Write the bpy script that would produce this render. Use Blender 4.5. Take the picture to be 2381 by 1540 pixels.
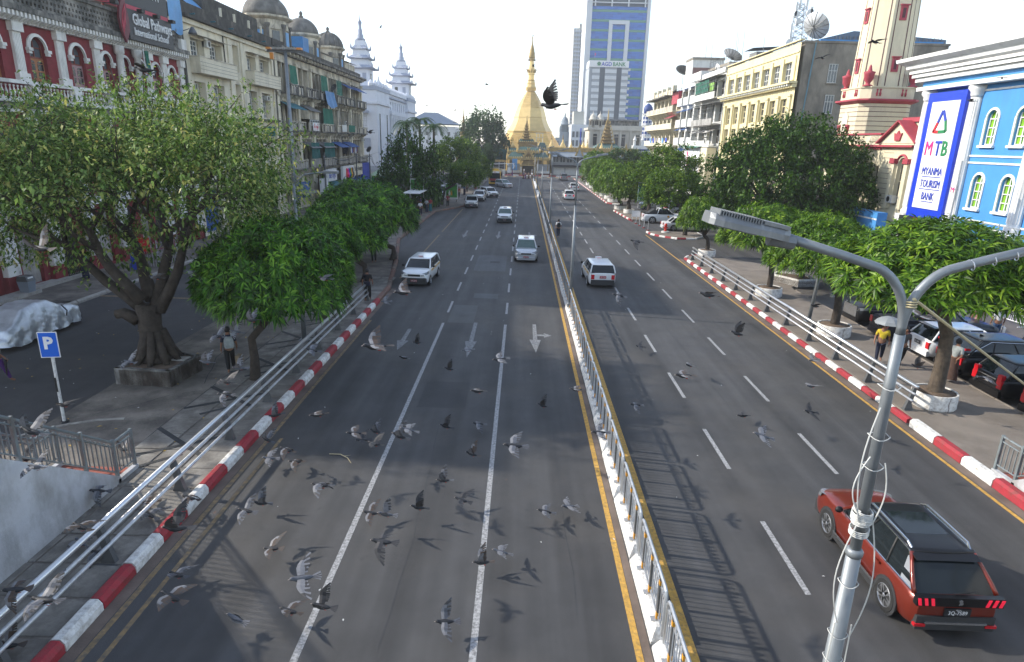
import bpy, bmesh, math, random
from mathutils import Vector, Matrix
random.seed(7)
R = random.Random(11)
for o in list(bpy.data.objects): bpy.data.objects.remove(o, do_unlink=True)
SC = bpy.context.scene
COL = SC.collection
PI = math.pi
# ------------------------------------------------------------------ camera
EYE = 8.6
FOC, VW, VH, ROLL = 1475.0, 2381.0, 1540.3, 0.027
PIT, YAW = math.radians(16.5996), math.radians(0.5448)
_c, _s, _cp, _sp = math.cos(YAW), math.sin(YAW), math.cos(PIT), math.sin(PIT)
_right = Vector((_c, _s, 0)); _fwd = Vector((-_s*_cp, _c*_cp, -_sp)); _up = Vector((-_s*_sp, _c*_sp, _cp))
cam_x = _right*math.cos(ROLL) + _up*math.sin(ROLL)
cam_y = -_right*math.sin(ROLL) + _up*math.cos(ROLL)
cam = bpy.data.cameras.new('camera'); camo = bpy.data.objects.new('camera', cam); COL.objects.link(camo)
m = Matrix.Identity(4)
for i in range(3):
    m[i][0] = cam_x[i]; m[i][1] = cam_y[i]; m[i][2] = -_fwd[i]
m[2][3] = EYE
camo.matrix_world = m
cam.sensor_width = 36.0; cam.lens = 36.0*FOC/VW; cam.clip_start = 0.05; cam.clip_end = 6000
SC.camera = camo
# ------------------------------------------------------------------ sky, sun, exposure
SUN_EL, SUN_AZ = math.radians(31), math.atan2(0.17, -0.985)   # direction towards the sun, in the ground plane
w = bpy.data.worlds.new('World'); SC.world = w; w.use_nodes = True
nt = w.node_tree; nt.nodes.clear()
sky = nt.nodes.new('ShaderNodeTexSky'); sky.sky_type = 'NISHITA'; sky.sun_disc = False
sky.sun_elevation = SUN_EL; sky.sun_rotation = PI/2 - SUN_AZ
sky.altitude = 20; sky.air_density = 1.0; sky.dust_density = 0.6; sky.ozone_density = 1.0
bg = nt.nodes.new('ShaderNodeBackground'); bg.inputs[1].default_value = 0.15
hsv = nt.nodes.new('ShaderNodeHueSaturation'); hsv.inputs['Saturation'].default_value = 0.75
wo = nt.nodes.new('ShaderNodeOutputWorld')
nt.links.new(sky.outputs[0], hsv.inputs['Color']); nt.links.new(hsv.outputs[0], bg.inputs[0]); nt.links.new(bg.outputs[0], wo.inputs[0])
sun = bpy.data.lights.new('sun', 'SUN'); suno = bpy.data.objects.new('sun', sun); COL.objects.link(suno)
sun.energy = 2.6; sun.angle = math.radians(1.1); sun.color = (1.0, 0.93, 0.82)
sd = Vector((math.cos(SUN_EL)*math.cos(SUN_AZ), math.cos(SUN_EL)*math.sin(SUN_AZ), math.sin(SUN_EL)))
suno.rotation_euler = sd.to_track_quat('Z', 'Y').to_euler()
SC.view_settings.view_transform = 'Standard'; SC.view_settings.look = 'None'
SC.view_settings.exposure = 1.25; SC.view_settings.gamma = 1.0
SC.cycles.max_bounces = 5; SC.cycles.diffuse_bounces = 3; SC.cycles.glossy_bounces = 2; SC.cycles.transmission_bounces = 2
SC.cycles.transparent_max_bounces = 6; SC.cycles.volume_bounces = 0; SC.cycles.caustics_reflective = False; SC.cycles.caustics_refractive = False
SC.cycles.use_denoising = True; SC.cycles.use_adaptive_sampling = True; SC.cycles.adaptive_threshold = 0.02
# ------------------------------------------------------------------ survey helpers: a view direction meets a known plane of the place
def ray(x, y):
    a, b = (x-VW/2)/FOC, (y-VH/2)/FOC
    return cam_x*a - cam_y*b + _fwd
def on_ground(x, y, z=0.0):
    r = ray(x, y); t = (z-EYE)/r.z; return Vector((r.x*t, r.y*t, z))
def on_x(x, y, X):
    r = ray(x, y); t = X/r.x; return Vector((X, r.y*t, EYE+r.z*t))
def on_y(x, y, Y):
    r = ray(x, y); t = Y/r.y; return Vector((r.x*t, Y, EYE+r.z*t))
# ------------------------------------------------------------------ materials
def hexc(h):
    h = h.lstrip('#'); out = []
    for i in (0, 2, 4):
        c = int(h[i:i+2], 16)/255
        out.append(c/12.92 if c <= .04045 else ((c+.055)/1.055)**2.4)
    return tuple(out)
MATS = {}
def _new(name):
    m = bpy.data.materials.new(name); m.use_nodes = True; MATS[name] = m
    n = m.node_tree.nodes; b = n['Principled BSDF']; return m, n, m.node_tree.links, b
def mat(name, col, rough=.8, metal=0., var=.12, sc=1.5, bump=0., bsc=30., dirt=None, damt=.5, dsc=.8, dstretch=.25, spec=.4, coat=0., island=0., emit=0.):
    """base colour varied by noise over the surface, optional streaky dirt and fine relief"""
    if isinstance(col, str): col = hexc(col)
    m, n, L, b = _new(name)
    b.inputs['Roughness'].default_value = rough; b.inputs['Metallic'].default_value = metal
    b.inputs['Specular IOR Level'].default_value = spec
    if coat: b.inputs['Coat Weight'].default_value = coat; b.inputs['Coat Roughness'].default_value = .05
    g = n.new('ShaderNodeNewGeometry')
    nz = n.new('ShaderNodeTexNoise'); nz.inputs['Scale'].default_value = sc; nz.inputs['Detail'].default_value = 5
    L.new(g.outputs['Position'], nz.inputs['Vector'])
    mr = n.new('ShaderNodeMapRange'); mr.inputs['From Min'].default_value = .25; mr.inputs['From Max'].default_value = .75
    mr.inputs['To Min'].default_value = 1-var; mr.inputs['To Max'].default_value = 1+var
    L.new(nz.outputs['Fac'], mr.inputs['Value'])
    mx = n.new('ShaderNodeMix'); mx.data_type = 'RGBA'; mx.blend_type = 'MULTIPLY'; mx.inputs['Factor'].default_value = 1
    mx.inputs['A'].default_value = (*col, 1); L.new(mr.outputs[0], mx.inputs['B'])
    out = mx.outputs['Result']
    if island:
        mr2 = n.new('ShaderNodeMapRange'); mr2.inputs['To Min'].default_value = 1-island; mr2.inputs['To Max'].default_value = 1+island
        L.new(g.outputs['Random Per Island'], mr2.inputs['Value'])
        mx2 = n.new('ShaderNodeMix'); mx2.data_type = 'RGBA'; mx2.blend_type = 'MULTIPLY'; mx2.inputs['Factor'].default_value = 1
        L.new(out, mx2.inputs['A']); L.new(mr2.outputs[0], mx2.inputs['B']); out = mx2.outputs['Result']
    if dirt:
        if isinstance(dirt, str): dirt = hexc(dirt)
        mp = n.new('ShaderNodeMapping'); mp.inputs['Scale'].default_value = (1, 1, dstretch)
        L.new(g.outputs['Position'], mp.inputs['Vector'])
        n2 = n.new('ShaderNodeTexNoise'); n2.inputs['Scale'].default_value = dsc; n2.inputs['Detail'].default_value = 8; n2.inputs['Roughness'].default_value = .68
        L.new(mp.outputs[0], n2.inputs['Vector'])
        cr = n.new('ShaderNodeMapRange'); cr.inputs['From Min'].default_value = .62-.3*damt; cr.inputs['From Max'].default_value = .78-.2*damt
        cr.inputs['To Max'].default_value = min(1, .45+.5*damt)
        L.new(n2.outputs['Fac'], cr.inputs['Value'])
        m3 = n.new('ShaderNodeMix'); m3.data_type = 'RGBA'; L.new(cr.outputs[0], m3.inputs['Factor']); L.new(out, m3.inputs['A'])
        m3.inputs['B'].default_value = (*dirt, 1); out = m3.outputs['Result']
    L.new(out, b.inputs['Base Color'])
    if bump:
        n3 = n.new('ShaderNodeTexNoise'); n3.inputs['Scale'].default_value = bsc; n3.inputs['Detail'].default_value = 3
        L.new(g.outputs['Position'], n3.inputs['Vector'])
        bp = n.new('ShaderNodeBump'); bp.inputs['Strength'].default_value = bump; bp.inputs['Distance'].default_value = .02
        L.new(n3.outputs['Fac'], bp.inputs['Height']); L.new(bp.outputs[0], b.inputs['Normal'])
    if emit: b.inputs['Emission Color'].default_value = (*col, 1); b.inputs['Emission Strength'].default_value = emit
    return m
def leafmat(name, cols, transl=.35, rough=.45, sc=.9):
    """leaf colour differs leaf by leaf and clump by clump"""
    m, n, L, b = _new(name)
    g = n.new('ShaderNodeNewGeometry')
    nz = n.new('ShaderNodeTexNoise'); nz.inputs['Scale'].default_value = sc; nz.inputs['Detail'].default_value = 2
    L.new(g.outputs['Position'], nz.inputs['Vector'])
    ad = n.new('ShaderNodeMath'); ad.operation = 'MULTIPLY_ADD'; ad.inputs[1].default_value = .6; 
    L.new(nz.outputs['Fac'], ad.inputs[0])
    ml = n.new('ShaderNodeMath'); ml.operation = 'MULTIPLY'; ml.inputs[1].default_value = .5
    L.new(g.outputs['Random Per Island'], ml.inputs[0]); L.new(ml.outputs[0], ad.inputs[2])
    cr = n.new('ShaderNodeValToRGB'); e = cr.color_ramp.elements
    pos = [i/(len(cols)-1) for i in range(len(cols))]
    while len(e) < len(cols): e.new(.5)
    for i, c in enumerate(cols):
        e[i].position = .18+.66*pos[i]; e[i].color = (*(hexc(c) if isinstance(c, str) else c), 1)
    L.new(ad.outputs[0], cr.inputs[0]); L.new(cr.outputs[0], b.inputs['Base Color'])
    b.inputs['Roughness'].default_value = rough; b.inputs['Specular IOR Level'].default_value = .22
    tr = n.new('ShaderNodeBsdfTranslucent'); L.new(cr.outputs[0], tr.inputs['Color'])
    ms = n.new('ShaderNodeMixShader'); ms.inputs[0].default_value = transl
    L.new(b.outputs[0], ms.inputs[1]); L.new(tr.outputs[0], ms.inputs[2]); L.new(ms.outputs[0], n['Material Output'].inputs[0])
    return m
# ------------------------------------------------------------------ mesh building
class MB:
    def __init__(s): s.v = []; s.f = []; s.mi = []; s.k = 0
    def add(s, vs, fs):
        o = len(s.v); s.v += [tuple(p) for p in vs]; s.f += [tuple(i+o for i in q) for q in fs]; s.mi += [s.k]*len(fs); return s
    def box(s, x0, x1, y0, y1, z0, z1):
        return s.add([(x0,y0,z0),(x1,y0,z0),(x1,y1,z0),(x0,y1,z0),(x0,y0,z1),(x1,y0,z1),(x1,y1,z1),(x0,y1,z1)],
                     [(3,2,1,0),(4,5,6,7),(0,1,5,4),(1,2,6,5),(2,3,7,6),(3,0,4,7)])
    def cbox(s, c, d): return s.box(c[0]-d[0]/2, c[0]+d[0]/2, c[1]-d[1]/2, c[1]+d[1]/2, c[2]-d[2]/2, c[2]+d[2]/2)
    def bbox(s, x0, x1, y0, y1, z0, z1, b=.03):
        """box with chamfered top and vertical edges"""
        def ring(i, z): return [(x0+i,y0+b,z),(x0+b,y0+i,z),(x1-b,y0+i,z),(x1-i,y0+b,z),(x1-i,y1-b,z),(x1-b,y1-i,z),(x0+b,y1-i,z),(x0+i,y1-b,z)]
        r = [ring(0,z0), ring(0,z1-b), [(x0+b,y0+b,z1)]*2+[(x1-b,y0+b,z1)]*2+[(x1-b,y1-b,z1)]*2+[(x0+b,y1-b,z1)]*2]
        return s.loft(r, cap=True)
    def loft(s, rings, cap=True, close=True):
        n = len(rings[0]); vs = [p for r in rings for p in r]; fs = []
        for i in range(len(rings)-1):
            for j in range(n if close else n-1):
                a = i*n+j; b = i*n+(j+1) % n; fs.append((a, b, b+n, a+n))
        if cap: fs.append(tuple(range(n-1, -1, -1))); k = (len(rings)-1)*n; fs.append(tuple(range(k, k+n)))
        return s.add(vs, fs)
    def prism(s, poly, axis, a, b):
        """poly in the two other axes (order x,y,z without axis), extruded from a to b"""
        def P(p, t): return (t, p[0], p[1]) if axis == 'x' else ((p[0], t, p[1]) if axis == 'y' else (p[0], p[1], t))
        return s.loft([[P(p, a) for p in poly], [P(p, b) for p in poly]])
    def tube(s, pts, rad, n=8, cap=True):
        pts = [Vector(p) for p in pts]; rings = []; N = len(pts)
        rads = rad if isinstance(rad, (list, tuple)) else [rad]*N
        prev = None
        for i, p in enumerate(pts):
            t = (pts[min(i+1, N-1)]-pts[max(i-1, 0)]).normalized()
            if prev is None:
                up = Vector((0,0,1)) if abs(t.z) < .9 else Vector((1,0,0)); u = t.cross(up).normalized()
            else: u = (prev - t*prev.dot(t)).normalized()
            prev = u; w = t.cross(u)
            rings.append([p+(u*math.cos(2*PI*k/n)+w*math.sin(2*PI*k/n))*rads[i] for k in range(n)])
        return s.loft(rings, cap)
    def lathe(s, prof, c=(0,0), n=16, ph=0., sx=1., sy=1., cap=True):
        return s.loft([[(c[0]+sx*r*math.cos(2*PI*k/n+ph), c[1]+sy*r*math.sin(2*PI*k/n+ph), z) for k in range(n)] for r, z in prof], cap)
    def quad(s, a, b, c, d): return s.add([a,b,c,d], [(0,1,2,3)])
    def ball(s, c, r, n=8, m=6, sx=1, sy=1, sz=1):
        return s.lathe([(max(.001, r*math.sin(PI*i/m)), c[2]-sz*r*math.cos(PI*i/m)) for i in range(m+1)], c, n, 0, sx, sy)
    def xf(s, M, start=0):
        s.v = s.v[:start]+[tuple(M @ Vector(p)) for p in s.v[start:]]; return s
    def mesh(s, name, mats=None, smooth=False):
        me = bpy.data.meshes.new(name); me.from_pydata(s.v, [], s.f)
        for mt in (mats if isinstance(mats, (list, tuple)) else [mats]) if mats else []: me.materials.append(MATS[mt] if isinstance(mt, str) else mt)
        if s.k or any(s.mi): me.polygons.foreach_set('material_index', s.mi)
        if smooth:
            if smooth is True: me.polygons.foreach_set('use_smooth', [True]*len(me.polygons))
            else: me.polygons.foreach_set('use_smooth', [True]*len(me.polygons)); me.set_sharp_from_angle(angle=smooth)
        me.update(); return me
def link(name, data, parent=None, loc=None, rot=None):
    o = bpy.data.objects.new(name, data); COL.objects.link(o)
    if parent is not None:
        o.parent = parent
        if parent.get('_w') and parent.parent is None: o.matrix_parent_inverse = Matrix.Translation(-Vector(parent.location))
    if loc is not None: o.location = loc
    if rot is not None: o.rotation_euler = rot
    return o
def obj(name, mb, mats, parent=None, smooth=False, loc=None, rot=None):
    return link(name, mb.mesh(name, mats, smooth) if isinstance(mb, MB) else mb, parent, loc, rot)
def bx(name, mats, parent, x0, x1, y0, y1, z0, z1): return obj(name, MB().box(x0,x1,y0,y1,z0,z1), mats, parent)
def tag(o, label, cat, group=None, kind=None):
    if label: o['label'] = label
    if cat: o['category'] = cat
    if group: o['group'] = group
    if kind: o['kind'] = kind
    return o
def thing(name, label, cat, loc=(0,0,0), rz=0., group=None, world=False):
    """an Empty at the base of a thing; with world=True its parts are given in place coordinates"""
    o = bpy.data.objects.new(name, None); COL.objects.link(o); o.location = loc; o.rotation_euler = (0,0,rz); o.empty_display_size = .2
    if world: o['_w'] = 1
    return tag(o, label, cat, group)
def struct(name, mb, mats, smooth=False): return tag(obj(name, mb, mats, None, smooth), None, None, None, 'structure')
def copy_tree(o, parent=None):
    c = o.copy(); COL.objects.link(c); c.parent = parent
    if parent is not None: c.matrix_parent_inverse = o.matrix_parent_inverse.copy()
    for ch in o.children: copy_tree(ch, c)
    return c
def place(o, loc, rz=0., label=None, sc=None):
    o.location = loc; o.rotation_euler = (0,0,rz)
    if label: o['label'] = label
    if sc: o.scale = (sc,sc,sc) if not isinstance(sc, tuple) else sc
    return o
def text(name, body, size, mats, parent, origin, xdir, zdir, depth=.02, align='LEFT', space=1., sx=1., bold=0.):
    """raised lettering, built in place: xdir is the reading direction, zdir is up"""
    cu = bpy.data.curves.new(name, 'FONT'); cu.body = body; cu.size = size; cu.align_x = align; cu.extrude = depth; cu.space_character = space; cu.offset = bold
    cu.resolution_u = 2; cu.materials.append(MATS[mats])
    tmp = bpy.data.objects.new(name, cu); COL.objects.link(tmp)
    me = bpy.data.meshes.new_from_object(tmp); bpy.data.objects.remove(tmp, do_unlink=True)
    o = link(name, me, parent)
    x = Vector(xdir).normalized(); y = Vector(zdir).normalized(); z = x.cross(y)
    M = Matrix.Identity(4)
    for i in range(3): M[i][0] = x[i]*sx; M[i][1] = y[i]; M[i][2] = z[i]; M[i][3] = origin[i]
    o.matrix_basis = M
    return o
# ================================================================== ground, road, pavements
def asphalt(name, base, spot=.35, warm=(.115,.098,.085), lane=1.0):
    m, n, L, b = _new(name)
    g = n.new('ShaderNodeNewGeometry')
    def noise(scale, vec=None, det=4, rough=.5):
        z = n.new('ShaderNodeTexNoise'); z.inputs['Scale'].default_value = scale; z.inputs['Detail'].default_value = det; z.inputs['Roughness'].default_value = rough
        L.new(vec or g.outputs['Position'], z.inputs['Vector']); return z.outputs['Fac']
    def rng(v, a, b_, c, d):
        r = n.new('ShaderNodeMapRange'); r.inputs['From Min'].default_value = a; r.inputs['From Max'].default_value = b_
        r.inputs['To Min'].default_value = c; r.inputs['To Max'].default_value = d; L.new(v, r.inputs['Value']); return r.outputs[0]
    def mix(f, a, b_, bt='MIX'):
        x = n.new('ShaderNodeMix'); x.data_type = 'RGBA'; x.blend_type = bt
        for s, v in (('Factor', f), ('A', a), ('B', b_)):
            if isinstance(v, (int, float)): x.inputs[s].default_value = v if s == 'Factor' else (v,v,v,1)
            elif isinstance(v, tuple): x.inputs[s].default_value = (*v, 1)
            else: L.new(v, x.inputs[s])
        return x.outputs['Result']
    mp = n.new('ShaderNodeMapping'); mp.inputs['Scale'].default_value = (1.0, .045, 1); L.new(g.outputs['Position'], mp.inputs['Vector'])
    c = mix(1.0, base, rng(noise(1.3, mp.outputs[0], 3), .3, .7, 1-.38*lane, 1+.42*lane), 'MULTIPLY')      # tyre-worn bands along the road
    c = mix(rng(noise(.22, None, 5, .6), .48, .7, 0, .85), c, warm)                                      # dusty warm areas
    c = mix(1.0, c, rng(noise(90, None, 3, .7), .3, .7, 1-spot, 1+spot), 'MULTIPLY')                        # aggregate
    c = mix(1.0, c, rng(noise(.9, None, 6, .65), .3, .7, .82, 1.15), 'MULTIPLY')
    v = n.new('ShaderNodeTexVoronoi'); v.inputs['Scale'].default_value = 55; L.new(g.outputs['Position'], v.inputs['Vector'])
    c = mix(rng(v.outputs['Distance'], .05, .16, .32, 0), c, (.3,.29,.28))                                 # pale stones
    st = n.new('ShaderNodeMapping'); st.inputs['Scale'].default_value = (1, .55, 1); L.new(g.outputs['Position'], st.inputs['Vector'])
    c = mix(rng(noise(1.9, st.outputs[0], 5, .7), .68, .75, 0, .38), c, (.24,.1,.06))                      # rusty red stains
    c = mix(rng(noise(1.15, None, 3, .6), .685, .75, 0, .55), c, (.028,.028,.03))                          # oil patches
    L.new(c, b.inputs['Base Color']); b.inputs['Roughness'].default_value = .78; b.inputs['Specular IOR Level'].default_value = .45
    bp = n.new('ShaderNodeBump'); bp.inputs['Strength'].default_value = .5; bp.inputs['Distance'].default_value = .012
    L.new(noise(110, None, 2), bp.inputs['Height']); L.new(bp.outputs[0], b.inputs['Normal'])
    return m
asphalt('asphalt', (.05,.0497,.0505), .5, (.07,.065,.06))
asphalt('asphalt_lot', (.045,.045,.048), .22, (.08,.075,.07), .3)
asphalt('asphalt_right', (.1,.09,.08), .2, (.13,.112,.095), .3)
asphalt('patch_dark', (.036,.036,.038), .3, (.06,.056,.052), .4)
asphalt('patch_pale', (.072,.075,.08), .25, (.085,.083,.08), .5)
mat('dirt_ground', (.17,.15,.13), .9, var=.3, sc=.4)
mat('paving_left', (.2,.176,.15), .9, var=.35, sc=.8, bump=.6, bsc=18, dirt=(.075,.068,.062), damt=.8, dsc=.9, dstretch=1)
mat('slab', (.24,.225,.2), .85, var=.35, sc=2.6, bump=.5, bsc=14, dirt=(.12,.108,.095), damt=.8, dsc=1.6, dstretch=1)
mat('inlay', (.038,.04,.043), .75, var=.3, sc=4)
mat('paving_right', (.2,.172,.145), .88, var=.16, sc=1.1, bump=.5, bsc=22, dirt=(.13,.11,.09), damt=.5, dsc=.7, dstretch=1)
mat('white_paint', (.62,.62,.6), .7, var=.12, sc=9, dirt=(.2,.19,.18), damt=.38, dsc=14, dstretch=1)
mat('road_white', (.37,.37,.37), .75, var=.2, sc=14, dirt=(.09,.09,.09), damt=.72, dsc=16, dstretch=1)
mat('road_white_worn', (.24,.245,.25), .75, var=.25, sc=10, dirt=(.07,.07,.072), damt=.75, dsc=9, dstretch=1)
mat('road_yellow', (.52,.3,.06), .75, var=.25, sc=8, dirt=(.16,.12,.07), damt=.55, dsc=12, dstretch=1)
mat('road_yellow_worn', (.28,.19,.09), .8, var=.3, sc=6, dirt=(.1,.09,.08), damt=.8, dsc=7, dstretch=1)
mat('kerb_white', (.7,.69,.66), .8, var=.12, sc=5, bump=.6, bsc=25, dirt=(.26,.22,.18), damt=.52, dsc=7, dstretch=1)
mat('kerb_red', (.33,.03,.042), .7, var=.15, sc=5, bump=.4, bsc=25, dirt=(.16,.06,.05), damt=.5, dsc=6, dstretch=1)
mat('kerb_faded', (.2,.11,.085), .85, var=.3, sc=2.5, bump=.5, bsc=20, dirt=(.1,.085,.075), damt=.6, dsc=4, dstretch=1)
mat('gutter', (.15,.115,.095), .9, var=.35, sc=1.5, bump=.4, bsc=20)
mat('concrete', (.36,.34,.31), .9, var=.2, sc=1.5, bump=.4, bsc=20, dirt=(.14,.125,.11), damt=.55, dsc=1.5, dstretch=.4)
mat('galv', (.42,.44,.46), .45, .55, var=.15, sc=4, dirt=(.2,.2,.2), damt=.35, dsc=5, dstretch=.3)
mat('steel_dark', (.13,.135,.14), .5, .5, var=.15, sc=6)
mat('steel_pale', (.55,.57,.6), .4, .5, var=.12, sc=5, dirt=(.3,.28,.26), damt=.4, dsc=6, dstretch=1)
mat('rail_silver', (.66,.68,.7), .3, .75, var=.06, sc=4)
mat('orange', (.6,.28,.02), .6, var=.15)

gr = struct('ground', MB().box(-600,600,-100,1400,-.5,-.03), 'dirt_ground')
road = struct('road', MB().add([(-11.2,-20,0),(31,-20,0),(31,330,0),(-11.2,330,0)], [(0,1,2,3)]), 'asphalt')
lot_l = struct('service_road', MB().add([(-24,-20,-.004),(-11.2,-20,-.004),(-11.2,330,-.004),(-24,330,-.004)], [(0,1,2,3)]), 'asphalt_lot')
lot_r = struct('parking_lot', MB().add([(17.3,-20,.004),(29,-20,.004),(29,51,.004),(17.3,51,.004)], [(0,1,2,3)]), 'asphalt_right')
def slab_poly(name, poly, z1, m, z0=-.02):
    return struct(name, MB().prism(poly, 'z', z0, z1), m)
pv_l = slab_poly('pavement_left', [(-14.05,-20),(-7.85,-20),(-7.8,36.6),(-10.85,55.6),(-10.8,79.4),(-8.0,86.8),(-8,165),(-14,165),(-14,60),(-14.3,24.5),(-14.05,20)], .14, 'paving_left')
pv_f = slab_poly('pavement_shopfront', [(-27.6,-20),(-22.8,-20),(-22.8,170),(-27.6,170)], .14, 'paving_left')
pv_r = slab_poly('pavement_right', [(13.15,-20),(17.3,-20),(17.3,39.2),(17.5,40.2),(19.3,41.5),(19.4,44.5),(18.4,48.4),(15.9,51.8),(14,51.6),(13.35,50.6)], .14, 'paving_right')
isl = slab_poly('pavement_island', [(13.1,64.9),(13.6,63),(15.1,61.5),(17,61.7),(18.2,63.2),(18.2,66),(13.1,66)], .14, 'paving_right')
pv_r2 = slab_poly('pavement_far', [(13.1,76.2),(12.6,87),(14,88.5),(20,88.5),(20,76.2)], .14, 'paving_right')
pv_r3 = slab_poly('pavement_planters', [(13.1,97.6),(14.6,96.2),(20,96.2),(20,165),(13.1,165)], .14, 'paving_right')
pv_rf = slab_poly('pavement_frontage', [(29,-20),(31.6,-20),(31.6,170),(29,170)], .14, 'paving_right')
# stone slabs of the left pavement, each one a piece
sm = MB().bbox(-.44,.44,-.47,.47,0,.02,.012).mesh('paving_slab', 'slab')
k = 0
for j in range(0, 36):
    for i in range(3):
        y = 7.4+j*.99; x = -10.15+i*.93
        if y > 40: continue
        link('paving_slab', sm, pv_l, (x+R.uniform(-.01,.01), y, .138+R.uniform(-.003,.006)), (R.uniform(-.006,.006), R.uniform(-.006,.006), R.uniform(-.012,.012)))
def strip(p, q, w, z, m, parent, name):
    p, q = Vector((*p, z)), Vector((*q, z)); d = (q-p).normalized(); nrm = Vector((-d.y, d.x, 0))*w/2
    h = Vector((0,0,.006))
    mb = MB().loft([[p-nrm, p+nrm, p+nrm+h, p-nrm+h], [q-nrm, q+nrm, q+nrm+h, q-nrm+h]])
    return obj(name, mb, m, parent)
for j in range(6):                                          # charcoal inlay bars set in the slabs
    y = 15.2+j*3.35
    strip((-10.6, y), (-8.5, y+1.5), .15, .162, 'inlay', pv_l, 'inlay_bar')
    strip((-10.6, y+1.9), (-8.6, y+.35), .15, .1625, 'inlay', pv_l, 'inlay_bar')
    strip((-9.9, y-.4), (-9.1, y+.35), .13, .163, 'inlay', pv_l, 'inlay_bar')
# ---- painted markings (children of the road)
def mark(name, x0, x1, y0, y1, m='road_white', z=.004): return obj(name, MB().add([(x0,y0,z),(x1,y0,z),(x1,y1,z),(x0,y1,z)], [(0,1,2,3)]), m, road)
mark('lane_line', -3.73,-3.6, -5,29.9); mark('lane_line', -.68,-.55, -5,29.9)
for j in range(26):
    y = 31.9+j*5.02
    mark('lane_dash', -3.73,-3.61, y, y+2.4); mark('lane_dash', -.68,-.56, y, y+2.4)
for j in range(-1, 28):
    y = 10.85+j*5.14
    if y+2.6 > 0: mark('lane_dash', 5.96,6.08, y, y+2.58); mark('lane_dash', 8.92,9.04, y+5.05-5.14, y+5.05-5.14+2.55)
mark('edge_line', 2.24,2.37, -5,160, 'road_yellow'); mark('edge_line', 3.18,3.35, -5,160, 'road_yellow')
mark('edge_line', 12.47,12.58, -5,64, 'road_yellow', .0042)
mark('edge_line', -7.32,-7.2, -5,30, 'road_yellow_worn'); mark('edge_line', -6.95,-6.85, -5,17, 'road_yellow_worn')
mark('bus_bay_line', -7.75,-7.62, 40,60, 'road_yellow_worn'); mark('bus_bay_line', -7.75,-7.62, 62,84, 'road_yellow_worn')
mark('gutter', -7.62,-7.34, -5,37, 'gutter', .003); mark('gutter', 12.62,12.9, -5,50.5, 'gutter', .003)
mark('gutter', 2.38,2.53, -5,160, 'gutter', .003)
mark('parking_line', -24.0,-15, 33.1,33.35, 'road_yellow_worn', .002)
def arrow(x, y0, y1, br=False, z=.005):
    h = (y1-y0)*.42; b = MB()
    b.add([(x,y0,z),(x+.26,y0+h,z),(x+.1,y0+h,z),(x+.085,y1,z),(x-.085,y1,z),(x-.1,y0+h,z),(x-.26,y0+h,z)], [(0,1,2,5,6),(2,3,4,5)])
    if br:
        yb = y1-(y1-y0)*.42
        b.add([(x+.085,yb-.12,z),(x+.42,yb-.12,z),(x+.42,yb-.36,z),(x+.78,yb+.02,z),(x+.42,yb+.4,z),(x+.42,yb+.14,z),(x+.085,yb+.14,z)], [(0,1,5,6),(1,2,3,4,5)])
    obj('lane_arrow', b, 'road_white_worn', road)
arrow(-5.1,25.5,28.7); arrow(-2.08,24.8,30.1); arrow(.8,25.7,30.1, True)
arrow(-5.3,58.4,63.5); arrow(-2.12,58.4,63.5); arrow(.85,58.6,63.5, True)
for i, (x0,x1,y0,y1,m_) in enumerate(((-3.2,-1.0,43.2,49.5,'patch_pale'),(-2.6,-1.2,35.2,36.4,'patch_pale'),(-3.5,-2.2,30,33.5,'patch_pale'),(-3.3,-1.7,19.6,22.0,'patch_dark'),(-1.9,-.9,70,82,'patch_pale'),(4.1,5.3,60,64,'patch_dark'))):
    mark('road_patch', x0,x1,y0,y1, m_, .0018+i*.00005)
mark('manhole_cover', -2.2,-1.5,46.2,47.0,'patch_dark',.0035)
for j in range(14): mark('zebra_bar', -9+j*2.2, -8.3+j*2.2, 166.5, 171.5, 'road_yellow_worn')
# ---- kerbs: one stone after another along a line
def kerb(name, pts, L0, cols, wid=.27, hgt=.2, z=0.):
    root = thing(name, None, None, (pts[0][0], pts[0][1], 0), world=True); root['kind'] = 'structure'
    k = 0; rest = 0
    for a, b in zip(pts, pts[1:]):
        a, b = Vector((*a,0)), Vector((*b,0)); d = b-a; n = max(1, round(d.length/L0)); st = d/n; nr = Vector((-d.y, d.x,0)).normalized()
        for i in range(n):
            p, q = a+st*i+st*.012, a+st*(i+1)-st*.012
            prof = [(-wid/2,z-.01),(-wid/2,z+hgt*.62),(-wid/2+.07,z+hgt),(wid/2-.07,z+hgt),(wid/2,z+hgt*.75),(wid/2,z-.01)]
            jz = R.uniform(-.008,.008)
            rings = [[e+nr*u+Vector((0,0,h+jz)) for u, h in prof] for e in (p, q)]
            obj('kerb_stone', MB().loft(rings), cols[k % len(cols)], root); k += 1
    return root
kerb('kerb_left', [(-7.74,4.6),(-7.72,33.6)], 1.02, ['kerb_white','kerb_red'], .29, .24)
kerb('kerb_bus_bay', [(-7.74,33.7),(-7.8,37),(-9.0,45.5),(-10.8,56),(-10.75,79.4),(-9.4,83),(-7.9,86.8),(-7.9,110)], 1.6, ['kerb_faded','kerb_faded','gutter'], .28, .2)
kerb('kerb_right_low', [(13.08,19.5),(13.14,50.2),(13.6,51.2),(14.6,51.8),(16,51.95)], 1.0, ['kerb_red','kerb_white'], .24, .17)
kerb('kerb_right_high', [(13.08,6.5),(13.08,19.3)], 1.28, ['kerb_red','kerb_white'], .32, .27)
kerb('kerb_island', [(13.0,65.8),(13.1,64.2),(13.7,62.9),(15.1,61.4),(16.8,61.6)], .75, ['kerb_white','kerb_red'], .2, .17)
kerb('kerb_island_back', [(16.9,61.6),(18.2,63.2),(18.2,65.9)], 1.2, ['kerb_white'], .2, .17)
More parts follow.
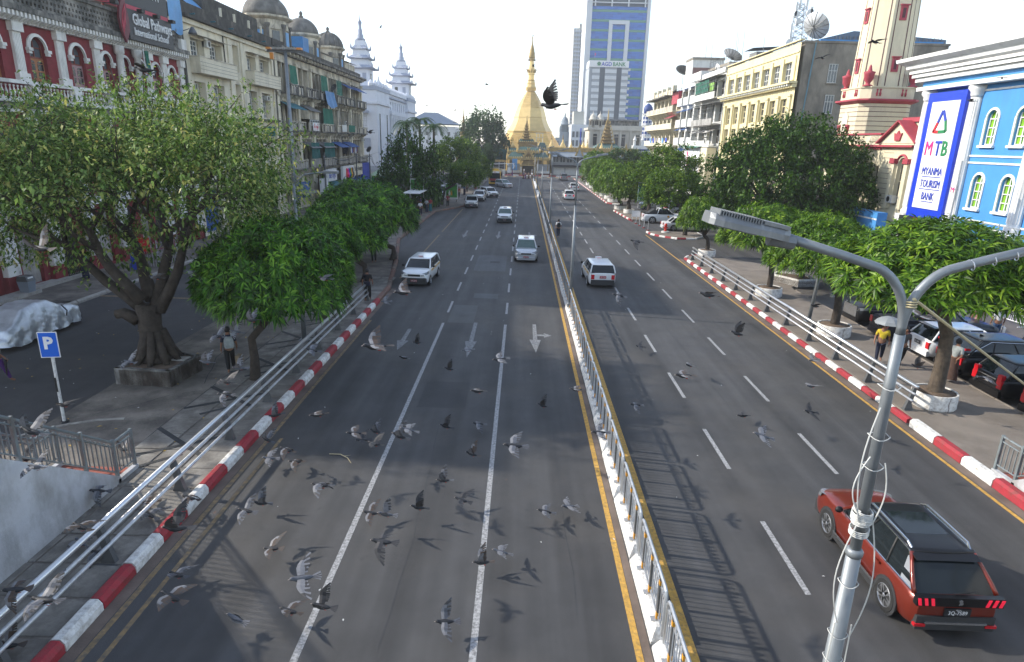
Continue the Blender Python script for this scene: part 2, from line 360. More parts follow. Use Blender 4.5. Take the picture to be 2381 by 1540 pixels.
kerb('kerb_far', [(13.0,76.2),(12.5,87.0),(13.6,88.5)], 1.1, ['kerb_red','kerb_white'], .22, .17)
kerb('kerb_planters', [(15,96.2),(13.6,96.9),(13.0,98.2),(13.0,164)], 1.5, ['kerb_white','kerb_red'], .22, .17)
kerb('kerb_shopfront', [(-22.85,10),(-22.85,60)], 2.4, ['concrete'], .25, .17)
kerb('kerb_parking', [(17.35,20),(17.35,39.2)], 1.6, ['paving_right'], .16, .17)
def lowedge(name, pts, m_, w=.12, h=.05):
    root = thing(name, None, None, (*pts[0], 0), world=True); root['kind'] = 'structure'
    for a, b in zip(pts, pts[1:]):
        a, b = Vector((*a,.14)), Vector((*b,.14)); nr = Vector((-(b-a).y, (b-a).x, 0)).normalized()*w/2; hh = Vector((0,0,h))
        obj('edge_stone', MB().loft([[a-nr,a+nr,a+nr+hh,a-nr+hh],[b-nr,b+nr,b+nr+hh,b-nr+hh]]), m_[pts.index((a.x,a.y)) % len(m_)] if False else R.choice(m_), root)
lowedge('pavement_edging', [(-14.3,16.2),(-13.9,16.75),(-13.35,17.2),(-12.7,17.55),(-12.0,17.7)], ['kerb_red','concrete'], .09, .03)
# ---- median: white concrete blocks carrying steel railing panels
def block_mesh():
    b = MB(); r0 = [(-.23,-1.17),(.25,-1.17),(.25,1.17),(-.23,1.17)]; r1 = [(-.13,-1.06),(.19,-1.06),(.19,1.06),(-.13,1.06)]
    return b.loft([[(x,y,0) for x,y in r0],[(x,y,.06) for x,y in r0],[(x,y,.3) for x,y in r1]]).mesh('median_block','kerb_white')
bm_ = block_mesh()
for j in range(-1, 62):
    y = 8.1+j*2.44
    o = link('median_block', bm_, None, (2.78+R.uniform(-.015,.015), y, 0), (0,0,R.uniform(-.008,.008)))
    ORD = ('first','second','third','fourth','fifth','sixth','seventh','eighth')
    tag(o, 'white median block, %s counted from the bottom picture edge' % ORD[j] if 0 <= j < 8 else 'white concrete block of the median under the grey steel railing' if y < 104 else 'white concrete block of the far median past the railing', 'barrier', 'median blocks with railing' if y < 104 else 'median blocks without railing')
pk = MB().box(-.009,.009,-.009,.009,.36,1.04).mesh('picket','steel_pale')
fr = MB()
fr.tube([(0,-1.14,.3),(0,-1.14,1.1),(0,-1.09,1.19),(0,-1.0,1.22),(0,1.0,1.22),(0,1.09,1.19),(0,1.14,1.1),(0,1.14,.3)], .034, 6)
fr_m = fr.mesh('frame','galv', .6)
rl = MB().box(-.012,.012,-1.12,1.12,1.0,1.03).mesh('upper_rail','galv'); rl2 = MB().box(-.012,.012,-1.12,1.12,.36,.39).mesh('lower_rail','galv')
po = MB().box(-.035,.035,-.03,.03,.3,1.19).mesh('post','steel_dark'); sl = MB().box(-.04,.04,-.035,.035,.32,.45).mesh('sleeve','orange')
cp_ = MB().box(-.04,.04,-.035,.035,1.04,1.13).mesh('top_sleeve','orange'); ft = MB().box(-.13,.1,-.06,.06,.295,.315).mesh('foot_plate','galv')
pj = MB()
for i in range(17): pj.box(-.009,.009,-1.08+i*.135-.009,-1.08+i*.135+.009,.36,1.04)
pj_m = pj.mesh('pickets','steel_pale')
fin = MB()
for i in range(16): y = -1.01+i*.135; fin.add([(0,y-.05,1.035),(0,y+.05,1.035),(0,y,1.15),(.012,y-.05,1.035),(.012,y+.05,1.035),(.012,y,1.15)], [(0,1,2),(5,4,3),(0,2,5,3),(1,4,5,2)])
fin_m = fin.mesh('finials','steel_pale')
for j in range(-1, 39):
    y = 7.95+j*2.445
    t = thing('median_railing', 'grey median railing panel, %s counted from the bottom picture edge' % ORD[j] if 0 <= j < 8 else 'grey steel railing panel standing on the white median blocks', 'railing', (2.71,y,0), 0, 'median railing panels')
    link('frame', fr_m, t); link('upper_rail', rl, t); link('lower_rail', rl2, t)
    for py in (-.72,0,.72):
        p = link('post', po, t, (.005,py,0))
        if y < 60: link('sleeve', sl, p, (0,0,0)); link('top_sleeve', cp_, p); link('foot_plate', ft, p)
    if y < 34:
        for i in range(17): link('picket', pk, t, (0,-1.08+i*.135,0))
    else: link('pickets', pj_m, t)['kind'] = 'stuff'
    if y < 45: link('finials', fin_m, t)['kind'] = 'stuff'
# ---- guard rails along both pavements
def guard(name, label, X, ys, side):
    t = thing(name, label, 'guard rail', (X, ys[0], .14), world=True)
    y0, y1 = ys[0]-.25, ys[-1]+.25
    obj('top_rail', MB().tube([(X+.02*side,y0,1.06),(X+.02*side,y1,1.06)], .062, 10), 'rail_silver', t, True)
    obj('middle_rail', MB().tube([(X+.06*side,y0,.8),(X+.06*side,y1,.8)], .04, 8), 'steel_pale', t, True)
    obj('lower_rail', MB().tube([(X+.1*side,y0,.56),(X+.1*side,y1,.56)], .04, 8), 'steel_pale', t, True)
    for y in ys:
        pr = [(X-.12*side,.12),(X+.2*side,.12),(X+.12*side,.45),(X+.06*side,.75),(X-.02*side,1.03),(X-.1*side,1.06),(X-.09*side,.8),(X-.02*side,.4)]
        p = obj('post', MB().prism([(a,b) for a,b in pr], 'y', y-.06, y+.06), 'steel_dark', t)
        obj('base_plate', MB().box(X-.2,X+.24,y-.14,y+.14,.125,.155), 'steel_dark', p)
guard('guard_rail', 'long silver three bar guard rail beside the left kerb and stairway', -8.25, [4.6+2.78*i-1.98 for i in range(12)][1:], 1)
guard('guard_rail', 'long silver three bar guard rail in front of the potted trees', 13.5, [20.35+2.63*i for i in range(12)], -1)
# ================================================================== buildings: shared pieces
mat('brick_red', (.2,.03,.035), .85, var=.18, sc=3, bump=.4, bsc=22, dirt=(.09,.03,.03), damt=.35, dsc=.9)
mat('stucco_white', (.7,.68,.64), .85, var=.12, sc=2, dirt=(.24,.22,.2), damt=.42, dsc=1.2)
mat('stone_mossy', (.3,.28,.25), .95, var=.35, sc=3, bump=.6, bsc=14, dirt=(.04,.042,.04), damt=.95, dsc=1.1, dstretch=.5)
mat('stucco_cream', (.66,.6,.47), .88, var=.1, sc=1.2, dirt=(.27,.235,.17), damt=.35, dsc=.7)
mat('stucco_decay', (.6,.54,.43), .9, var=.18, sc=1.5, dirt=(.09,.082,.068), damt=.66, dsc=.9)
mat('soot', (.07,.066,.06), .95, var=.4, sc=1.6, dirt=(.2,.18,.15), damt=.35, dsc=1.2, dstretch=.6)
mat('dome_grey', (.13,.125,.115), .9, var=.35, sc=1.4, dirt=(.27,.25,.22), damt=.4, dsc=1.5, dstretch=.3)
mat('hall_white', (.62,.64,.7), .8, var=.06, sc=.8, dirt=(.42,.44,.48), damt=.25, dsc=.5)
mat('hall_trim', (.33,.36,.44), .8, var=.1, sc=1)
mat('window_dark', (.028,.03,.034), .12, var=.3, sc=.7, spec=.7)
mat('window_grey', (.1,.115,.13), .15, var=.4, sc=.9, spec=.7)
mat('interior', (.06,.055,.048), .9, var=.4, sc=.8)
mat('wood_orange', (.3,.12,.05), .55, var=.15)
mat('wood_pink', (.33,.2,.2), .6, var=.12)
mat('wood_red', (.2,.05,.035), .7, var=.2)
mat('frame_white', (.6,.6,.57), .6, var=.1)
mat('net_green', (.02,.13,.085), .8, var=.25, sc=2)
mat('net_teal', (.015,.1,.09), .8, var=.25, sc=2)
mat('tarp_blue', (.03,.16,.38), .5, var=.2, sc=1.5)
mat('tarp_pale', (.12,.3,.55), .5, var=.2, sc=.8)
mat('awning_blue', (.03,.09,.28), .6, var=.15)
mat('awning_teal', (.04,.16,.2), .6, var=.15)
mat('tin', (.2,.2,.2), .6, .3, var=.3, sc=1.5, dirt=(.13,.08,.05), damt=.4, dsc=1)
mat('sign_dark', (.025,.026,.03), .45, var=.05)
mat('sign_letter', (.62,.62,.62), .4, var=.03)
mat('sign_red', (.4,.03,.06), .5, var=.1)
mat('sign_white', (.72,.72,.72), .5, var=.04)
mat('sign_maroon', (.13,.02,.03), .5, var=.25, sc=4)
mat('ink_blue', (.03,.06,.4), .5, var=.03); mat('ink_green', (.02,.2,.07), .5, var=.03); mat('ink_black', (.015,.015,.018), .5, var=.03)
mat('ink_pink', (.7,.03,.22), .5, var=.03); mat('ink_red', (.55,.02,.03), .5, var=.03)
mat('ac_white', (.55,.54,.5), .5, var=.06); mat('black', (.012,.012,.013), .5, var=.1); mat('pipe_blue', (.12,.24,.3), .5)
mat('fabric_mix', (.3,.28,.3), .9, var=.5, sc=6)

def wall(name, mats, parent, X, sg, y0, y1, z0, z1, holes=(), d=.25):
    """a wall face at X, outward normal sg*x, with openings (ya,yb,za,zb[,arch]) and their reveals"""
    ys = sorted({y0, y1, *[min(max(h[0],y0),y1) for h in holes], *[min(max(h[1],y0),y1) for h in holes]})
    zs = sorted({z0, z1, *[h[2] for h in holes], *[h[3] for h in holes]})
    b = MB()
    for i in range(len(ys)-1):
        for j in range(len(zs)-1):
            cy, cz = (ys[i]+ys[i+1])/2, (zs[j]+zs[j+1])/2
            if any(h[0] < cy < h[1] and h[2] < cz < h[3] for h in holes): continue
            b.quad((X,ys[i],zs[j]), (X,ys[i+1],zs[j]), (X,ys[i+1],zs[j+1]), (X,ys[i],zs[j+1]))
    Xi = X-sg*d
    for h in holes:
        a, c, e, f = h[:4]
        b.quad((X,a,e),(Xi,a,e),(Xi,a,f),(X,a,f)); b.quad((X,c,e),(X,c,f),(Xi,c,f),(Xi,c,e)); b.quad((X,a,e),(X,c,e),(Xi,c,e),(Xi,a,e)); b.quad((X,a,f),(Xi,a,f),(Xi,c,f),(X,c,f))
        if len(h) > 4 and h[4]:
            r = (c-a)/2; N = 8; yc = (a+c)/2
            arc = [(yc-r*math.cos(PI*k/N), f-r+r*math.sin(PI*k/N)) for k in range(N+1)]
            for k in range(N):
                p, q = arc[k], arc[k+1]
                b.quad((X,p[0],p[1]),(X,q[0],q[1]),(X,q[0],f),(X,p[0],f)); b.quad((X,p[0],p[1]),(Xi,p[0],p[1]),(Xi,q[0],q[1]),(X,q[0],q[1]))
    return obj(name, b, mats, parent)
def window(parent, X, sg, h, frame='frame_white', pane='window_dark', nv=2, nh=2, d=.2, bar=.06, name='window'):
    a, c, e, f = h[:4]; Xf = X-sg*d
    b = MB()
    def bar_(y0,y1,z0,z1): b.box(min(Xf,Xf+sg*.06), max(Xf,Xf+sg*.06), y0,y1,z0,z1)
    bar_(a,a+bar,e,f); bar_(c-bar,c,e,f); bar_(a+bar,c-bar,e,e+bar); bar_(a+bar,c-bar,f-bar,f)
    for k in range(1,nv): y = a+(c-a)*k/nv; bar_(y-bar*.4,y+bar*.4,e+bar,f-bar)
    for k in range(1,nh):
        z = e+(f-e)*k/nh
        for q in range(nv):
            ya = a+(c-a)*q/nv+bar*(.4 if q else 1); yb = a+(c-a)*(q+1)/nv-bar*(.4 if q < nv-1 else 1); bar_(ya,yb,z-bar*.35,z+bar*.35)
    w = obj(name, b, frame, parent)
    Xp = X-sg*(d+.03)
    obj('pane', MB().add([(Xp,a,e),(Xp,c,e),(Xp,c,f),(Xp,a,f)], [(0,1,2,3)]), pane, w)
    return w
def arch_band(parent, X, sg, h, m, w=.18, out=.12, name='arch_moulding', imposts=True):
    a, c, e, f = h[:4]; r = (c-a)/2; yc = (a+c)/2; zc = f-r; N = 12; b = MB(); rings = []
    for k in range(N+1):
        t = PI*k/N; cs, sn = -math.cos(t), math.sin(t)
        rings.append([(X, yc+cs*r, zc+sn*r), (X+sg*out, yc+cs*r, zc+sn*r), (X+sg*out*.6, yc+cs*(r+w), zc+sn*(r+w)), (X, yc+cs*(r+w), zc+sn*(r+w))])
    b.loft(rings)
    if imposts:
        for s in (-1,1):
            y = yc+s*(r+w*.5); b.box(min(X,X+sg*(out+.08)), max(X,X+sg*(out+.08)), y-w*.9, y+w*.9, zc-.16, zc); b.box(min(X,X+sg*(out+.02)), max(X,X+sg*(out+.02)), y-w*.7, y+w*.7, zc-.3, zc-.165)
    return obj(name, b, m, parent)
def bxs(name, m, parent, X, sg, d0, d1, y0, y1, z0, z1):
    a, b = X+sg*d0, X+sg*d1; return bx(name, m, parent, min(a,b), max(a,b), y0, y1, z0, z1)
def ac_unit(parent, X, sg, y, z, w=.8, h=.55):
    o = obj('air_conditioner', MB().box(min(X,X+sg*.4), max(X,X+sg*.4), y, y+w, z, z+h), 'ac_white', parent)
    Xf = X+sg*.41
    pts = [(Xf, y+w*.6+h*.4*math.cos(t*PI/5), z+h/2+h*.4*math.sin(t*PI/5)) for t in range(10)]
    obj('fan_grille', MB().add(pts, [tuple(range(10))]), 'black', o)
    return o
def awning(parent, X, sg, y0, y1, z, out, drop, m, name='awning'):
    b = MB().loft([[(X,y0,z),(X,y0,z-.03),(X+sg*out,y0,z-drop-.03),(X+sg*out,y0,z-drop)],[(X,y1,z),(X,y1,z-.03),(X+sg*out,y1,z-drop-.03),(X+sg*out,y1,z-drop)]])
    return obj(name, b, m, parent)
def curtain(parent, X, y0, y1, z0, z1, m, name='curtain', sag=.12):
    b = MB(); N = 9; g = []
    for j in range(5):
        g.append([(X+.06*math.sin(i*1.7+j*.6)+sag*(1-(j/4))**2*.5, y0+(y1-y0)*i/(N-1), z0+(z1-z0)*j/4-(sag*.6*math.sin(PI*i/(N-1)) if j == 0 else 0)) for i in range(N)])
    b.loft(g, False, False); return obj(name, b, m, parent, True)
bal_m = MB().lathe([(.05,0),(.05,.05),(.03,.08),(.065,.2),(.07,.28),(.03,.45),(.03,.5),(.055,.55),(.055,.6)], n=8).mesh('baluster', 'stucco_white', True)
def dish(name, label, loc, r, az, tilt, m='steel_pale', ribs=12, pole=1.0, solid=True):
    t = thing(name, label, 'satellite dish', loc)
    M = Matrix.Translation((0,0,pole)) @ Matrix.Rotation(az,4,'Z') @ Matrix.Rotation(tilt,4,'X')
    b = MB().lathe([(r*i/5, .35*r*(i/5)**2) for i in range(1,6)], n=20, cap=False); b.add([(0,0,0)]+[(r/5*math.cos(2*PI*k/20), r/5*math.sin(2*PI*k/20), .014*r) for k in range(20)], [(0,(k+1)%20+1,k+1) for k in range(20)])
    b.xf(M); obj('reflector', b, m, t, True)
    rb = MB()
    for k in range(ribs):
        a = 2*PI*k/ribs; rb.tube([(r*i/4*math.cos(a), r*i/4*math.sin(a), .35*r*(i/4)**2-.02) for i in range(5)], .018*r+.005, 4)
    rb.xf(M); obj('ribs', rb, 'steel_dark', t)['kind'] = 'stuff'
    ar = MB().tube([(r*.7,0,.2*r),(0,0,r*.75)], .02, 5).tube([(-r*.5,r*.5,.2*r),(0,0,r*.75)], .02, 5).tube([(0,0,r*.7),(0,0,r*.85)], .06, 6).xf(M)
    obj('feed_arm', ar, 'steel_dark', t); obj('pole', MB().tube([(0,0,0),(0,0,pole)], .05, 6), 'steel_dark', t)
    return t
# ================================================================== left side: red colonial school building
X = -27.0
B = thing('school_building', 'red brick colonial building with white pilasters and arched windows', 'building', (X,36,0), world=True)
pil = [22.6,25.9,29.2,32.6,36.0,39.3,42.6]; cols = [44.6,46.6]; pil2 = [48.3,50.4,52.9]
wins = [24.3,27.6,30.9,34.3,37.55,40.85]; wins2 = [43.6,45.6,47.4,49.35,51.5]
holes = [(y-.62,y+.62,11.1,13.45,True) for y in wins]+[(y-.5,y+.5,11.1,13.35,True) for y in wins2]
mid = [(y-.6,y+.6,5.6,8.6) for y in wins]+[(y-.5,y+.5,5.6,8.6) for y in wins2]
low = [(y-.75,y+.75,.3,3.6) for y in wins]+[(y-.6,y+.6,.3,3.6) for y in wins2]
wall('wall', 'brick_red', B, X, 1, 20, 53.2, 0, 14.4, holes+mid+low, .3)
bx('rear_block', 'brick_red', B, X-14, X-.35, 20, 53.2, 0, 14.4)
for i, h in enumerate(holes):
    w_ = window(B, X, 1, (h[0],h[1],12.35,h[3]), 'wood_red', 'window_grey', 2, 2, .26, .07)
    dm = ['wood_orange','wood_orange','wood_pink'][i % 3] if i < 5 else 'wood_pink'
    d_ = bxs('shutter', dm, B, X, 1, -.26, -.2, h[0], h[1], 11.1, 12.34)
    n_ = 2
    for q in range(n_):
        for z in (11.3,11.72):
            ya = h[0]+.1+q*(h[1]-h[0])/n_; yb = ya+(h[1]-h[0])/n_-.2
            obj('pane', MB().box(X-.2,X-.185,ya,yb,z,z+.34), 'window_dark', d_)
        yc = (ya+yb)/2; obj('pane', MB().prism([(yc-(yb-ya)/2*math.cos(PI*k/6), 12.1+.14*math.sin(PI*k/6)) for k in range(7)], 'x', X-.2, X-.185), 'window_dark', d_)
    arch_band(B, X, 1, h, 'stucco_white', .17, .13)
for h in mid: window(B, X, 1, h, 'wood_red', 'window_grey', 2, 3)
for i, h in enumerate(low): bxs('door', ['interior','concrete'][i % 2], B, X, 1, -.3, -.22, h[0], h[1], h[2], h[3])
for y in pil+pil2:
    p = bxs('pilaster', 'stucco_white', B, X, 1, .002, .16, y-.3, y+.3, 11.45, 13.5)
    for q in range(5): obj('flute', MB().box(X+.16,X+.185, y-.25+q*.11, y-.19+q*.11, 11.55, 13.4), 'stucco_white', p)
    obj('base', MB().box(X,X+.26,y-.4,y+.4,11.05,11.45), 'stucco_white', p); obj('capital', MB().box(X,X+.3,y-.4,y+.4,13.5,13.95), 'stucco_white', p)
    bxs('pier', 'stucco_white', B, X, 1, .002, .2, y-.4, y+.4, 4.8, 9.4)
    g_ = bxs('ground_pier', 'brick_red', B, X, 1, .002, .3, y-.5, y+.5, .14, 1.1)
    for q in range(5): obj('rusticated_block', MB().bbox(X,X+.34,y-.46,y+.46,1.1+q*.62,1.1+q*.62+.58,.03), 'stucco_white', g_)
for y in cols:
    c_ = obj('column', MB().lathe([(.3,11.05),(.3,11.3),(.22,11.4),(.24,12.2),(.2,13.4),(.3,13.5),(.32,13.95)], (X+.35,y), 12), 'stucco_white', B, True)
bxs('string_course', 'stucco_white', B, X, 1, .002, .42, 20, 53.3, 4.2, 4.75); bxs('string_course', 'stucco_white', B, X, 1, .002, .5, 20, 53.3, 9.42, 9.62)
bxs('string_course', 'stone_mossy', B, X, 1, .004, .62, 20, 53.3, 9.63, 9.9)
bxs('balcony_slab', 'stucco_white', B, X, 1, .002, .75, 20, 53.3, 9.92, 10.16); bxs('handrail', 'stucco_white', B, X, 1, .45, .75, 20, 53.3, 10.85, 11.03)
y = 33.2
while y < 53.2:
    if min(abs(y-p) for p in pil+pil2+cols) > .4: link('baluster', bal_m, B, (X+.6, y, 10.17)).matrix_parent_inverse = Matrix.Translation(-B.location) @ Matrix.Diagonal((1,1,1,1))
    y += .27
for y in pil+pil2+cols: bxs('balustrade_pier', 'stucco_white', B, X, 1, .4, .78, y-.32, y+.32, 10.17, 10.84)
bxs('cornice', 'stucco_white', B, X, 1, .002, .3, 20, 53.3, 13.96, 14.42); bxs('cornice_top', 'stone_mossy', B, X, 1, .002, .75, 20, 53.3, 14.44, 14.72)
br_m = MB().prism([(0,0),(.4,.22),(.4,.46),(0,.46)], 'y', -.07, .07).mesh('bracket','stucco_white')
y = 33.6
while y < 53.2:
    o = link('bracket', br_m, B, (X+.3, y, 13.97)); y += .29
lat = []
y = 33
while y < 53.0:
    for z in (14.95,15.25,15.55): lat.append((y+(0.1 if z == 15.25 else 0),y+.15+(0.1 if z == 15.25 else 0),z,z+.16))
    y += .3
wall('lattice_parapet', 'stone_mossy', B, X+.3, 1, 20, 53.2, 14.72, 15.95, lat, .2)
bx('parapet_backing', 'brick_red', B, X-.25, X+.05, 20, 53.2, 14.72, 15.9); bx('parapet_coping', 'stone_mossy', B, X-.3, X+.42, 20, 53.2, 15.95, 16.15)
bx('end_pier', 'stucco_white', B, X+.1, X+.55, 52.5, 53.25, 14.73, 15.5)
bx('step', 'concrete', B, X+.02, X+.7, 33.2, 38, .14, .32); bx('step', 'concrete', B, X+.3, X+1.2, 30.2, 33.1, .14, .3)
# signboard and billboard
S = thing('school_signboard', 'black signboard reading Global Pathways International School with a red leaf emblem', 'signboard', (X+.9,47.5,14.4), world=True)
bx('board', 'sign_dark', S, X+.8, X+.95, 45.1, 50.5, 14.45, 16.3)
text('lettering', 'Global Pathways', .98, 'sign_letter', S, (X+.97,45.55,15.42), (0,1,0), (0,0,1), .04, sx=.74, bold=.012)
text('lettering', 'International School', .66, 'sign_letter', S, (X+.97,45.6,14.78), (0,1,0), (0,0,1), .04, sx=.78, bold=.008)
leaf = [(44.6,14.15),(44.2,14.8),(44.05,15.6),(44.25,16.3),(44.75,17.2),(44.95,16.5),(45.1,15.7),(45.05,14.9)]
e_ = obj('leaf_emblem', MB().prism(leaf, 'x', X+.85, X+1.0), 'sign_maroon', S)
for k in range(4): obj('flame', MB().prism([(44.35+k*.1,14.6+k*.2),(44.25+k*.12,15.3+k*.25),(44.5+k*.1,16.1+k*.15),(44.42+k*.12,15.3+k*.22)], 'x', X+1.0, X+1.03), 'sign_red', e_)
S = thing('billboard', 'large black billboard with a red lower edge and a phone number above the school', 'billboard', (X+.3,45,16.2), world=True)
bx('panel', 'sign_dark', S, X+.2, X+.4, 38.5, 51.2, 16.72, 21.5); bx('red_band', 'sign_red', S, X+.2, X+.43, 38.5, 51.2, 16.35, 16.7)
text('lettering', '09 4000 880 71', .92, 'sign_white', S, (X+.42,46.6,17.55), (0,1,0), (0,0,1), .02, sx=.62)
text('lettering', '(94 YAT)', .3, 'sign_letter', S, (X+.42,44.0,17.5), (0,1,0), (0,0,1), .01)
text('phone_symbol', 'C', .7, 'ink_red', S, (X+.42,46.05,17.62), (0,1,0), (0,0,1), .01)
for y in (40,44,48.6): obj('frame_post', MB().tube([(X+.1,y,15.9),(X+.1,y,21.4)], .07, 6), 'wood_red', S)
for y in (42.2,43.4,46.3,48.2,50.2): obj('floodlight', MB().box(X+.9,X+1.25,y,y+.4,16.25,16.45).tube([(X+.3,y+.2,16.3),(X+.95,y+.2,16.35)], .025, 4), 'black', S)
T = obj('tarpaulin', MB().loft([[(X+.45+.05*math.sin(i*1.3+j),51.35+i*.26,20.5-j*.66+(.12*math.sin(i) if j == 7 else 0)) for i in range(8)] for j in range(8)], False, False), 'tarp_pale', None, True)
tag(T, 'pale blue tarpaulin hanging beside the black billboard', 'tarpaulin')
F = thing('flagpole', 'slanted flag pole with a drooping green and yellow flag on the red building', 'flag', (X+.9,46,11.4), world=True)
obj('pole', MB().tube([(X+.7,43.0,11.2),(X+2.2,45.4,12.5)], .045, 6), 'steel_dark', F); obj('mast', MB().tube([(X+1.0,46.3,11.1),(X+1.0,46.3,14.0)], .035, 6), 'steel_pale', F)
curtain(F, X+1.05, 46.3, 46.75, 12.4, 13.9, 'net_green', 'flag')
L_ = thing('wall_floodlight', 'dark dome floodlight on a bracket at the corner of the red building', 'lamp', (X+.5,53.2,16), world=True)
obj('bracket', MB().tube([(X,53.1,16.0),(X+.9,53.3,16.35)], .03, 5), 'steel_dark', L_); obj('shade', MB().lathe([(.04,16.5),(.12,16.45),(.3,16.1),(.32,15.98)], (X+1.1,53.35), 12), 'steel_dark', L_, True)
# ================================================================== cream building with box balconies
B = thing('cream_building', 'plain cream building with box balconies and a sooty parapet', 'building', (X,63,0), world=True)
hs = [(55.0,57.3,14.35,16.0),(58.3,60.6,14.35,16.0),(62.8,64.0,14.2,16.5),(65.9,68.0,14.4,15.95),(69.0,71.4,14.4,15.95)]
hs2 = [(55.0,56.9,9.9,12.7),(58.4,60.4,9.9,12.7),(62.8,64.0,9.8,13.1),(65.8,67.7,10.3,12.75),(69.0,71.2,10.3,12.75)]
hs3 = [(55.0,56.9,5.6,8.4),(58.4,60.4,5.6,8.4),(62.8,64.0,5.4,8.6),(65.8,67.6,5.8,8.4),(69.0,71.0,5.8,8.4)]
hs4 = [(54.4,57.6,.3,3.9),(58.4,61.4,.3,3.9),(65.2,68,.3,3.9),(68.8,71.8,.3,3.9)]
wall('wall', 'stucco_cream', B, X, 1, 53.45, 72.6, 0, 17.3, hs+hs2+hs3+hs4, .55)
bx('rear_block', 'stucco_cream', B, X-13, X-.6, 53.45, 72.6, 0, 17.2); bx('party_wall', 'soot', B, X-.4, X+.3, 53.2, 53.44, 0, 18.6)
for h in hs+hs2+hs3:
    if h[1]-h[0] > 1.5:
        window(B, X, 1, (h[0]+.25,h[1]-.45,h[2],h[3]-.1), 'frame_white', 'window_grey', 3, 4, .5, .07)
    else: bxs('recess', 'stucco_cream', B, X, 1, -.55, -.5, h[0], h[1], h[2], h[3])
for i, h in enumerate(hs4): bxs('shop_shutter', ['awning_blue','interior','concrete','interior'][i], B, X, 1, -.55, -.45, h[0], h[1], h[2], h[3])
for y0, y1 in ((54.6,61.5),(65.4,72.3)):
    b_ = bxs('box_balcony', 'stucco_cream', B, X, 1, .002, .85, y0, y1, 13.3, 14.5)
    for q in range(3): obj('groove', MB().box(X+.85,X+.856,y0,y1,13.6+q*.27,13.62+q*.27), 'soot', b_)
    obj('coping', MB().box(X,X+.9,y0-.04,y1+.04,14.5,14.58), 'stucco_decay', b_)
for y0, y1 in ((54.8,57.6),(58.1,60.9),(65.7,68.3),(68.8,71.8)): awning(B, X, 1, y0, y1, 16.3, .75, .12, 'stucco_decay', 'canopy')
bxs('ledge', 'soot', B, X, 1, .002, .5, 65.2, 72.4, 10.0, 10.2); bxs('ledge', 'soot', B, X, 1, .002, .3, 53.5, 72.6, 4.4, 4.75)
for y in (61.9,64.6,72.2): bxs('pilaster', 'stucco_cream', B, X, 1, .002, .12, y-.25, y+.25, 4.76, 16.9)
bxs('cornice', 'stucco_cream', B, X, 1, .002, .25, 53.5, 72.6, 16.92, 17.28); bxs('eaves', 'soot', B, X, 1, -.3, .6, 53.5, 72.6, 17.3, 17.52)
wall('parapet', 'soot', B, X+.02, 1, 53.5, 72.6, 17.52, 18.5); bx('parapet_core', 'soot', B, X-.5, X, 53.5, 72.6, 17.5, 18.48)
for y in (55,58.5,62,66,69.5): obj('drain_pipe', MB().tube([(X+.2,y,17.65),(X+.62,y,17.7)], .06, 6), 'awning_teal', B)
obj('roof', MB().loft([[(X-.6,53.5,18.2),(X-5,53.5,20.2),(X-12,53.5,18.2)],[(X-.6,66,18.2),(X-5,66,20.2),(X-12,66,18.2)]]), 'tin', B)
bx('roof_block', 'soot', B, X-9, X-1.3, 60.5, 72.5, 18.4, 20.2)
obj('roof_sheet', MB().loft([[(X-.6,58.2,18.3),(X-2.2,58.2,19.6)],[(X-.6,61.2,18.3),(X-2.2,61.2,19.8)]], False, False), 'tarp_pale', B)
for y in (61,63.8,67,70): obj('parapet_post', MB().box(X-.1,X+.06,y,y+.2,18.5,19.2), 'stucco_cream', B)
ac_unit(B, X-.15, 1, 57.3, 15.55); ac_unit(B, X-.4, 1, 70.3, 12.1, .7, .45)
obj('drain_pipe', MB().tube([(X+.06,60.9,17),(X+.06,61.0,14.6)], .05, 5), 'soot', B); obj('drain_pipe', MB().tube([(X+.1,72.55,17.3),(X+.1,72.55,4)], .09, 6), 'soot', B)
text('shop_sign', 'DENTAL', .5, 'sign_white', B, (X+.02,68.8,8.75), (0,1,0), (0,0,1), .01) if False else bxs('shop_sign', 'net_teal', B, X, 1, .01, .1, 68.7, 71.6, 8.5, 9.5)
# ================================================================== decayed apartment building with three domed turrets
B = thing('domed_apartments', 'stained cream apartment block with three domed turrets and cluttered balconies', 'building', (X,91,0), world=True)
pils = [73.0,79.5,84.8,91.6,103.3,110.4]
bays = [(73.6,79.0),(80.0,84.4),(85.3,91.0),(92.2,97.0),(97.7,102.8),(103.9,109.9)]
fl = [(13.35,16.6),(9.4,12.6),(5.1,8.5),(.3,4.2)]
hh = [(a+.35,b-.9 if b-a > 5 else b-.4,z0,z1-.25) for a,b in bays for z0,z1 in fl]
nar = [(b-.7,b-.15,z0+.9,z1-.3) for a,b in bays if b-a > 5 for z0,z1 in fl[:3]]
wall('wall', 'stucco_decay', B, X, 1, 72.75, 110.6, 0, 17.2, hh+nar, 1.1)
bx('rear_block', 'stucco_decay', B, X-12, X-1.15, 72.75, 110.6, 0, 17.2)
for h in nar: window(B, X, 1, h, 'frame_white', 'window_grey', 1, 3, .3)
for k, h in enumerate(hh):
    n_ = 3 if h[1]-h[0] > 4 else 2
    for q in range(n_):
        a = h[0]+(h[1]-h[0])*q/n_+.25; window(B, X-1.12, 1, (a,a+.85,h[2]+.05,h[3]-.4), ['frame_white','wood_red','stucco_decay'][(k+q) % 3], ['window_grey','interior'][k % 2], 2, 3, -.02, .07, 'door')
    for q in range(1,n_): obj('loggia_post', MB().box(X-.3,X-.05,h[0]+(h[1]-h[0])*q/n_-.1,h[0]+(h[1]-h[0])*q/n_+.1,h[2],h[3]), 'stucco_decay', B)
    bxs('lintel', 'stucco_decay', B, X, 1, -.04, .1, h[0]-.2, h[1]+.2, h[3], h[3]+.22)
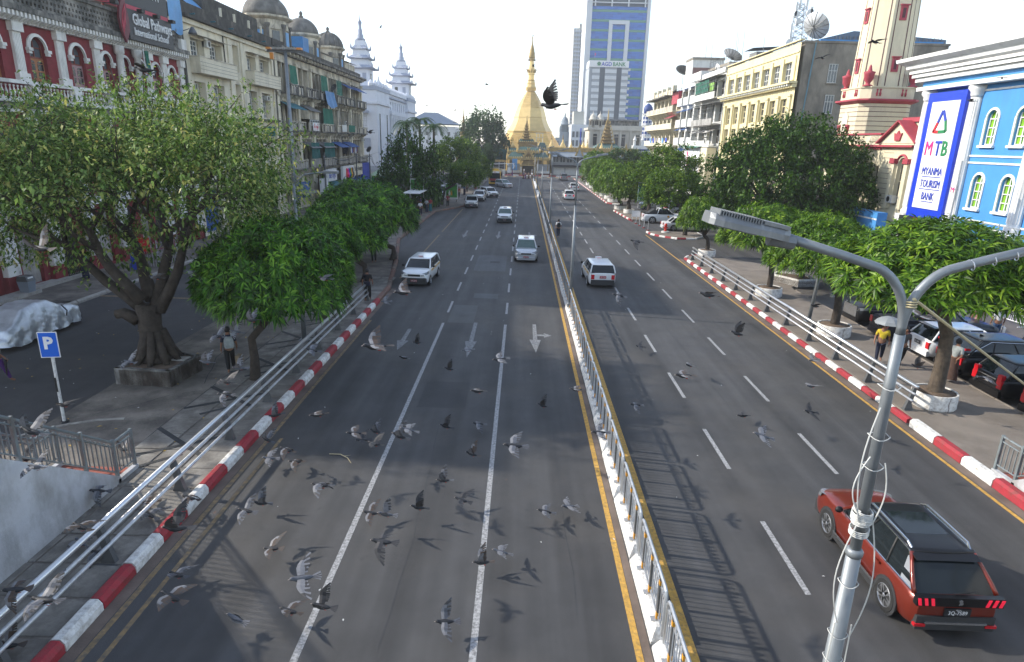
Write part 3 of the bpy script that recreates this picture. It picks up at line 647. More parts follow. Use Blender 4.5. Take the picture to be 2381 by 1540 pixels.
for y in pils:
    p = bxs('pilaster', 'stucco_cream', B, X, 1, .002, .22, y-.32, y+.32, 4.6, 16.6)
    for z in (8.7,12.8,16.3): obj('capital', MB().box(X,X+.34,y-.42,y+.42,z,z+.35), 'stucco_decay', p)
rr = random.Random(5)
for bi, (a, b) in enumerate(bays):
    for fi, z in enumerate((13.2,9.25,4.95)):
        s_ = obj('balcony', MB().box(X+.01,X+1.15,a+.1,b-.15,z-.14,z), 'stone_mossy', B)
        for q in range(4):
            y = a+.4+(b-a-1)*q/3; obj('console', MB().prism([(X+.01,z-.15),(X+1.0,z-.15),(X+.85,z-.4),(X+.35,z-.55),(X+.15,z-.95),(X+.01,z-1.0)], 'y', y-.09, y+.09), 'stucco_decay', s_)
        rm = 'stone_mossy' if fi == 0 else 'stucco_decay'
        obj('handrail', MB().box(X+1.0,X+1.16,a+.1,b-.15,z+.86,z+.98), rm, s_)
        n_ = 6
        for q in range(n_+1): y = a+.15+(b-a-.4)*q/n_; obj('balcony_pier', MB().box(X+1.01,X+1.14,y-.07,y+.07,z,z+.86), 'stucco_decay' if fi else 'stone_mossy', s_)
        for q in range(n_):
            y0_ = a+.15+(b-a-.4)*q/n_+.1; y1_ = a+.15+(b-a-.4)*(q+1)/n_-.1
            obj('balustrade_panel', MB().box(X+1.03,X+1.1,y0_,y1_,z+.02,z+.74), ['soot','stucco_decay','concrete'][(q+bi+fi) % 3] if fi != 2 else 'concrete', s_)
cur = [(0,0,'net_green',.5),(2,0,'net_green',0),(3,0,'net_green',.1),(2,1,'net_green',.2),(1,2,'net_teal',0),(2,2,'net_teal',.0)]
for bi, fi, m_, off in cur:
    a, b = bays[bi]; z = (13.2,9.25,4.95)[fi]; curtain(B, X+1.05, a+.4+off, b-.7 if fi else a+3.2, z+(.9 if fi == 1 else 1.05), z+2.9, m_)
curtain(B, X+1.3, 86.5, 90.8, 12.6, 14.3, 'tarp_blue', 'tarpaulin', .6)
for bi, fi, m_, o_ in ((3,2,'awning_blue',1.5),(4,2,'awning_blue',1.5),(0,1,'awning_teal',1.4),(1,2,'tin',1.3),(2,2,'tin',1.3),(4,0,'awning_blue',1.3),(5,0,'awning_blue',1.2),(1,1,'tin',1.4)):
    a, b = bays[bi]; z = (13.2,9.25,4.95)[fi]; awning(B, X+.05, 1, a+.15, b-.2, z+3.0, o_, .7, m_)
bx('enclosed_balcony', 'stucco_decay', B, X+.02, X+1.12, 80.2, 84.1, 10.6, 11.6); window(B, X+1.14, 1, (80.3,84.0,9.9,10.55), 'frame_white', 'window_grey', 4, 1, .02)
for bi, fi in ((3,1),(4,1),(3,0),(4,0),(5,1)):
    a, b = bays[bi]; z = (13.2,9.25)[fi]; g_ = MB()
    for q in range(6): y = a+.2+(b-a-.5)*q/5; g_.box(X+1.06,X+1.09,y-.015,y+.015,z+.98,z+3)
    for q in range(3): g_.box(X+1.06,X+1.09,a+.2,b-.3,z+1.3+q*.7,z+1.33+q*.7)
    obj('grille', g_, 'steel_dark', B)['kind'] = 'stuff'
for y, z, m_, w_ in ((81.2,9.3,'sign_white',2.2),(94.3,9.35,'frame_white',2.4),(98,9.4,'net_green',3.4),(81.6,5.0,'concrete',1.6)): bx('banner', m_, B, X+1.18, X+1.22, y, y+w_, z, z+.95)
text('banner_lettering', 'ကို ထွန်း', .55, 'ink_red', B, (X+1.23,81.35,9.6), (0,1,0), (0,0,1), .01)
lr = random.Random(3)
for k in range(9): bx('laundry', ['fabric_mix','sign_white','ink_blue','sign_maroon','wood_pink'][k % 5], B, X+1.2, X+1.24, 98+k*.5, 98.4+k*.5, 6.5+lr.uniform(-.3,.1), 7.3)
ac_unit(B, X-.3, 1, 100.2, 10.4); ac_unit(B, X+.2, 1, 109, 8.0)
obj('cornice', MB().prism([(X-.5,17.2),(X+.3,17.2),(X+.5,17.45),(X+1.05,17.55),(X+1.05,17.8),(X-.5,17.8)], 'y', 72.75, 110.7), 'stone_mossy', B)
y = 73.2
while y < 110: obj('modillion', MB().box(X+.3,X+.9,y,y+.22,17.22,17.5), 'stucco_decay', B); y += 1.25
bx('parapet', 'soot', B, X-.3, X+.1, 72.75, 110.6, 17.8, 18.5)
for y, r in ((77.0,2.35),(89.0,2.0),(100.6,2.0)):
    xc = X-2.0
    t_ = obj('turret', MB().lathe([(r,17.8),(r,20.7),(r*1.06,20.75),(r*1.2,20.95),(r*1.2,21.15),(r*1.02,21.2)], (xc,y), 8, PI/8), 'stucco_decay', B)
    for k in range(8):
        a = PI/8+k*PI/4; obj('turret_column', MB().lathe([(.2,18),(.16,18.2),(.15,19.8),(.3,20.1),(.3,20.3)], (xc+math.cos(a)*r*1.02, y+math.sin(a)*r*1.02), 6), 'dome_grey', t_)
        a2 = k*PI/4; M_ = Matrix.Translation((xc,y,0)) @ Matrix.Rotation(a2,4,'Z')
        obj('turret_window', MB().box(r*.93,r*.96,-.42,.42,18.2,19.6).xf(M_), 'window_dark' if k % 2 else 'tarp_pale', t_)
        obj('window_gable', MB().prism([(-.6,19.75),(.6,19.75),(0,20.35)], 'x', r*.93, r*.99).xf(M_), 'stucco_decay', t_)
    d_ = obj('dome', MB().lathe([(r*1.05*math.cos(q*PI/18), 21.15+r*1.0*math.sin(q*PI/18)) for q in range(9)], (xc,y), 20), 'dome_grey', t_, True)
    for k in range(16): a = k*PI/8; obj('dome_rib', MB().tube([(xc+r*1.07*math.cos(q*PI/14)*math.cos(a), y+r*1.07*math.cos(q*PI/14)*math.sin(a), 21.15+r*1.02*math.sin(q*PI/14)) for q in range(7)], .05, 4), 'stone_mossy', t_) if y > 95 else None
    obj('finial', MB().lathe([(.3,21.1+r),(.34,21.3+r),(.16,21.4+r),(.25,21.6+r),(.2,21.8+r),(.05,21.95+r)], (xc,y), 8), 'dome_grey', t_, True)
bx('roof_hut', 'tarp_blue', B, X-3, X-.4, 84.2, 86.4, 18.2, 20.3); bx('roof_hut', 'stucco_decay', B, X-4, X-.6, 93.2, 97.6, 17.8, 19.4); bx('roof_hut', 'stucco_decay', B, X-4, X-.6, 104.4, 109.8, 17.8, 19.6)
awning(B, X-3, 1, 93, 98, 20.1, 2.6, .6, 'tin', 'roof_sheet'); awning(B, X-3, 1, 104, 110, 20.4, 2.8, .7, 'stone_mossy', 'roof_sheet')
# shop signs and awnings at street level
for y0, y1, z0, z1, m_ in ((86.2,90.2,2.9,4.5,'sign_white'),(93.4,99.6,2.7,4.6,'sign_white'),(99.8,104.8,3.0,4.7,'stucco_cream'),(105.2,109.6,1.8,4.7,'ink_blue'),(83.4,86.0,.8,3.4,'sign_white'),(74.5,78.6,1.6,3.4,'awning_blue')):
    bx('shop_sign', m_, B, X+.9, X+1.25, y0, y1, z0, z1)
text('sign_lettering', 'Be oys', 1.1, 'ink_blue', B, (X+1.27,86.5,3.3), (0,1,0), (0,0,1), .01); text('sign_lettering', 'Style beauty', .95, 'ink_black', B, (X+1.27,100,3.7), (0,1,0), (0,0,1), .01)
for k, m_ in enumerate(('ink_red','ink_pink','ink_blue','ink_green','orange','ink_black')): obj('painted_figure', MB().lathe([(.2,2.85),(.34,3.3),(.2,3.8),(.22,4.1),(.05,4.35)], (X+1.2,95.2+k*.68), 6), m_, B)
for y0, y1, m_ in ((85.8,92.2,'awning_teal'),(99.6,105.0,'awning_blue'),(73.8,79.0,'tin'),(93,98.6,'tin')): awning(B, X+.1, 1, y0, y1, 2.75, 2.2, .6, m_)
dish('satellite_dish', 'small dark satellite dish on the end balcony of the domed apartments', (X+1.3,110,6.2), .55, -.6, 1.1, 'steel_dark', 6, .5)
dish('satellite_dish', 'small dark satellite dish on a first floor balcony above blue awnings', (X+1.3,95.6,6.2), .6, -.6, 1.1, 'steel_dark', 6, .5)
dish('satellite_dish', 'small dark satellite dish beside a green curtain on the top balcony', (X+1.3,91,14.4), .55, -.6, 1.1, 'steel_dark', 6, .5)
# ================================================================== city hall with tiered towers
B = thing('city_hall', 'long pale white hall with tall columns and two tiered pagoda roofed towers', 'building', (X,140,0), world=True)
bx('corner_pavilion', 'hall_white', B, X-16, X, 122.5, 134, 0, 17.0); bx('corner_pavilion', 'hall_white', B, X-16, X, 155, 166, 0, 17.0)
wh = [(135.2+k*2.45,136.3+k*2.45,14.1,15.9) for k in range(8)]
wall('wall', 'hall_white', B, X-.6, 1, 134, 155, 0, 17.2, wh, .3); bx('rear_block', 'hall_white', B, X-16, X-1, 134, 155, 0, 17.1)
for h in wh: window(B, X-.6, 1, h, 'hall_white', 'window_grey', 1, 2, .2)
for k in range(9): obj('column', MB().lathe([(.62,1),(.62,2),(.5,2.2),(.45,12.4),(.62,12.8),(.62,13.2)], (X-.1,135+k*2.4), 10), 'hall_white', B, True)
for k in range(8): bxs('tall_window', 'window_grey', B, X-.6, 1, .004, .06, 135.7+k*2.4, 136.7+k*2.4, 2.5, 12)
bxs('entablature', 'hall_white', B, X-.6, 1, .01, 1.1, 134, 155, 13.2, 13.9); bxs('parapet_band', 'hall_trim', B, X-.6, 1, .01, .4, 134, 155, 16.4, 16.7)
obj('parapet', MB().box(X-1,X-.2,134,155,17.2,18.0), 'hall_white', B)
for k in range(16): obj('parapet_ornament', MB().prism([(134.3+k*1.3,18.0),(135.3+k*1.3,18.0),(134.8+k*1.3,18.5)], 'x', X-.6, X-.3), 'hall_white', B)
for (y0, y1) in ((122.5,134),(155,166)):
    obj('pavilion_cornice', MB().box(X-16.3,X+.35,y0-.35,y1+.35,14.6,15.1), 'hall_white', B); obj('pavilion_parapet', MB().box(X-16.1,X+.15,y0-.15,y1+.15,17.0,17.7), 'hall_trim', B)
    for k in range(5):
        obj('pavilion_ornament', MB().lathe([(.5,17.7),(.55,18.1),(.1,18.8)], (X-.4,y0+1+k*(y1-y0-2)/4), 6), 'hall_white', B)
        obj('pavilion_ornament', MB().lathe([(.5,17.7),(.55,18.1),(.1,18.8)], (X-1-k*2.2,y0+.2), 6), 'hall_white', B)
    bxs('slit_window', 'window_grey', B, X, 1, .003, .03, y0+2, y0+2.8, 4, 13); bxs('slit_window', 'window_grey', B, X, 1, .003, .03, y1-3, y1-2.2, 4, 13)
bx('canopy', 'hall_trim', B, X-6, X-1.5, 121.3, 122.4, 13.0, 13.4); bx('base_fence', 'hall_trim', B, X-8, X, 121.6, 122.3, 2.6, 3.6); bx('notice', 'hall_trim', B, X-2.6, X-1.4, 122.4, 122.48, 6.8, 8.6)
for vx, Y in ((844,128),(935,160)):
    xc = on_y(vx, 250, Y).x; s = 1.0 if Y < 140 else 1.12
    t_ = obj('tower', MB().box(xc-1.75*s,xc+1.75*s,Y-1.75*s,Y+1.75*s,17,20.9), 'hall_white', B)
    for sx in (-1,1): obj('tower_window', MB().box(xc+sx*.9-.35,xc+sx*.9+.35,Y-1.79*s,Y-1.76*s,18.7,20.2), 'window_dark' if sx < 0 else 'hall_trim', t_)
    obj('tower_window', MB().box(xc+1.76*s,xc+1.79*s,Y-.5,Y+.5,18.7,20.2), 'window_dark', t_)
    z = 20.9
    for k, (rw, rh) in enumerate(((2.75,1.0),(2.15,.95),(1.55,.9))):
        obj('tier_roof', MB().lathe([(rw*s*1.3,z),(rw*s*1.45,z+.18),(rw*s*1.15,z+.4),(rw*s*.95,z+.7)], (xc,Y), 4, PI/4), 'hall_trim', t_)
        obj('tier_body', MB().lathe([(rw*s*.85,z+.7),(rw*s*.8,z+.7+rh)], (xc,Y), 4, PI/4), 'hall_white', t_)
        for sx in (-1,1):
            for sy in (-1,1): obj('corner_horn', MB().lathe([(.16*s,z+.15),(.2*s,z+.5),(.02,z+1.1)], (xc+sx*rw*s*.95,Y+sy*rw*s*.95), 5), 'hall_trim', t_)
            obj('roof_gable', MB().prism([(xc-.7*s,z+.1),(xc+.7*s,z+.1),(xc,z+.9)], 'y', Y+sx*rw*s*1.0-.1, Y+sx*rw*s*1.0+.1), 'hall_white', t_)
        z += .7+rh
    obj('spire', MB().lathe([(.85*s,z),(1.0*s,z+.25),(.6*s,z+.5),(.62*s,z+1.0),(.42*s,z+1.15),(.45*s,z+1.9),(.28*s,z+2.1),(.3*s,z+2.9),(.42*s,z+3.1),(.12*s,z+3.6),(.05,z+4.2),(.02,z+4.9)], (xc,Y), 10), 'hall_trim', t_, True)
p = on_y(880,183,230)
O_ = obj('obelisk', MB().lathe([(2.0,0),(1.9,4),(1.3,4.2),(.85,p.z-2),(.02,p.z+1.2)], (p.x,230), 4, PI/4), 'hall_white'); tag(O_, 'slim white obelisk standing behind the pale hall roof', 'monument')
# ================================================================== right side
mat('bank_blue', (.06,.25,.55), .65, var=.08, sc=.8, dirt=(.07,.19,.4), damt=.45, dsc=.7, dstretch=.12)
mat('board_blue', (.012,.045,.5), .45, var=.05); mat('bank_white', (.7,.7,.68), .65, var=.06, sc=1, dirt=(.4,.4,.38), damt=.4, dsc=1.1, dstretch=.2)
mat('blind_green', (.2,.42,.03), .3, var=.25, sc=1.2, spec=.6)
mat('tower_cream', (.62,.56,.4), .8, var=.06, sc=1, dirt=(.42,.38,.28), damt=.3, dsc=.7)
mat('trim_red', (.35,.05,.07), .65, var=.12, sc=2); mat('groove_dark', (.09,.035,.04), .8)
mat('cement_grey', (.28,.25,.205), .95, var=.22, sc=.6, bump=.3, bsc=8, dirt=(.1,.092,.08), damt=.62, dsc=.55, dstretch=.4)
mat('stucco_yellow', (.68,.6,.36), .8, var=.05, sc=.8, dirt=(.5,.4,.2), damt=.3, dsc=.6)
mat('stucco_pale', (.66,.6,.44), .85, var=.1, sc=1, dirt=(.28,.25,.19), damt=.45, dsc=.7)
mat('apt_white', (.66,.66,.63), .8, var=.08, sc=1, dirt=(.35,.34,.32), damt=.4, dsc=.7)
mat('apt_dirty', (.36,.35,.33), .85, var=.2, sc=1.2, dirt=(.1,.1,.095), damt=.6, dsc=.9)
mat('stair_brown', (.2,.115,.1), .8, var=.12); mat('roof_tin_blue', (.1,.14,.2), .5, .3, var=.2, sc=1.5)
X = 31.0
# ---- blue bank
B = thing('bank_building', 'bright blue bank building with white columns and arched green windows', 'building', (X,44,0), world=True)
wy = [44.75,42.05,36.2,33.4]
hu = [(y-.5,y+.5,9.2,11.45,True) for y in wy]; hl = [(y-.5,y+.5,5.05,7.3,True) for y in wy]
wall('wall', 'bank_blue', B, X, -1, 26, 52.5, 0, 13.6, hu+hl, .22); bx('rear_block', 'bank_blue', B, X+.3, X+16, 26, 52.4, 0, 13.6)
for h in hu+hl:
    window(B, X, -1, h, 'bank_white', 'blind_green', 2, 4, .2, .09)
    arch_band(B, X, -1, (h[0],h[1],h[2],h[3]), 'bank_white', .16, .08, imposts=False)
    for s in (h[0]-.16, h[1]): bxs('window_jamb', 'bank_white', B, X, -1, .002, .08, s, s+.16, h[2], h[3]-.5)
    bxs('window_sill', 'bank_white', B, X, -1, .002, .2, h[0]-.22, h[1]+.22, h[2]-.16, h[2])
for y in (51.9,46.6,40.5,31.5):
    c_ = obj('column', MB().lathe([(.52,3.9),(.52,4.2),(.42,4.35),(.43,8),(.38,12.35)], (X-.12,y), 16), 'bank_white', B, True)
    for k in range(9): a = PI/2+PI*(k+.5)/9; obj('flute', MB().tube([(X-.12+.425*math.cos(a),y+.425*math.sin(a),4.5),(X-.12+.38*math.cos(a),y+.38*math.sin(a),12.2)], .035, 4), 'bank_white', c_)
    obj('capital', MB().lathe([(.4,12.35),(.46,12.5),(.46,12.65),(.62,12.85),(.62,13.1)], (X-.12,y), 16), 'bank_white', c_, True)
    obj('plinth', MB().box(X-.75,X,y-.6,y+.6,0,3.9), 'bank_white', c_)
bxs('architrave', 'bank_white', B, X, -1, .003, .8, 26, 52.8, 13.12, 13.4); bxs('frieze', 'bank_blue', B, X, -1, .002, .4, 26, 52.7, 13.42, 13.78)
for i, (d_, z0, z1) in enumerate(((.75,13.8,14.1),(.95,14.12,14.38),(1.1,14.4,14.6))): bx('cornice_step', 'bank_white', B, X-d_, X+16, 26, 52.5+d_, z0, z1)
obj('cornice', MB().loft([[(X-a,52.5+a,z),(X-a,26,z),(X+16,26,z),(X+16,52.5+a,z)] for a, z in ((1.1,14.62),(1.3,14.75),(1.35,15.0),(1.85,15.25),(1.9,15.5))]), 'bank_white', B)
for z in (8.5,8.05,4.25,3.85,12.75): bxs('string_course', 'bank_white', B, X, -1, .003, .07, 26, 52.45, z-.06, z+.06)
S = thing('bank_signboard', 'tall blue framed white board reading MTB Myanma Tourism Bank', 'signboard', (X-.5,49,4), world=True)
bx('frame', 'board_blue', S, X-.75, X-.15, 46.75, 51.0, 3.9, 12.85); bx('face', 'sign_white', S, X-.8, X-.752, 47.2, 50.35, 4.6, 12.2)
def bar3(p, q, w, m_, nm):
    p, q = Vector((0,*p)), Vector((0,*q)); d = (q-p).normalized(); nr = Vector((0,-d.z,d.y))*w/2; a = Vector((X-.86,0,0)); b_ = Vector((X-.8,0,0))
    obj(nm, MB().loft([[p-nr+a,p+nr+a,q+nr+a,q-nr+a],[p-nr+b_,p+nr+b_,q+nr+b_,q-nr+b_]]), m_, S)
bar3((48.85,11.55),(49.2,10.75),.2,'ink_blue','logo_stroke'); bar3((49.2,10.75),(49.55,10.1),.2,'ink_red','logo_stroke'); bar3((49.6,10.12),(48.95,10.1),.2,'ink_red','logo_stroke')
bar3((48.95,10.1),(48.15,10.12),.2,'ink_green','logo_stroke'); bar3((48.12,10.12),(48.35,10.85),.2,'ink_green','logo_stroke'); bar3((48.35,10.85),(48.78,11.55),.2,'ink_blue','logo_stroke')
for ch, y, m_ in (('M',50.15,'ink_pink'),('T',48.98,'ink_blue'),('B',48.2,'ink_green')): text('lettering', ch, 1.45, m_, S, (X-.82,y,8.45), (0,-1,0), (0,0,1), .03, bold=0 if ch == 'M' else .02, sx=.86)
for tx, y0, y1, z in (('MYANMA',49.85,47.65,7.05),('TOURISM',49.9,47.45,6.15),('BANK',49.4,47.95,5.25)):
    text('lettering', tx, .78, 'ink_blue', S, (X-.82,(y0+y1)/2,z), (0,-1,0), (0,0,1), .02, 'CENTER', sx=.72)
    bx('underline', 'ink_blue', S, X-.83, X-.8, y1, y0, z-.16, z-.11)
bx('display', 'sign_dark', S, X-.9, X-.2, 46.4, 51.6, 2.9, 3.86); obj('display_stripe', MB().box(X-.92,X-.905,49.2,49.7,2.9,3.86), 'ink_red', S); obj('display_stripe', MB().box(X-.92,X-.905,48.3,48.8,2.9,3.86), 'ink_green', S)
C_ = thing('bank_canopy', 'low blue canopy fascia with a white stripe left of the bank board', 'canopy', (X-2,53.5,0), world=True)
bx('fascia', 'bank_blue', C_, X-2.4, X-1.6, 52.0, 57.0, 2.4, 3.9); bx('stripe', 'bank_white', C_, X-2.42, X-2.401, 52.0, 57.0, 3.3, 3.42); bx('soffit', 'bank_white', C_, X-2.3, X, 52.0, 57.0, 2.2, 2.39)
for y in (52.3,56.7): bx('support', 'bank_white', C_, X-2.1, X-1.9, y-.1, y+.1, 0, 2.2)
for k in range(4): obj('lamp_arm', MB().tube([(X-2.4,52.8+k*1.15,3.85),(X-2.9,52.8+k*1.15,4.05)], .03, 4), 'black', C_)
S = thing('rooftop_railing', 'blue panel and steel railing in front of the blue bank windows', 'railing', (X-3,40,0), world=True)
bx('panel', 'board_blue', S, X-3.0, X-2.8, 30, 43.4, 1.6, 3.0)
for k in range(6): obj('post', MB().tube([(X-2.9,30.5+k*2.5,3.0),(X-2.9,30.5+k*2.5,4.7)], .04, 5), 'galv', S)
for z in (3.6,4.1,4.6): obj('rail', MB().tube([(X-2.9,30.2,z),(X-2.9,43.3,z)], .03, 5), 'galv', S)
for y in (30.5,36,43): bx('support', 'concrete', S, X-2.95, X-2.85, y-.1, y+.1, 0, 1.6)
F = thing('bank_flag', 'white bank flag hanging on a pole before the blue facade', 'flag', (X-4,40.6,0), world=True)
obj('pole', MB().tube([(X-4,40.8,0),(X-4,40.8,8.2)], .05, 6), 'galv', F); curtain(F, X-4, 40.78, 41.25, 5.0, 7.3, 'sign_white', 'flag', .3)
text('flag_mark', 'M', .45, 'ink_pink', F, (X-4.12,41.15,6.3), (0,-1,0), (0,0,1), .01)
# ---- cream and red church-like facade with gable
B = thing('gabled_facade', 'cream facade with dark red trim and a pointed gable beside the blue bank', 'building', (X,58,0), world=True)
gh = [(57.6,58.4,4.6,7.4),(59.6,60.4,4.6,7.4)]
wall('wall', 'tower_cream', B, X, -1, 52.55, 68, 0, 9.0, gh+[(53.6,54.7,4.4,8.2,True)], .35); bx('rear_block', 'tower_cream', B, X+.4, X+12, 52.55, 62, 0, 9.0)
for h in gh: window(B, X, -1, h, 'tower_cream', 'interior', 1, 1, .33)
window(B, X, -1, (53.6,54.7,4.4,8.2), 'tower_cream', 'interior', 2, 2, .33)
for z in [3.9+.42*k for k in range(12)]:
    for y0, y1 in ((55.6,57.1),(52.6,53.0)): bxs('groove', 'groove_dark', B, X, -1, .001, .004, y0, y1, z, z+.03)
for y in (55.1,53.2):
    c_ = bxs('pilaster', 'tower_cream', B, X, -1, .002, .25, y-.25, y+.25, 4.1, 7.7); obj('capital', MB().box(X-.36,X,y-.36,y+.36,7.7,8.1), 'trim_red', c_)
arch_band(B, X-.002, -1, (53.45,54.85,4.4,8.35), 'trim_red', .12, .15, imposts=False)
bxs('cornice', 'trim_red', B, X, -1, .002, .4, 52.6, 68, 9.0, 9.16); bxs('frieze', 'tower_cream', B, X, -1, .002, .25, 52.6, 68, 9.17, 9.3)
for k in range(26): bxs('dentil', 'trim_red', B, X, -1, .002, .2, 57.6+k*.4, 57.8+k*.4, 8.8, 8.98)
bxs('parapet', 'tower_cream', B, X, -1, -.2, .15, 57.6, 68, 9.31, 10.0); bxs('coping', 'trim_red', B, X, -1, -.25, .3, 57.6, 68, 10.02, 10.16)
for k in range(4):
    for q in range(6): obj('baluster', MB().lathe([(.06,9.4),(.09,9.55),(.04,9.75),(.07,9.95)], (X-.17,58.2+k*2.4+q*.25), 6), 'stucco_cream', B, True)
g_ = obj('gable', MB().prism([(52.2,9.31),(57.5,9.31),(54.85,10.95)], 'x', X-.3, X+.6), 'tower_cream', B)
for s, (a, b_) in enumerate((((57.7,9.25),(54.85,11.02)),((54.85,11.02),(52.0,9.25)))):
    d = Vector((b_[0]-a[0], b_[1]-a[1])).normalized(); n_ = Vector((-d.y, d.x))*.11
    if n_.y < 0: n_ = -n_
    obj('gable_coping', MB().prism([(a[0],a[1]),(b_[0],b_[1]),(b_[0]+n_.x,b_[1]+n_.y),(a[0]+n_.x,a[1]+n_.y)], 'x', X-.6, X+.6), 'trim_red', g_)
obj('gable_ornament', MB().prism([(55.2,9.5),(54.5,9.5),(54.3,10.1),(54.6,10.0),(54.85,10.3),(55.1,10.0),(55.4,10.1)], 'x', X-.42, X-.3), 'trim_red', g_)
bx('attic', 'tower_cream', B, X+.7, X+9, 52.3, 56, 9.3, 11.0); bx('attic_coping', 'trim_red', B, X+.5, X+9.2, 52.1, 56.2, 11.0, 11.35)
ac_unit(B, X-.05, -1, 53.9, 4.55, .9, .6)
# ---- octagonal tower
T = thing('octagonal_tower', 'tall cream octagonal tower with red trim, urns and small red windows', 'tower', (33.6,65.0,0), world=True)
tc = (33.5,64.9)
def octs(r, z, ch): return [(tc[0]+a, tc[1]+b, z) for a, b in ((-r,-r+ch),(-r+ch,-r),(r-ch,-r),(r,-r+ch),(r,r-ch),(r-ch,r),(-r+ch,r),(-r,r-ch))]
obj('base', MB().loft([octs(2.42,0,.7), octs(2.42,12.85,.7)]), 'tower_cream', T)
for z in [9.6+.42*k for k in range(8)]: obj('groove', MB().loft([octs(2.43,z,.7), octs(2.43,z+.05,.7)]), 'groove_dark', T)
obj('cornice', MB().loft([octs(2.45,12.87,.7), octs(2.85,13.1,.7), octs(2.85,13.25,.7)]), 'trim_red', T); obj('parapet', MB().loft([octs(2.5,13.26,.7), octs(2.5,14.2,.7)]), 'tower_cream', T)
obj('parapet_cap', MB().loft([octs(2.58,14.21,.7), octs(2.58,14.32,.7)]), 'tower_cream', T)
def octr(r, z): return [(tc[0]+r/math.cos(PI/8)*math.cos(PI/8+k*PI/4), tc[1]+r/math.cos(PI/8)*math.sin(PI/8+k*PI/4), z) for k in range(8)]
obj('shaft', MB().loft([octr(2.25,14.3), octr(1.95,26)]), 'tower_cream', T)
for k in range(8):
    a = k*PI/4; M_ = Matrix.Translation((*tc,0)) @ Matrix.Rotation(a,4,'Z')
    if k % 2 == 0:
        for z in (15.6,19.9,24): 
            r = 2.25-.3*(z-14.3)/11.7; w_ = obj('shaft_window', MB().box(r-.05,r+.1,-.3,.3,z,z+1.2).xf(M_), 'trim_red', T); obj('opening', MB().box(r+.1,r+.115,-.13,.13,z+.2,z+1.0).xf(M_), 'groove_dark', w_); obj('hood', MB().box(r,r+.2,-.4,.4,z+1.2,z+1.3).xf(M_), 'trim_red', w_)
    for s in (-.62,.62): obj('face_strip', MB().loft([[(2.25-.3*t+.001,s*(1-.1*t)-.04,14.4+11.3*t),(2.25-.3*t+.02,s*(1-.1*t)-.04,14.4+11.3*t),(2.25-.3*t+.02,s*(1-.1*t)+.04,14.4+11.3*t),(2.25-.3*t+.001,s*(1-.1*t)+.04,14.4+11.3*t)] for t in (0,1)]).xf(M_), 'groove_dark', T)
for sx, sy in ((-1,-1),(1,-1),(-1,1),(1,1)): obj('urn', MB().lathe([(.42,14.33),(.42,14.42),(.2,14.5),(.2,14.65),(.38,14.9),(.44,15.4),(.5,15.55),(.2,15.65),(.16,15.8),(.1,16.05),(.02,16.2)], (tc[0]+sx*2.05,tc[1]+sy*2.05), 12), 'trim_red', T, True)
for yy in (-1.3,-1.0,1.0,1.3):
    obj('parapet_baluster', MB().lathe([(.06,13.5),(.11,13.7),(.05,13.9),(.1,14.1)], (tc[0]-2.53,tc[1]+yy), 6), 'trim_red', T, True); obj('parapet_baluster', MB().lathe([(.06,13.5),(.11,13.7),(.05,13.9),(.1,14.1)], (tc[0]+yy,tc[1]-2.53), 6), 'trim_red', T, True)
obj('niche', MB().prism([(tc[1]+.9*math.cos(PI*k/10)*.6+.3, 11.6+.55*math.sin(PI*k/10)) for k in range(11)]+[(tc[1]-.25,10.4),(tc[1]+.85,10.4)], 'x', tc[0]-2.5, tc[0]-2.44), 'stucco_cream', T)
for s in (-.5,1.1): obj('niche_bracket', MB().lathe([(.12,10.3),(.26,10.9),(.26,11.0)], (tc[0]-2.5,tc[1]+s), 6), 'trim_red', T)
# ---- grey flank and yellow building
B = thing('yellow_building', 'sunlit yellow building with tall paired windows and a bare grey flank', 'building', (X,90,0), world=True)
uw = [(80.2+k*3.53,82.5+k*3.53,16.3,18.4) for k in range(7)]; lw = [(80.3+k*3.53,82.2+k*3.53,11.9,14.35) for k in range(7)]; gw = [(80.3+k*3.53,82.2+k*3.53,8.2,11.3) for k in range(7)]; sw = [(80.3+k*3.53,82.6+k*3.53,.3,6.8) for k in range(7)]
wall('wall', 'stucco_yellow', B, X, -1, 78.3, 105.2, 0, 20.2, uw+lw+gw+sw, .4); bx('rear_block', 'cement_grey', B, X+.45, X+16.5, 78.3, 105.2, 0, 20.15)
bx('roof', 'cement_grey', B, X+.4, X+16.6, 78.2, 105.3, 20.16, 20.4)
for h in uw: window(B, X, -1, h, 'bank_white', 'window_grey', 3, 3, .35, .09)
for h in lw+gw: window(B, X, -1, h, 'stucco_yellow', 'interior', 2, 3, .36, .12)
for h in sw: bxs('shop_opening', 'interior', B, X, -1, -.4, -.36, *h)
for k in range(8):
    y = 79.7+k*3.53-.45; bxs('pilaster', 'stucco_yellow', B, X, -1, .002, .22, y-.4, y+.4, 7.2, 14.5); bxs('pilaster_cap', 'stucco_yellow', B, X, -1, .002, .3, y-.48, y+.48, 14.51, 14.75)
    bxs('pilaster', 'stucco_yellow', B, X, -1, .002, .15, y-.35, y+.35, 16.3, 18.9)
for h in lw:
    for q in range(3): bxs('sill_panel', 'stucco_yellow', B, X, -1, -.2, -.08, h[0]+q*.63, h[0]+q*.63+.55, 11.32, 11.88)
bxs('cornice', 'stucco_yellow', B, X, -1, .002, 1.0, 77.9, 105.6, 15.85, 16.1); bxs('cornice_bed', 'stucco_yellow', B, X, -1, .002, .5, 78.0, 105.5, 15.45, 15.83)
y = 78.6
while y < 105: bxs('modillion', 'bank_white', B, X, -1, .5, .85, y, y+.28, 15.6, 15.83); y += .72
bxs('top_band', 'stucco_yellow', B, X, -1, .002, .12, 78.4, 105.2, 19.2, 19.35); bxs('coping', 'stucco_yellow', B, X, -1, -.3, .18, 78.2, 105.4, 20.42, 20.55)
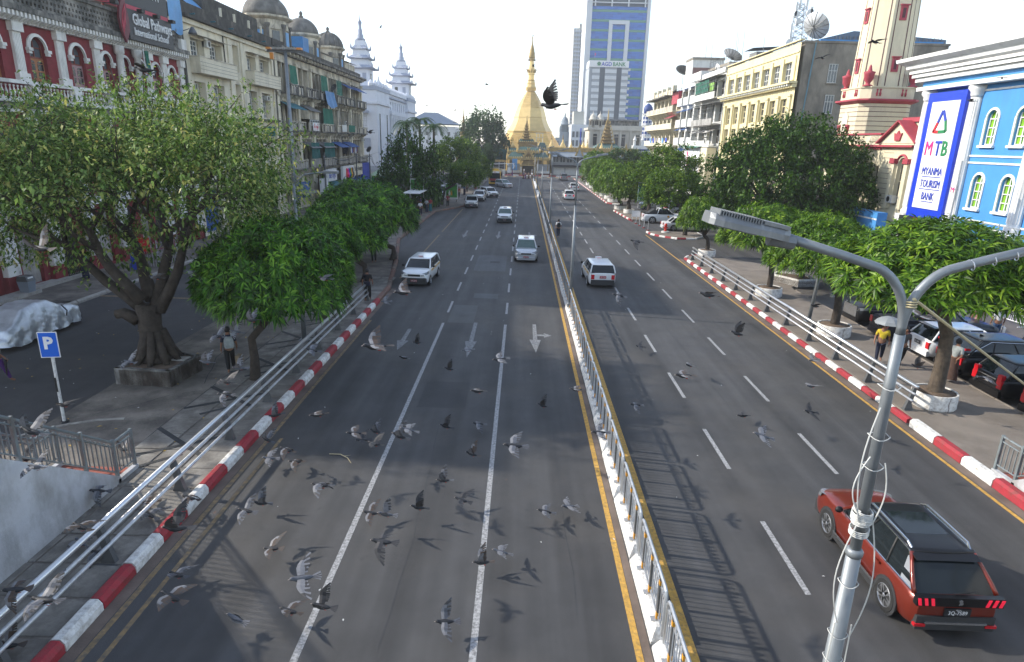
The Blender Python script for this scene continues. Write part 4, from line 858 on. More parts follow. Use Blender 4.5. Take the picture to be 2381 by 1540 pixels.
for x0, z0, z1 in ((34.45,16.0,18.0),(38.6,16.0,18.0),(34.55,12.65,14.7),(38.6,12.65,14.7),(42.6,15.9,17.9)):
    w_ = bx('flank_window', 'window_grey', B, x0, x0+1.0, 78.24, 78.29, z0, z1); 
    for q in range(4): obj('glazing_bar', MB().box(x0+q*.315,x0+q*.315+.055,78.2,78.24,z0,z1), 'frame_white', w_)
    for zz in (z0,z0+(z1-z0)*.62,z1-.06): obj('glazing_bar', MB().box(x0,x0+1.0,78.17,78.199,zz,zz+.06), 'frame_white', w_)
    obj('sill', MB().box(x0-.1,x0+1.1,78.1,78.29,z0-.12,z0-.02), 'cement_grey', w_)
obj('flank_pipe', MB().tube([(X+1.6,78.2,20.2),(X+1.2,78.2,12.2),(X+1.1,78.2,4)], .07, 6), 'pipe_blue', B)
obj('shed_roof', MB().prism([(X+1.2,20.4),(X+6,21.6),(X+16.5,20.9),(X+16.5,20.4)], 'y', 79, 92), 'roof_tin_blue', B); bx('shed_gutter', 'bank_blue', B, X+2.2, X+16, 78.6, 78.99, 20.4, 20.6)
for k in range(30): obj('shed_corrugation', MB().box(X+4+k*.41,X+4.08+k*.41,78.95,78.998,20.62,21.05), 'tin', B)
bx('roof_shed', 'tin', B, X+1, X+4, 96, 99, 20.4, 21.5); awning(B, X+.3, -1, 95.6, 99.4, 21.9, -4.2, -.3, 'roof_tin_blue', 'shed_sheet')
dish('satellite_dish', 'very large mesh satellite dish on the yellow building roof', (X+1.8,80.0,20.4), 1.55, 2.2, 1.05, 'steel_pale', 14, 1.6)
p = on_y(1858,60,92)
A = thing('telecom_mast', 'steel lattice telecom mast with dishes behind the yellow roof', 'mast', (p.x,92,20.3), world=True)
px = p.x; zt = on_y(1860,6,92).z
for sx, sy in ((-1,-1),(1,-1),(1,1),(-1,1)): obj('mast_leg', MB().tube([(px+sx*1.15,92+sy*1.15,20.4),(px+sx*.45,92+sy*.45,zt)], .06, 5), 'steel_pale', A)
n_ = 9
for k in range(n_):
    z0 = 20.4+(zt-20.4)*k/n_; z1 = 20.4+(zt-20.4)*(k+1)/n_; w0 = 1.15-.7*k/n_; w1 = 1.15-.7*(k+1)/n_
    b_ = MB(); cs = [(-1,-1),(1,-1),(1,1),(-1,1)]
    for q in range(4):
        a, c = cs[q], cs[(q+1) % 4]; b_.tube([(px+a[0]*w0,92+a[1]*w0,z0),(px+c[0]*w1,92+c[1]*w1,z1)], .035, 4); b_.tube([(px+a[0]*w0,92+a[1]*w0,z0),(px+c[0]*w0,92+c[1]*w0,z0)], .035, 4); b_.tube([(px+c[0]*w0,92+c[1]*w0,z0),(px+a[0]*w1,92+a[1]*w1,z1)], .035, 4)
    obj('lattice_section', b_, 'steel_pale', A)['kind'] = 'stuff'
for dx, z, r in ((.9,zt-1.4,.5),(-.9,zt-1.6,.4),(.75,zt-2.9,.35),(-.5,zt-2.4,.35),(-1.2,zt-4.4,.2),(-1.4,22,.4)): obj('drum_antenna', MB().tube([(px+dx,91.4,z),(px+dx,91.0,z)], r, 12), 'bank_white', A)
for dx, z in ((-1.3,23.5),(-1.0,26),(1.0,25.5),(-.6,zt-.2),(.3,zt+.2)): obj('panel_antenna', MB().box(px+dx-.12,px+dx+.12,91,91.2,z-.8,z+.8), 'bank_white', A)
# ---- apartment blocks
def apt(name, label, y0, y1, ztop, m_, floors, bayn, style):
    B = thing(name, label, 'building', (X,(y0+y1)/2,0), world=True)
    n = bayn; wd = (y1-y0)/n; hs = []
    for z0, z1 in floors:
        for k in range(n): hs.append((y0+k*wd+.35, y0+(k+1)*wd-.35, z0+.25, z1-.5))
    wall('wall', m_, B, X, -1, y0, y1, 0, ztop, hs, .8); bx('rear_block', m_, B, X+.85, X+14, y0, y1, 0, ztop-.05)
    for i, h in enumerate(hs): window(B, X, -1, h, ['frame_white','apt_dirty','stucco_pale'][i % 3], ['interior','window_grey','window_dark'][i % 3], 3, 2, .7, .08)
    return B, hs
fls = [(16.3,19.3),(12.3,15.9),(8.9,11.9),(4.6,8.2),(.2,4.2)]
B, hs = apt('netted_apartments', 'dirty white apartment block with caged green netted balconies', 105.5, 118.6, 19.8, 'apt_white', fls, 3, 0)
for fi, (z, m_) in enumerate(((16.0,'apt_white'),(12.0,'apt_dirty'),(8.6,'apt_white'))):
    bxs('balcony', m_, B, X, -1, .01, 1.5, 105.9, 118.4, z, z+.2); bxs('balcony_wall', m_, B, X, -1, 1.36, 1.5, 105.9, 118.4, z+.21, z+1.0)
    b_ = MB()
    for k in range(14): y = 105.9+k*.96; b_.box(X-1.47,X-1.42,y-.03,y+.03,z+1.0,z+3.2)
    for q in range(4): b_.box(X-1.47,X-1.42,105.9,118.4,z+1.2+q*.66,z+1.25+q*.66)
    obj('balcony_cage', b_, 'steel_dark', B)['kind'] = 'stuff'
    awning(B, X, -1, 105.7, 118.5, z+3.5, 1.7, .25, ['apt_dirty','tin','concrete'][fi], 'balcony_roof')
curtain(B, X-1.4, 110, 118.2, 17.1, 19.1, 'net_green', 'green_netting', .02); curtain(B, X-1.38, 107, 109.5, 17.1, 18.4, 'blind_green', 'green_netting', .02)
for k in range(3): awning(B, X, -1, 106+k*4, 109+k*4, 11.6, 2.0, .8, ['concrete','tin','apt_dirty'][k])
ac_unit(B, X-1.2, -1, 107.2, 10.2, 1.3, .9); ac_unit(B, X-1.2, -1, 107.2, 9.1, 1.3, .9)
bx('roof_shed', 'tin', B, X+1, X+7, 106, 114, 19.8, 21.2); bx('roof_wall', 'apt_white', B, X-.3, X+.3, 105.5, 118.6, 19.82, 20.5)
S = thing('pink_lettered_hoarding', 'blank white hoarding with a pink word beneath the netted balconies', 'signboard', (X-1.6,115,0), world=True)
bx('panel', 'sign_white', S, X-1.8, X-1.5, 109.6, 120.0, 3.9, 8.4); text('lettering', 'Y', 2.6, 'ink_pink', S, (X-1.82,117.9,6.0), (0,-1,0), (0,0,1), .05, sx=.55); text('lettering', 'oue', 2.0, 'ink_pink', S, (X-1.82,117.2,4.9), (0,-1,0), (0,0,1), .05, bold=.05)
bx('red_fascia', 'ink_red', S, X-2.4, X-1.5, 109, 120.2, 2.9, 3.85); awning(S, X-1.2, -1, 109.5, 120.2, 8.75, 1.5, .3, 'net_green', 'green_awning'); bx('concrete_pier', 'stucco_pale', S, X-1.7, X-.2, 105.8, 109.5, 0, 8.5)
B, hs = apt('white_flats', 'plain white flats with blue awnings and a tall brown sided stair tower', 118.7, 133.4, 20.0, 'apt_white', fls, 3, 1)
for fi, z in enumerate((16.2,12.3,9.0,5.2)):
    for k in range(3): bxs('balcony_box', 'apt_white', B, X, -1, .01, 1.1, 119+k*4.9, 122.6+k*4.9, z-.2, z+1.2) if fi < 3 else None
    for k in (1,2): awning(B, X, -1, 119.2+k*4.9, 122.4+k*4.9, z+3.1, 1.3, .5, 'awning_blue')
bx('stair_tower', 'apt_white', B, X+.2, X+6, 128.4, 133.4, 20, 24.2); bx('stair_flank', 'stair_brown', B, X+.35, X+5, 128.3, 128.39, 20.2, 22.8); bx('stair_cap', 'cement_grey', B, X+.1, X+6.1, 128.2, 133.5, 24.2, 24.6)
bx('penthouse', 'stair_brown', B, X+4, X+12, 116, 128, 20, 22.0); bx('penthouse_slab', 'cement_grey', B, X+3, X+12.4, 115, 128.1, 22.0, 22.4); bx('roof_room', 'apt_white', B, X-.2, X+4, 120, 126.5, 20.02, 21.4)
for k in range(12): obj('roof_rail', MB().tube([(X+3.2,115.4+k*1.1,22.4),(X+3.2,115.4+k*1.1,23.5)], .03, 4), 'steel_dark', B)
obj('roof_rail', MB().tube([(X+3.2,115.3,23.5),(X+3.2,127.9,23.5)], .03, 4), 'steel_dark', B)
B, hs = apt('cream_tenement', 'old cream tenement with bracketed balconies beside a blue domed minaret', 133.5, 161.5, 18.8, 'stucco_pale', [(15.4,18.6),(11.9,15.2),(8.5,11.6),(4.4,8.0),(.2,4)], 7, 2)
for fi, z in enumerate((15.2,11.9,8.5)):
    b_ = bxs('balcony', 'stucco_pale', B, X, -1, .01, 1.6, 133.9, 161.6, z, z+.22); bxs('balcony_front', 'stucco_decay' if fi == 0 else 'stucco_pale', B, X, -1, 1.5, 1.62, 133.9, 161.6, z+.23, z+1.15)
    for k in range(14): y = 134.6+k*2; obj('console', MB().prism([(X-.01,z-.01),(X-1.45,z-.01),(X-1.2,z-.35),(X-.4,z-.8),(X-.01,z-1.5)], 'y', y-.12, y+.12), 'stucco_pale', b_)
for k in range(6): bx('laundry', ['ink_blue','tarp_pale','sign_white','fabric_mix'][k % 4], B, X-1.75, X-1.68, 136+k*3.3, 137.6+k*3.3, 9.2, 10.2)
bxs('eaves', 'stone_mossy', B, X, -1, -.3, 1.8, 141, 163, 18.5, 18.75); bx('parapet', 'stucco_decay', B, X-.2, X+.3, 141, 161.4, 18.8, 20.0)
for y in (141.2,146.5,151.5,156.5,161): bx('parapet_pier', 'stucco_pale', B, X-.35, X+.45, y-.5, y+.5, 18.8, 20.7)
bx('red_extension', 'trim_red', B, X-.6, X+3, 134, 139.8, 16.8, 19.2); awning(B, X+2, -1, 133.6, 141, 20.3, 3.6, 1.2, 'tin', 'lean_to'); awning(B, X, -1, 134.2, 139.6, 14.8, 2.0, .8, 'trim_red')
dish('satellite_dish', 'wide dark mesh dish on the cream tenement roof', (X+1.6,141.5,18.8), 1.75, 2.4, .5, 'steel_dark', 14, 4.4)
dish('satellite_dish', 'pale mesh dish on the white flats roof terrace', (X+4,117.5,22.4), 1.7, 2.0, .55, 'steel_pale', 14, .9)
dish('satellite_dish', 'small white dish on the netted apartments roof edge', (X+.3,112.6,20.5), .6, 1.9, 1.3, 'bank_white', 6, .6)
for k, (x, y, z, h) in enumerate(((X+1,119,21.4,5),(X+2,109,20.4,6),(X+1.5,106.5,20.4,5),(X+3,130.5,24.6,4),(X+.6,101,20.5,4.5),(X+.5,92,20.5,2.5))):
    o = obj('roof_antenna', MB().tube([(x,y,z),(x,y,z+h)], [.05,.02], 4), 'steel_dark'); tag(o, ['thin aerial mast above the roof room of the white flats','taller aerial mast on the netted apartments roof','short aerial mast where the yellow building begins','thin aerial mast on the brown stair tower','thin aerial mast on the far end of the yellow roof','short aerial mast on the middle of the yellow roof'][k], 'antenna')
# ================================================================== pagoda and the far end of the street
mat('gold', (.72,.5,.2), .34, .55, var=.12, sc=.6, bump=.15, bsc=2)
mat('gold_paint', (.42,.3,.12), .6, .1, var=.25, sc=1.5, dirt=(.25,.15,.05), damt=.4, dsc=1)
mat('gold_old', (.25,.17,.07), .7, .1, var=.35, sc=2)
mat('roof_green', (.075,.14,.12), .7, var=.25, sc=.8, dirt=(.11,.13,.12), damt=.5, dsc=.8)
mat('wall_grey', (.36,.37,.38), .8, var=.1, sc=.6); mat('roof_sheet', (.3,.34,.38), .5, .2, var=.15, sc=.6)
mat('glass_blue', (.018,.13,.48), .25, var=.12, sc=.15, spec=.6); mat('glass_blue_dark', (.014,.1,.4), .25, var=.15, sc=.2, spec=.6); mat('band_green', (.12,.28,.2), .4, var=.1)
mat('tower_white', (.58,.6,.62), .7, var=.05, sc=.2); mat('panel_grey', (.3,.32,.35), .5, var=.08, sc=.3); mat('strip_dark', (.07,.085,.11), .3, var=.1); mat('tower_beige', (.46,.45,.4), .8, var=.06, sc=.2)
mat('colonial', (.52,.48,.41), .85, var=.1, sc=.4, dirt=(.3,.27,.22), damt=.35, dsc=.4); mat('minaret_blue', (.03,.06,.2), .6, var=.1)
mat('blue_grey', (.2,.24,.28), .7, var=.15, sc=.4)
ax, ay = 1.9, 215.0
P = thing('golden_stupa', 'huge golden octagonal stupa with a tall ringed spire', 'pagoda', (ax,ay,0), world=True)
obj('terrace', MB().lathe([(14,0),(13.6,2),(12.6,2.1),(12.4,4),(11.4,4.1),(11.2,5.6),(10.4,5.7),(10.2,7.4)], (ax,ay), 8), 'gold', P)
b = MB(); z = 7.4; r = 10.0
for k in range(6): b.lathe([(r,z),(r,z+.3),(r-.12,z+.38),(r-.12,z+.62),(r-.45,z+.68)], (ax,ay), 8); z += .69; r -= .5
obj('plinth', b, 'gold', P)['kind'] = 'stuff'
obj('bell', MB().lathe([(7.2,11.6),(7.25,12.0),(6.95,12.4),(6.3,13.4),(5.75,14.5),(5.3,15.6),(5.15,16.1),(5.22,16.2),(5.1,16.5),(4.75,17.7),(4.35,18.9),(4.2,19.2)], (ax,ay), 8), 'gold', P)
b = MB(); zz = 19.2; rr_ = 4.15
for k in range(9): h = .62-.02*k; b.lathe([(rr_,zz),(rr_+.06,zz+.1),(rr_-.04,zz+h*.5),(rr_-.28,zz+h)], (ax,ay), 8); zz += h; rr_ = max(1.55, rr_-.32)
obj('turban_bands', b, 'gold', P)['kind'] = 'stuff'
obj('lotus', MB().lathe([(1.55,24.2),(1.75,25.2),(1.55,25.4),(1.3,26.2),(1.35,26.5),(1.1,27.2),(1.2,27.4),(1.0,27.6),(.98,29),(1.12,29.15),(1.1,29.5)], (ax,ay), 8), 'gold', P)
obj('banana_bud', MB().lathe([(1.1,29.5),(1.2,30.2),(.95,31.2),(.75,32.2),(.6,33.4),(.5,34.5)], (ax,ay), 8), 'gold', P)
for k in range(8):
    a = k*PI/4; obj('lotus_petal', MB().tube([(ax+1.1*math.cos(a),ay+1.1*math.sin(a),29.6),(ax+1.45*math.cos(a),ay+1.45*math.sin(a),30.4),(ax+2.1*math.cos(a),ay+2.1*math.sin(a),30.7)], [.2,.14,.04], 5), 'gold_paint', P)
h_ = obj('umbrella_crown', MB().lathe([(.9,33.8),(1.05,34.2),(.85,34.9),(.95,35.2),(.7,35.9),(.78,36.2),(.5,36.9),(.52,37.1),(.2,38.0),(.14,39.4),(.22,39.7),(.06,40.2),(.02,42.0)], (ax,ay), 12), 'gold_paint', P, True)
for k in range(20):
    a = k*PI/10; obj('hanging_bell', MB().lathe([(.05,33.1),(.16,33.2),(.06,33.7)], (ax+1.05*math.cos(a),ay+1.05*math.sin(a)), 5), 'gold_old', h_)
obj('vane', MB().prism([(ax,40.1),(ax+.6,40.35),(ax,40.5)], 'y', ay-.03, ay+.03), 'gold_old', h_)
def small_stupa(x, y, z, s, label, base=True):
    o = thing('small_stupa', label, 'pagoda', (x,y,0), 0, 'small gilded stupas around the pagoda')
    b = obj('bell', MB().lathe([(1.3*s,z),(1.3*s,z+.3*s),(1.05*s,z+.35*s),(1.0*s,z+.7*s),(.85*s,z+.75*s),(.6*s,z+1.5*s),(.35*s,z+2.0*s),(.2*s,z+2.8*s)], n=8), 'gold', o, False)
    obj('spire', MB().lathe([(.2*s,z+2.8*s),(.24*s,z+3.1*s),(.12*s,z+3.5*s),(.14*s,z+3.8*s),(.02,z+4.6*s)], n=8), 'gold_old', o)
    obj('pier', MB().lathe([(1.35*s,0),(1.35*s,z)], n=8), 'gold_paint', o)
for x, y, z, s, lb in ((8.0,188,7.2,.82,'gilded stupa nearest the gate spire on the shop roof'),(11.2,188,7.2,.85,'gilded stupa, second right of the gate behind a dark cabinet'),(13.7,190,7.2,.6,'slim gilded stupa between two roof stupas and the tower base'),(17.0,188,7.2,.7,'gilded stupa of the twin pair, taller one'),(18.2,188.6,7.2,.6,'gilded stupa of the twin pair, shorter one'),(22.2,188,7.2,.6,'gilded stupa before the carved tiered spire'),(-3.0,188,7.2,.6,'gilded stupa beside the dark bushy tree'),(4.6,187,7.0,.7,'gilded stupa half hidden by the scaffold frame'),(-18.0,196,6.5,1.3,'gilded stupa cone rising from trees left of the big pagoda')): small_stupa(x, y, z, s, lb)
G = thing('pagoda_gate', 'gilded pagoda gate with green roofs, flame gable and tiered spire', 'gate', (1.5,181,0), world=True)
y0 = 180.0
bx('plinth', 'kerb_faded', G, -4.5, 7.6, y0-.4, y0+4, 0, .5)
for x in (-.45,3.35): c_ = bx('gate_pillar', 'gold_paint', G, x-.3, x+.3, y0-.7, y0-.1, .0, 2.7); obj('pillar_panel', MB().box(x-.16,x+.16,y0-.72,y0-.701,.6,2.1), 'sign_white', c_)
bx('doorway', 'interior', G, -.12, 3.05, y0+.6, y0+.7, 0, 2.4); bx('door_head', 'gold_paint', G, -.6, 3.5, y0-.6, y0+.5, 2.42, 2.75)
fan = [(1.48+1.75*math.cos(PI*k/12), 2.76+1.35*math.sin(PI*k/12)) for k in range(13)]
f_ = obj('arch_screen', MB().prism(fan, 'y', y0-.5, y0-.4), 'gold_old', G)
for k in range(1,12): a = PI*k/12; obj('arch_ray', MB().tube([(1.48,y0-.55,2.8),(1.48+1.6*math.cos(a),y0-.55,2.78+1.22*math.sin(a))], .05, 4), 'gold_paint', f_)
for s in (-1,1):
    obj('gable_board', MB().prism([(1.48+s*2.3,3.6),(1.48+s*1.7,3.6),(1.48,6.2),(1.48,7.2)], 'y', y0-.9, y0-.6), 'gold_paint', G)
    for k in range(6): t = (k+.5)/6; obj('flame', MB().prism([(1.48+s*(2.3*(1-t))-.16,3.7+3.5*t-.1),(1.48+s*(2.3*(1-t))+.16,3.7+3.5*t-.1),(1.48+s*(2.3*(1-t)+.25),3.7+3.5*t+.5)], 'y', y0-.85, y0-.65), 'gold', G)
obj('gable_infill', MB().prism([(-.2,3.7),(3.16,3.7),(1.48,6.1)], 'y', y0-.5, y0-.3), 'gold_old', G)
def tier(x0, x1, yc, hy, z0, z1, inset, m_='roof_green'):
    r_ = obj('roof_tier', MB().loft([[(x0,yc-hy,z0),(x1,yc-hy,z0),(x1,yc+hy,z0),(x0,yc+hy,z0)],[(x0+inset,yc-hy+inset,z1),(x1-inset,yc-hy+inset,z1),(x1-inset,yc+hy-inset,z1),(x0+inset,yc+hy-inset,z1)]]), m_, G)
    obj('eave_board', MB().box(x0-.1,x1+.1,yc-hy-.12,yc-hy-.02,z0-.55,z0+.05), 'gold_paint', r_)
    n = int((x1-x0)/.5)
    for k in range(n): xx = x0+.25+k*(x1-x0-.5)/max(1,n-1); obj('eave_crest', MB().prism([(xx-.2,z0+.05),(xx+.2,z0+.05),(xx,z0+.42)], 'y', yc-hy-.1, yc-hy-.04), 'gold', r_)
    for xx in (x0,x1): obj('corner_flame', MB().lathe([(.22,z0-.3),(.26,z0+.2),(.05,z0+1.3)], (xx,yc-hy), 6), 'gold', r_)
tier(-4.3,7.3,y0+2.2,2.9,4.5,6.0,1.2); tier(-1.6,4.6,y0+2.4,2.4,6.3,7.4,.8); tier(-4.2,-1.2,y0+4.5,2.4,6.1,7.0,.6); tier(3.9,6.6,y0+4.6,2.4,7.0,8.6,.7); tier(-1.5,3.2,y0+4.2,2.0,8.6,9.5,.6)
bx('upper_wall', 'gold_old', G, -1.3, 3.8, y0+1.2, y0+4, 5.5, 8.7)
z = 9.3
for k in range(6):
    w_ = 1.35-.18*k; o = obj('spire_tier', MB().lathe([(w_*1.25,z),(w_*1.3,z+.12),(w_*.85,z+.3),(w_*.8,z+.75)], (.8,y0+3.4), 4, PI/4), 'gold_old', G)
    for sx in (-1,1): obj('spire_horn', MB().lathe([(.1,z),(.13,z+.25),(.02,z+.7)], (.8+sx*w_*.92,y0+3.4-w_*.92), 5), 'gold_paint', o)
    z += .68
obj('spire_finial', MB().lathe([(.34,z),(.2,z+.3),(.22,z+.7),(.1,z+1.0),(.12,z+1.3),(.02,z+2.4)], (.8,y0+3.4), 8), 'gold_old', G, True)
for x0, x1 in ((-4.3,-.8),(3.8,7.4)):
    bx('low_wall', 'apt_white', G, x0, x1, y0-.3, y0+.1, .5, 1.1); bx('screen', 'wall_grey', G, x0, x1, y0+.6, y0+.7, 1.1, 2.9)
    for k in range(7): obj('rail', MB().box(x0,x1,y0-.12,y0-.08,1.15+k*.26,1.19+k*.26), 'steel_pale', G)
for k in range(4): bx('post', 'gold_paint', G, -4.3+k*3.7, -4.1+k*3.7, y0-.2, y0+.1, .5, 4.2)
W = thing('pagoda_shops', 'grey walled shop range with gold parapet right of the pagoda gate', 'building', (19,184,0), world=True)
bx('wall', 'wall_grey', W, 8.3, 32, 182, 186, 0, 2.3); bx('canopy', 'sign_dark', W, 8.0, 32, 180.8, 184, 2.4, 2.75); bx('upper_wall', 'wall_grey', W, 8.0, 32, 184.2, 188, 2.75, 6.0)
for k in range(12): o = bx('window', 'window_grey', W, 8.6+k*1.9, 9.9+k*1.9, 184.1, 184.19, 3.5, 4.9); obj('mullion', MB().box(9.2+k*1.9,9.3+k*1.9,184.05,184.099,3.5,4.9), 'frame_white', o)
for k in range(7): bx('shutter', 'frame_white', W, 8.6+k*3.3, 11.6+k*3.3, 181.9, 181.98, .2, 2.1)
bx('parapet', 'gold_paint', W, 7.2, 32, 184, 184.3, 6.4, 7.4)
for k in range(46): obj('parapet_crest', MB().prism([(7.3+k*.54,7.4),(7.7+k*.54,7.4),(7.5+k*.54,7.75)], 'y', 184.05, 184.25), 'gold', W)
obj('sloping_roof', MB().loft([[(8,182.2,5.0),(32,182.2,5.0)],[(8,184,6.3),(32,184,6.3)]], False, False), 'roof_sheet', W)
for k, x in enumerate((15.6,20.6,24.4,28.4)):
    g_ = obj('dormer_gable', MB().prism([(x-1.3,5.2),(x+1.3,5.2),(x+.25,8.0),(x,9.0),(x-.25,8.0)], 'y', 182.6, 182.9), 'gold_paint', W); obj('dormer_face', MB().prism([(x-.8,5.2),(x+.8,5.2),(x,7.2)], 'y', 182.5, 182.59), 'roof_sheet', g_)
V = thing('carved_spire', 'dark gilded multi tiered prayer hall spire right of the pagoda', 'pagoda', (24.6,196,0), world=True)
bx('hall', 'gold_old', V, 21, 28.4, 193, 199, 0, 7.4); obj('hall_roof', MB().loft([[(20.4,192.4,7.4),(29,192.4,7.4),(29,199.6,7.4),(20.4,199.6,7.4)],[(22.4,194.4,8.8),(27,194.4,8.8),(27,197.6,8.8),(22.4,197.6,8.8)]]), 'roof_green', V)
z = 8.8
for k in range(7):
    w_ = 2.2-.27*k; o = obj('tier', MB().lathe([(w_*1.25,z),(w_*1.35,z+.12),(w_*.85,z+.35),(w_*.8,z+1.0)], (24.6,196), 4, PI/4), 'gold_old', V)
    for sx in (-1,1): obj('tier_horn', MB().lathe([(.16,z),(.2,z+.35),(.02,z+1.0)], (24.6+sx*w_*.9,196-w_*.9), 5), 'gold_paint', o)
    z += .92
obj('finial', MB().lathe([(.4,z),(.2,z+.5),(.25,z+.9),(.02,z+3.4)], (24.6,196), 8), 'gold_paint', V, True)
L = thing('pagoda_fence', 'cream and gold fence wall left of the pagoda gate with a pale banner', 'wall', (-9,181,0), world=True)
bx('wall', 'apt_white', L, -16, -4.8, 180.4, 180.8, 0, 1.2); bx('gold_band', 'gold_paint', L, -16, -4.8, 180.5, 180.7, 3.2, 3.8); bx('shed', 'interior', L, -16, -4.8, 183, 186, 1.2, 3.6); bx('dark_screen', 'net_teal', L, -16, -4.7, 188, 188.3, 3.5, 6.5)
for k in range(8): obj('post', MB().box(-15.6+k*1.5,-15.45+k*1.5,180.5,180.65,1.2,3.2), 'steel_pale', L)
for k in range(4): obj('rail', MB().box(-16,-4.8,180.55,180.6,1.5+k*.45,1.55+k*.45), 'steel_pale', L)
o = obj('banner', MB().box(-2.9,-1.5,178.9,178.96,1.2,4.2), 'tarp_pale'); tag(o, 'tall pale blue banner with a pagoda picture left of the gate', 'banner'); obj('banner_picture', MB().lathe([(.4,1.6),(.35,2.0),(.12,2.5),(.03,3.2)], (-2.2,178.88), 6), 'blue_grey', o)
o = obj('notice_board', MB().box(-4.1,-3.3,178.4,178.5,.5,1.9).box(-4.05,-3.98,178.45,178.5,0,.5).box(-3.42,-3.35,178.45,178.5,0,.5), 'sign_white'); tag(o, 'small white notice board at the foot of the pale banner', 'sign')
kerb('kerb_pagoda', [(-16,173.6),(-1,174.2),(9,173.9),(30,172.4)], 1.9, ['kerb_red','kerb_white'], .3, .22)
# scaffold
A = thing('scaffold_frame', 'thin pale scaffold frame in front of the golden plinth', 'scaffold', (4.6,190,7), world=True)
for x in (3.7,4.6,5.5):
    for yy in (189,191): obj('pole', MB().tube([(x,yy,7),(x,yy,11.3)], .05, 4), 'stucco_cream', A)
for zq in (8.6,10,11.2):
    for yy in (189,191): obj('ledger', MB().tube([(3.4,yy,zq),(5.8,yy,zq)], .05, 4), 'stucco_cream', A)
bx('deck', 'stucco_cream', A, 3.5, 5.7, 189, 191, 11.0, 11.08)
# ---- towers
B = thing('glass_tower', 'tall blue glass tower banded with green and framed in white', 'building', (43,338,0), world=True)
bx('core', 'glass_blue', B, 30.6, 56.5, 331, 352, 0, 71); bx('edge_pillar', 'tower_white', B, 27.9, 30.55, 329.6, 352, 0, 82); bx('edge_pillar', 'tower_white', B, 56.55, 58.0, 330, 352, 0, 80)
z = 6.0; k = 0
while z < 70:
    for i in range(13):
        x0, x1 = 30.65+i*1.99, 30.65+(i+1)*1.99-.06
        if k % 4 == 3: continue
        obj('glazing_panel', MB().box(x0,x1,330.85,330.97,z+.05,z+1.0), 'glass_blue' if (k+i*7) % 5 else 'glass_blue_dark', B)
    if k % 4 == 3: bx('green_band', 'band_green', B, 30.6, 56.5, 330.8, 330.96, z, z+1.0)
    z += 1.06; k += 1
bx('frame_side', 'tower_white', B, 38.9, 40.6, 329.8, 330.8, 30, 64.9); bx('frame_side', 'tower_white', B, 46.7, 48.5, 329.8, 330.8, 30, 64.9); bx('frame_head', 'tower_white', B, 40.61, 46.69, 329.8, 330.8, 63.2, 64.9)
bx('crown', 'strip_dark', B, 31, 56.5, 332, 351, 71, 82)
for k in range(4): bx('crown_post', 'tower_white', B, 31.6+k*7.8, 32.2+k*7.8, 329.6, 330.4, 70.8, 82)
bx('crown_rail', 'tower_white', B, 30.56, 56.54, 329.4, 329.9, 72.2, 72.6); bx('crown_rail', 'tower_white', B, 30.56, 56.54, 329.4, 329.9, 76.2, 76.6)
B = thing('bank_office_block', 'grey and white panelled office block carrying a green and blue bank sign', 'building', (37,308,0), world=True)
bx('core', 'strip_dark', B, 29.2, 45.2, 301, 318, 0, 41.0); bx('flank', 'panel_grey', B, 28.0, 29.19, 300.6, 318, 0, 41)
for k in range(15):
    z0 = 2.0+k*2.62
    for x0, x1 in ((29.3,32.7),(35.0,40.1),(42.3,45.15)):
        n = 3 if x1-x0 < 4 else 5
        for i in range(n): obj('white_panel', MB().box(x0+(x1-x0)*i/n,x0+(x1-x0)*(i+1)/n-.05,300.5,300.9,z0,z0+1.5), 'tower_white', B)
        obj('ribbon_window', MB().box(x0,x1,300.7,300.95,z0+1.52,z0+2.58), 'panel_grey', B)
    if k > 4: obj('air_conditioner', MB().box(45.25,46.3,302,303.6,z0+1.2,z0+2.2), 'bank_white', B)
S = thing('bank_roof_sign', 'white roof sign reading AGD BANK in blue and green', 'signboard', (37,300,41), world=True)
bx('board', 'sign_white', S, 29.0, 45.2, 300.2, 300.7, 41.05, 43.7); obj('side_board', MB().box(27.8,28.98,300.3,312,41.05,43.7), 'sign_white', S)
text('lettering', 'AGD', 2.3, 'ink_blue', S, (33.2,300.15,41.55), (1,0,0), (0,0,1), .05, bold=.03, sx=.92); text('lettering', 'BANK', 2.3, 'ink_green', S, (38.1,300.15,41.55), (1,0,0), (0,0,1), .05, bold=.03, sx=.92)
for k in range(8): a = k*PI/4; obj('emblem_petal', MB().cbox((0,0,0),(.75,.1,.32)).xf(Matrix.Translation((32.1+.55*math.cos(a),300.12,42.35+.55*math.sin(a))) @ Matrix.Rotation(-a,4,'Y')), 'ink_green', S)
o = obj('roof_flag', MB().tube([(30.2,302,43.7),(30.2,302,47.5)], .06, 4), 'steel_dark'); tag(o, 'small flag pole on the roof behind the bank sign', 'flag'); obj('flag', MB().box(30.2,30.6,301.98,302.02,45.9,46.8), 'ink_pink', o)
B = thing('pale_high_rise', 'slender pale high rise with ribbed balconies behind the glass tower', 'building', (30,410,0), world=True)
bx('core', 'tower_beige', B, 27.5, 35, 402, 430, 0, 72.5); bx('cap', 'tower_beige', B, 30.5, 35, 402.1, 430, 72.6, 75)
for k in range(30): bx('floor_band', 'tower_white', B, 27.2, 31.4, 401.2, 401.9, 8+k*2.15, 8.9+k*2.15); bx('window_row', 'window_grey', B, 31.6, 34.9, 401.5, 401.95, 8+k*2.15, 9.1+k*2.15)
for k in range(3): bx('rib', 'tower_white', B, 27.2+k*1.5, 27.55+k*1.5, 400.8, 401.19, 0, 72)
B = thing('podium_block', 'lower pale podium with blue vertical signs at the foot of the towers', 'building', (24,290,0), world=True)
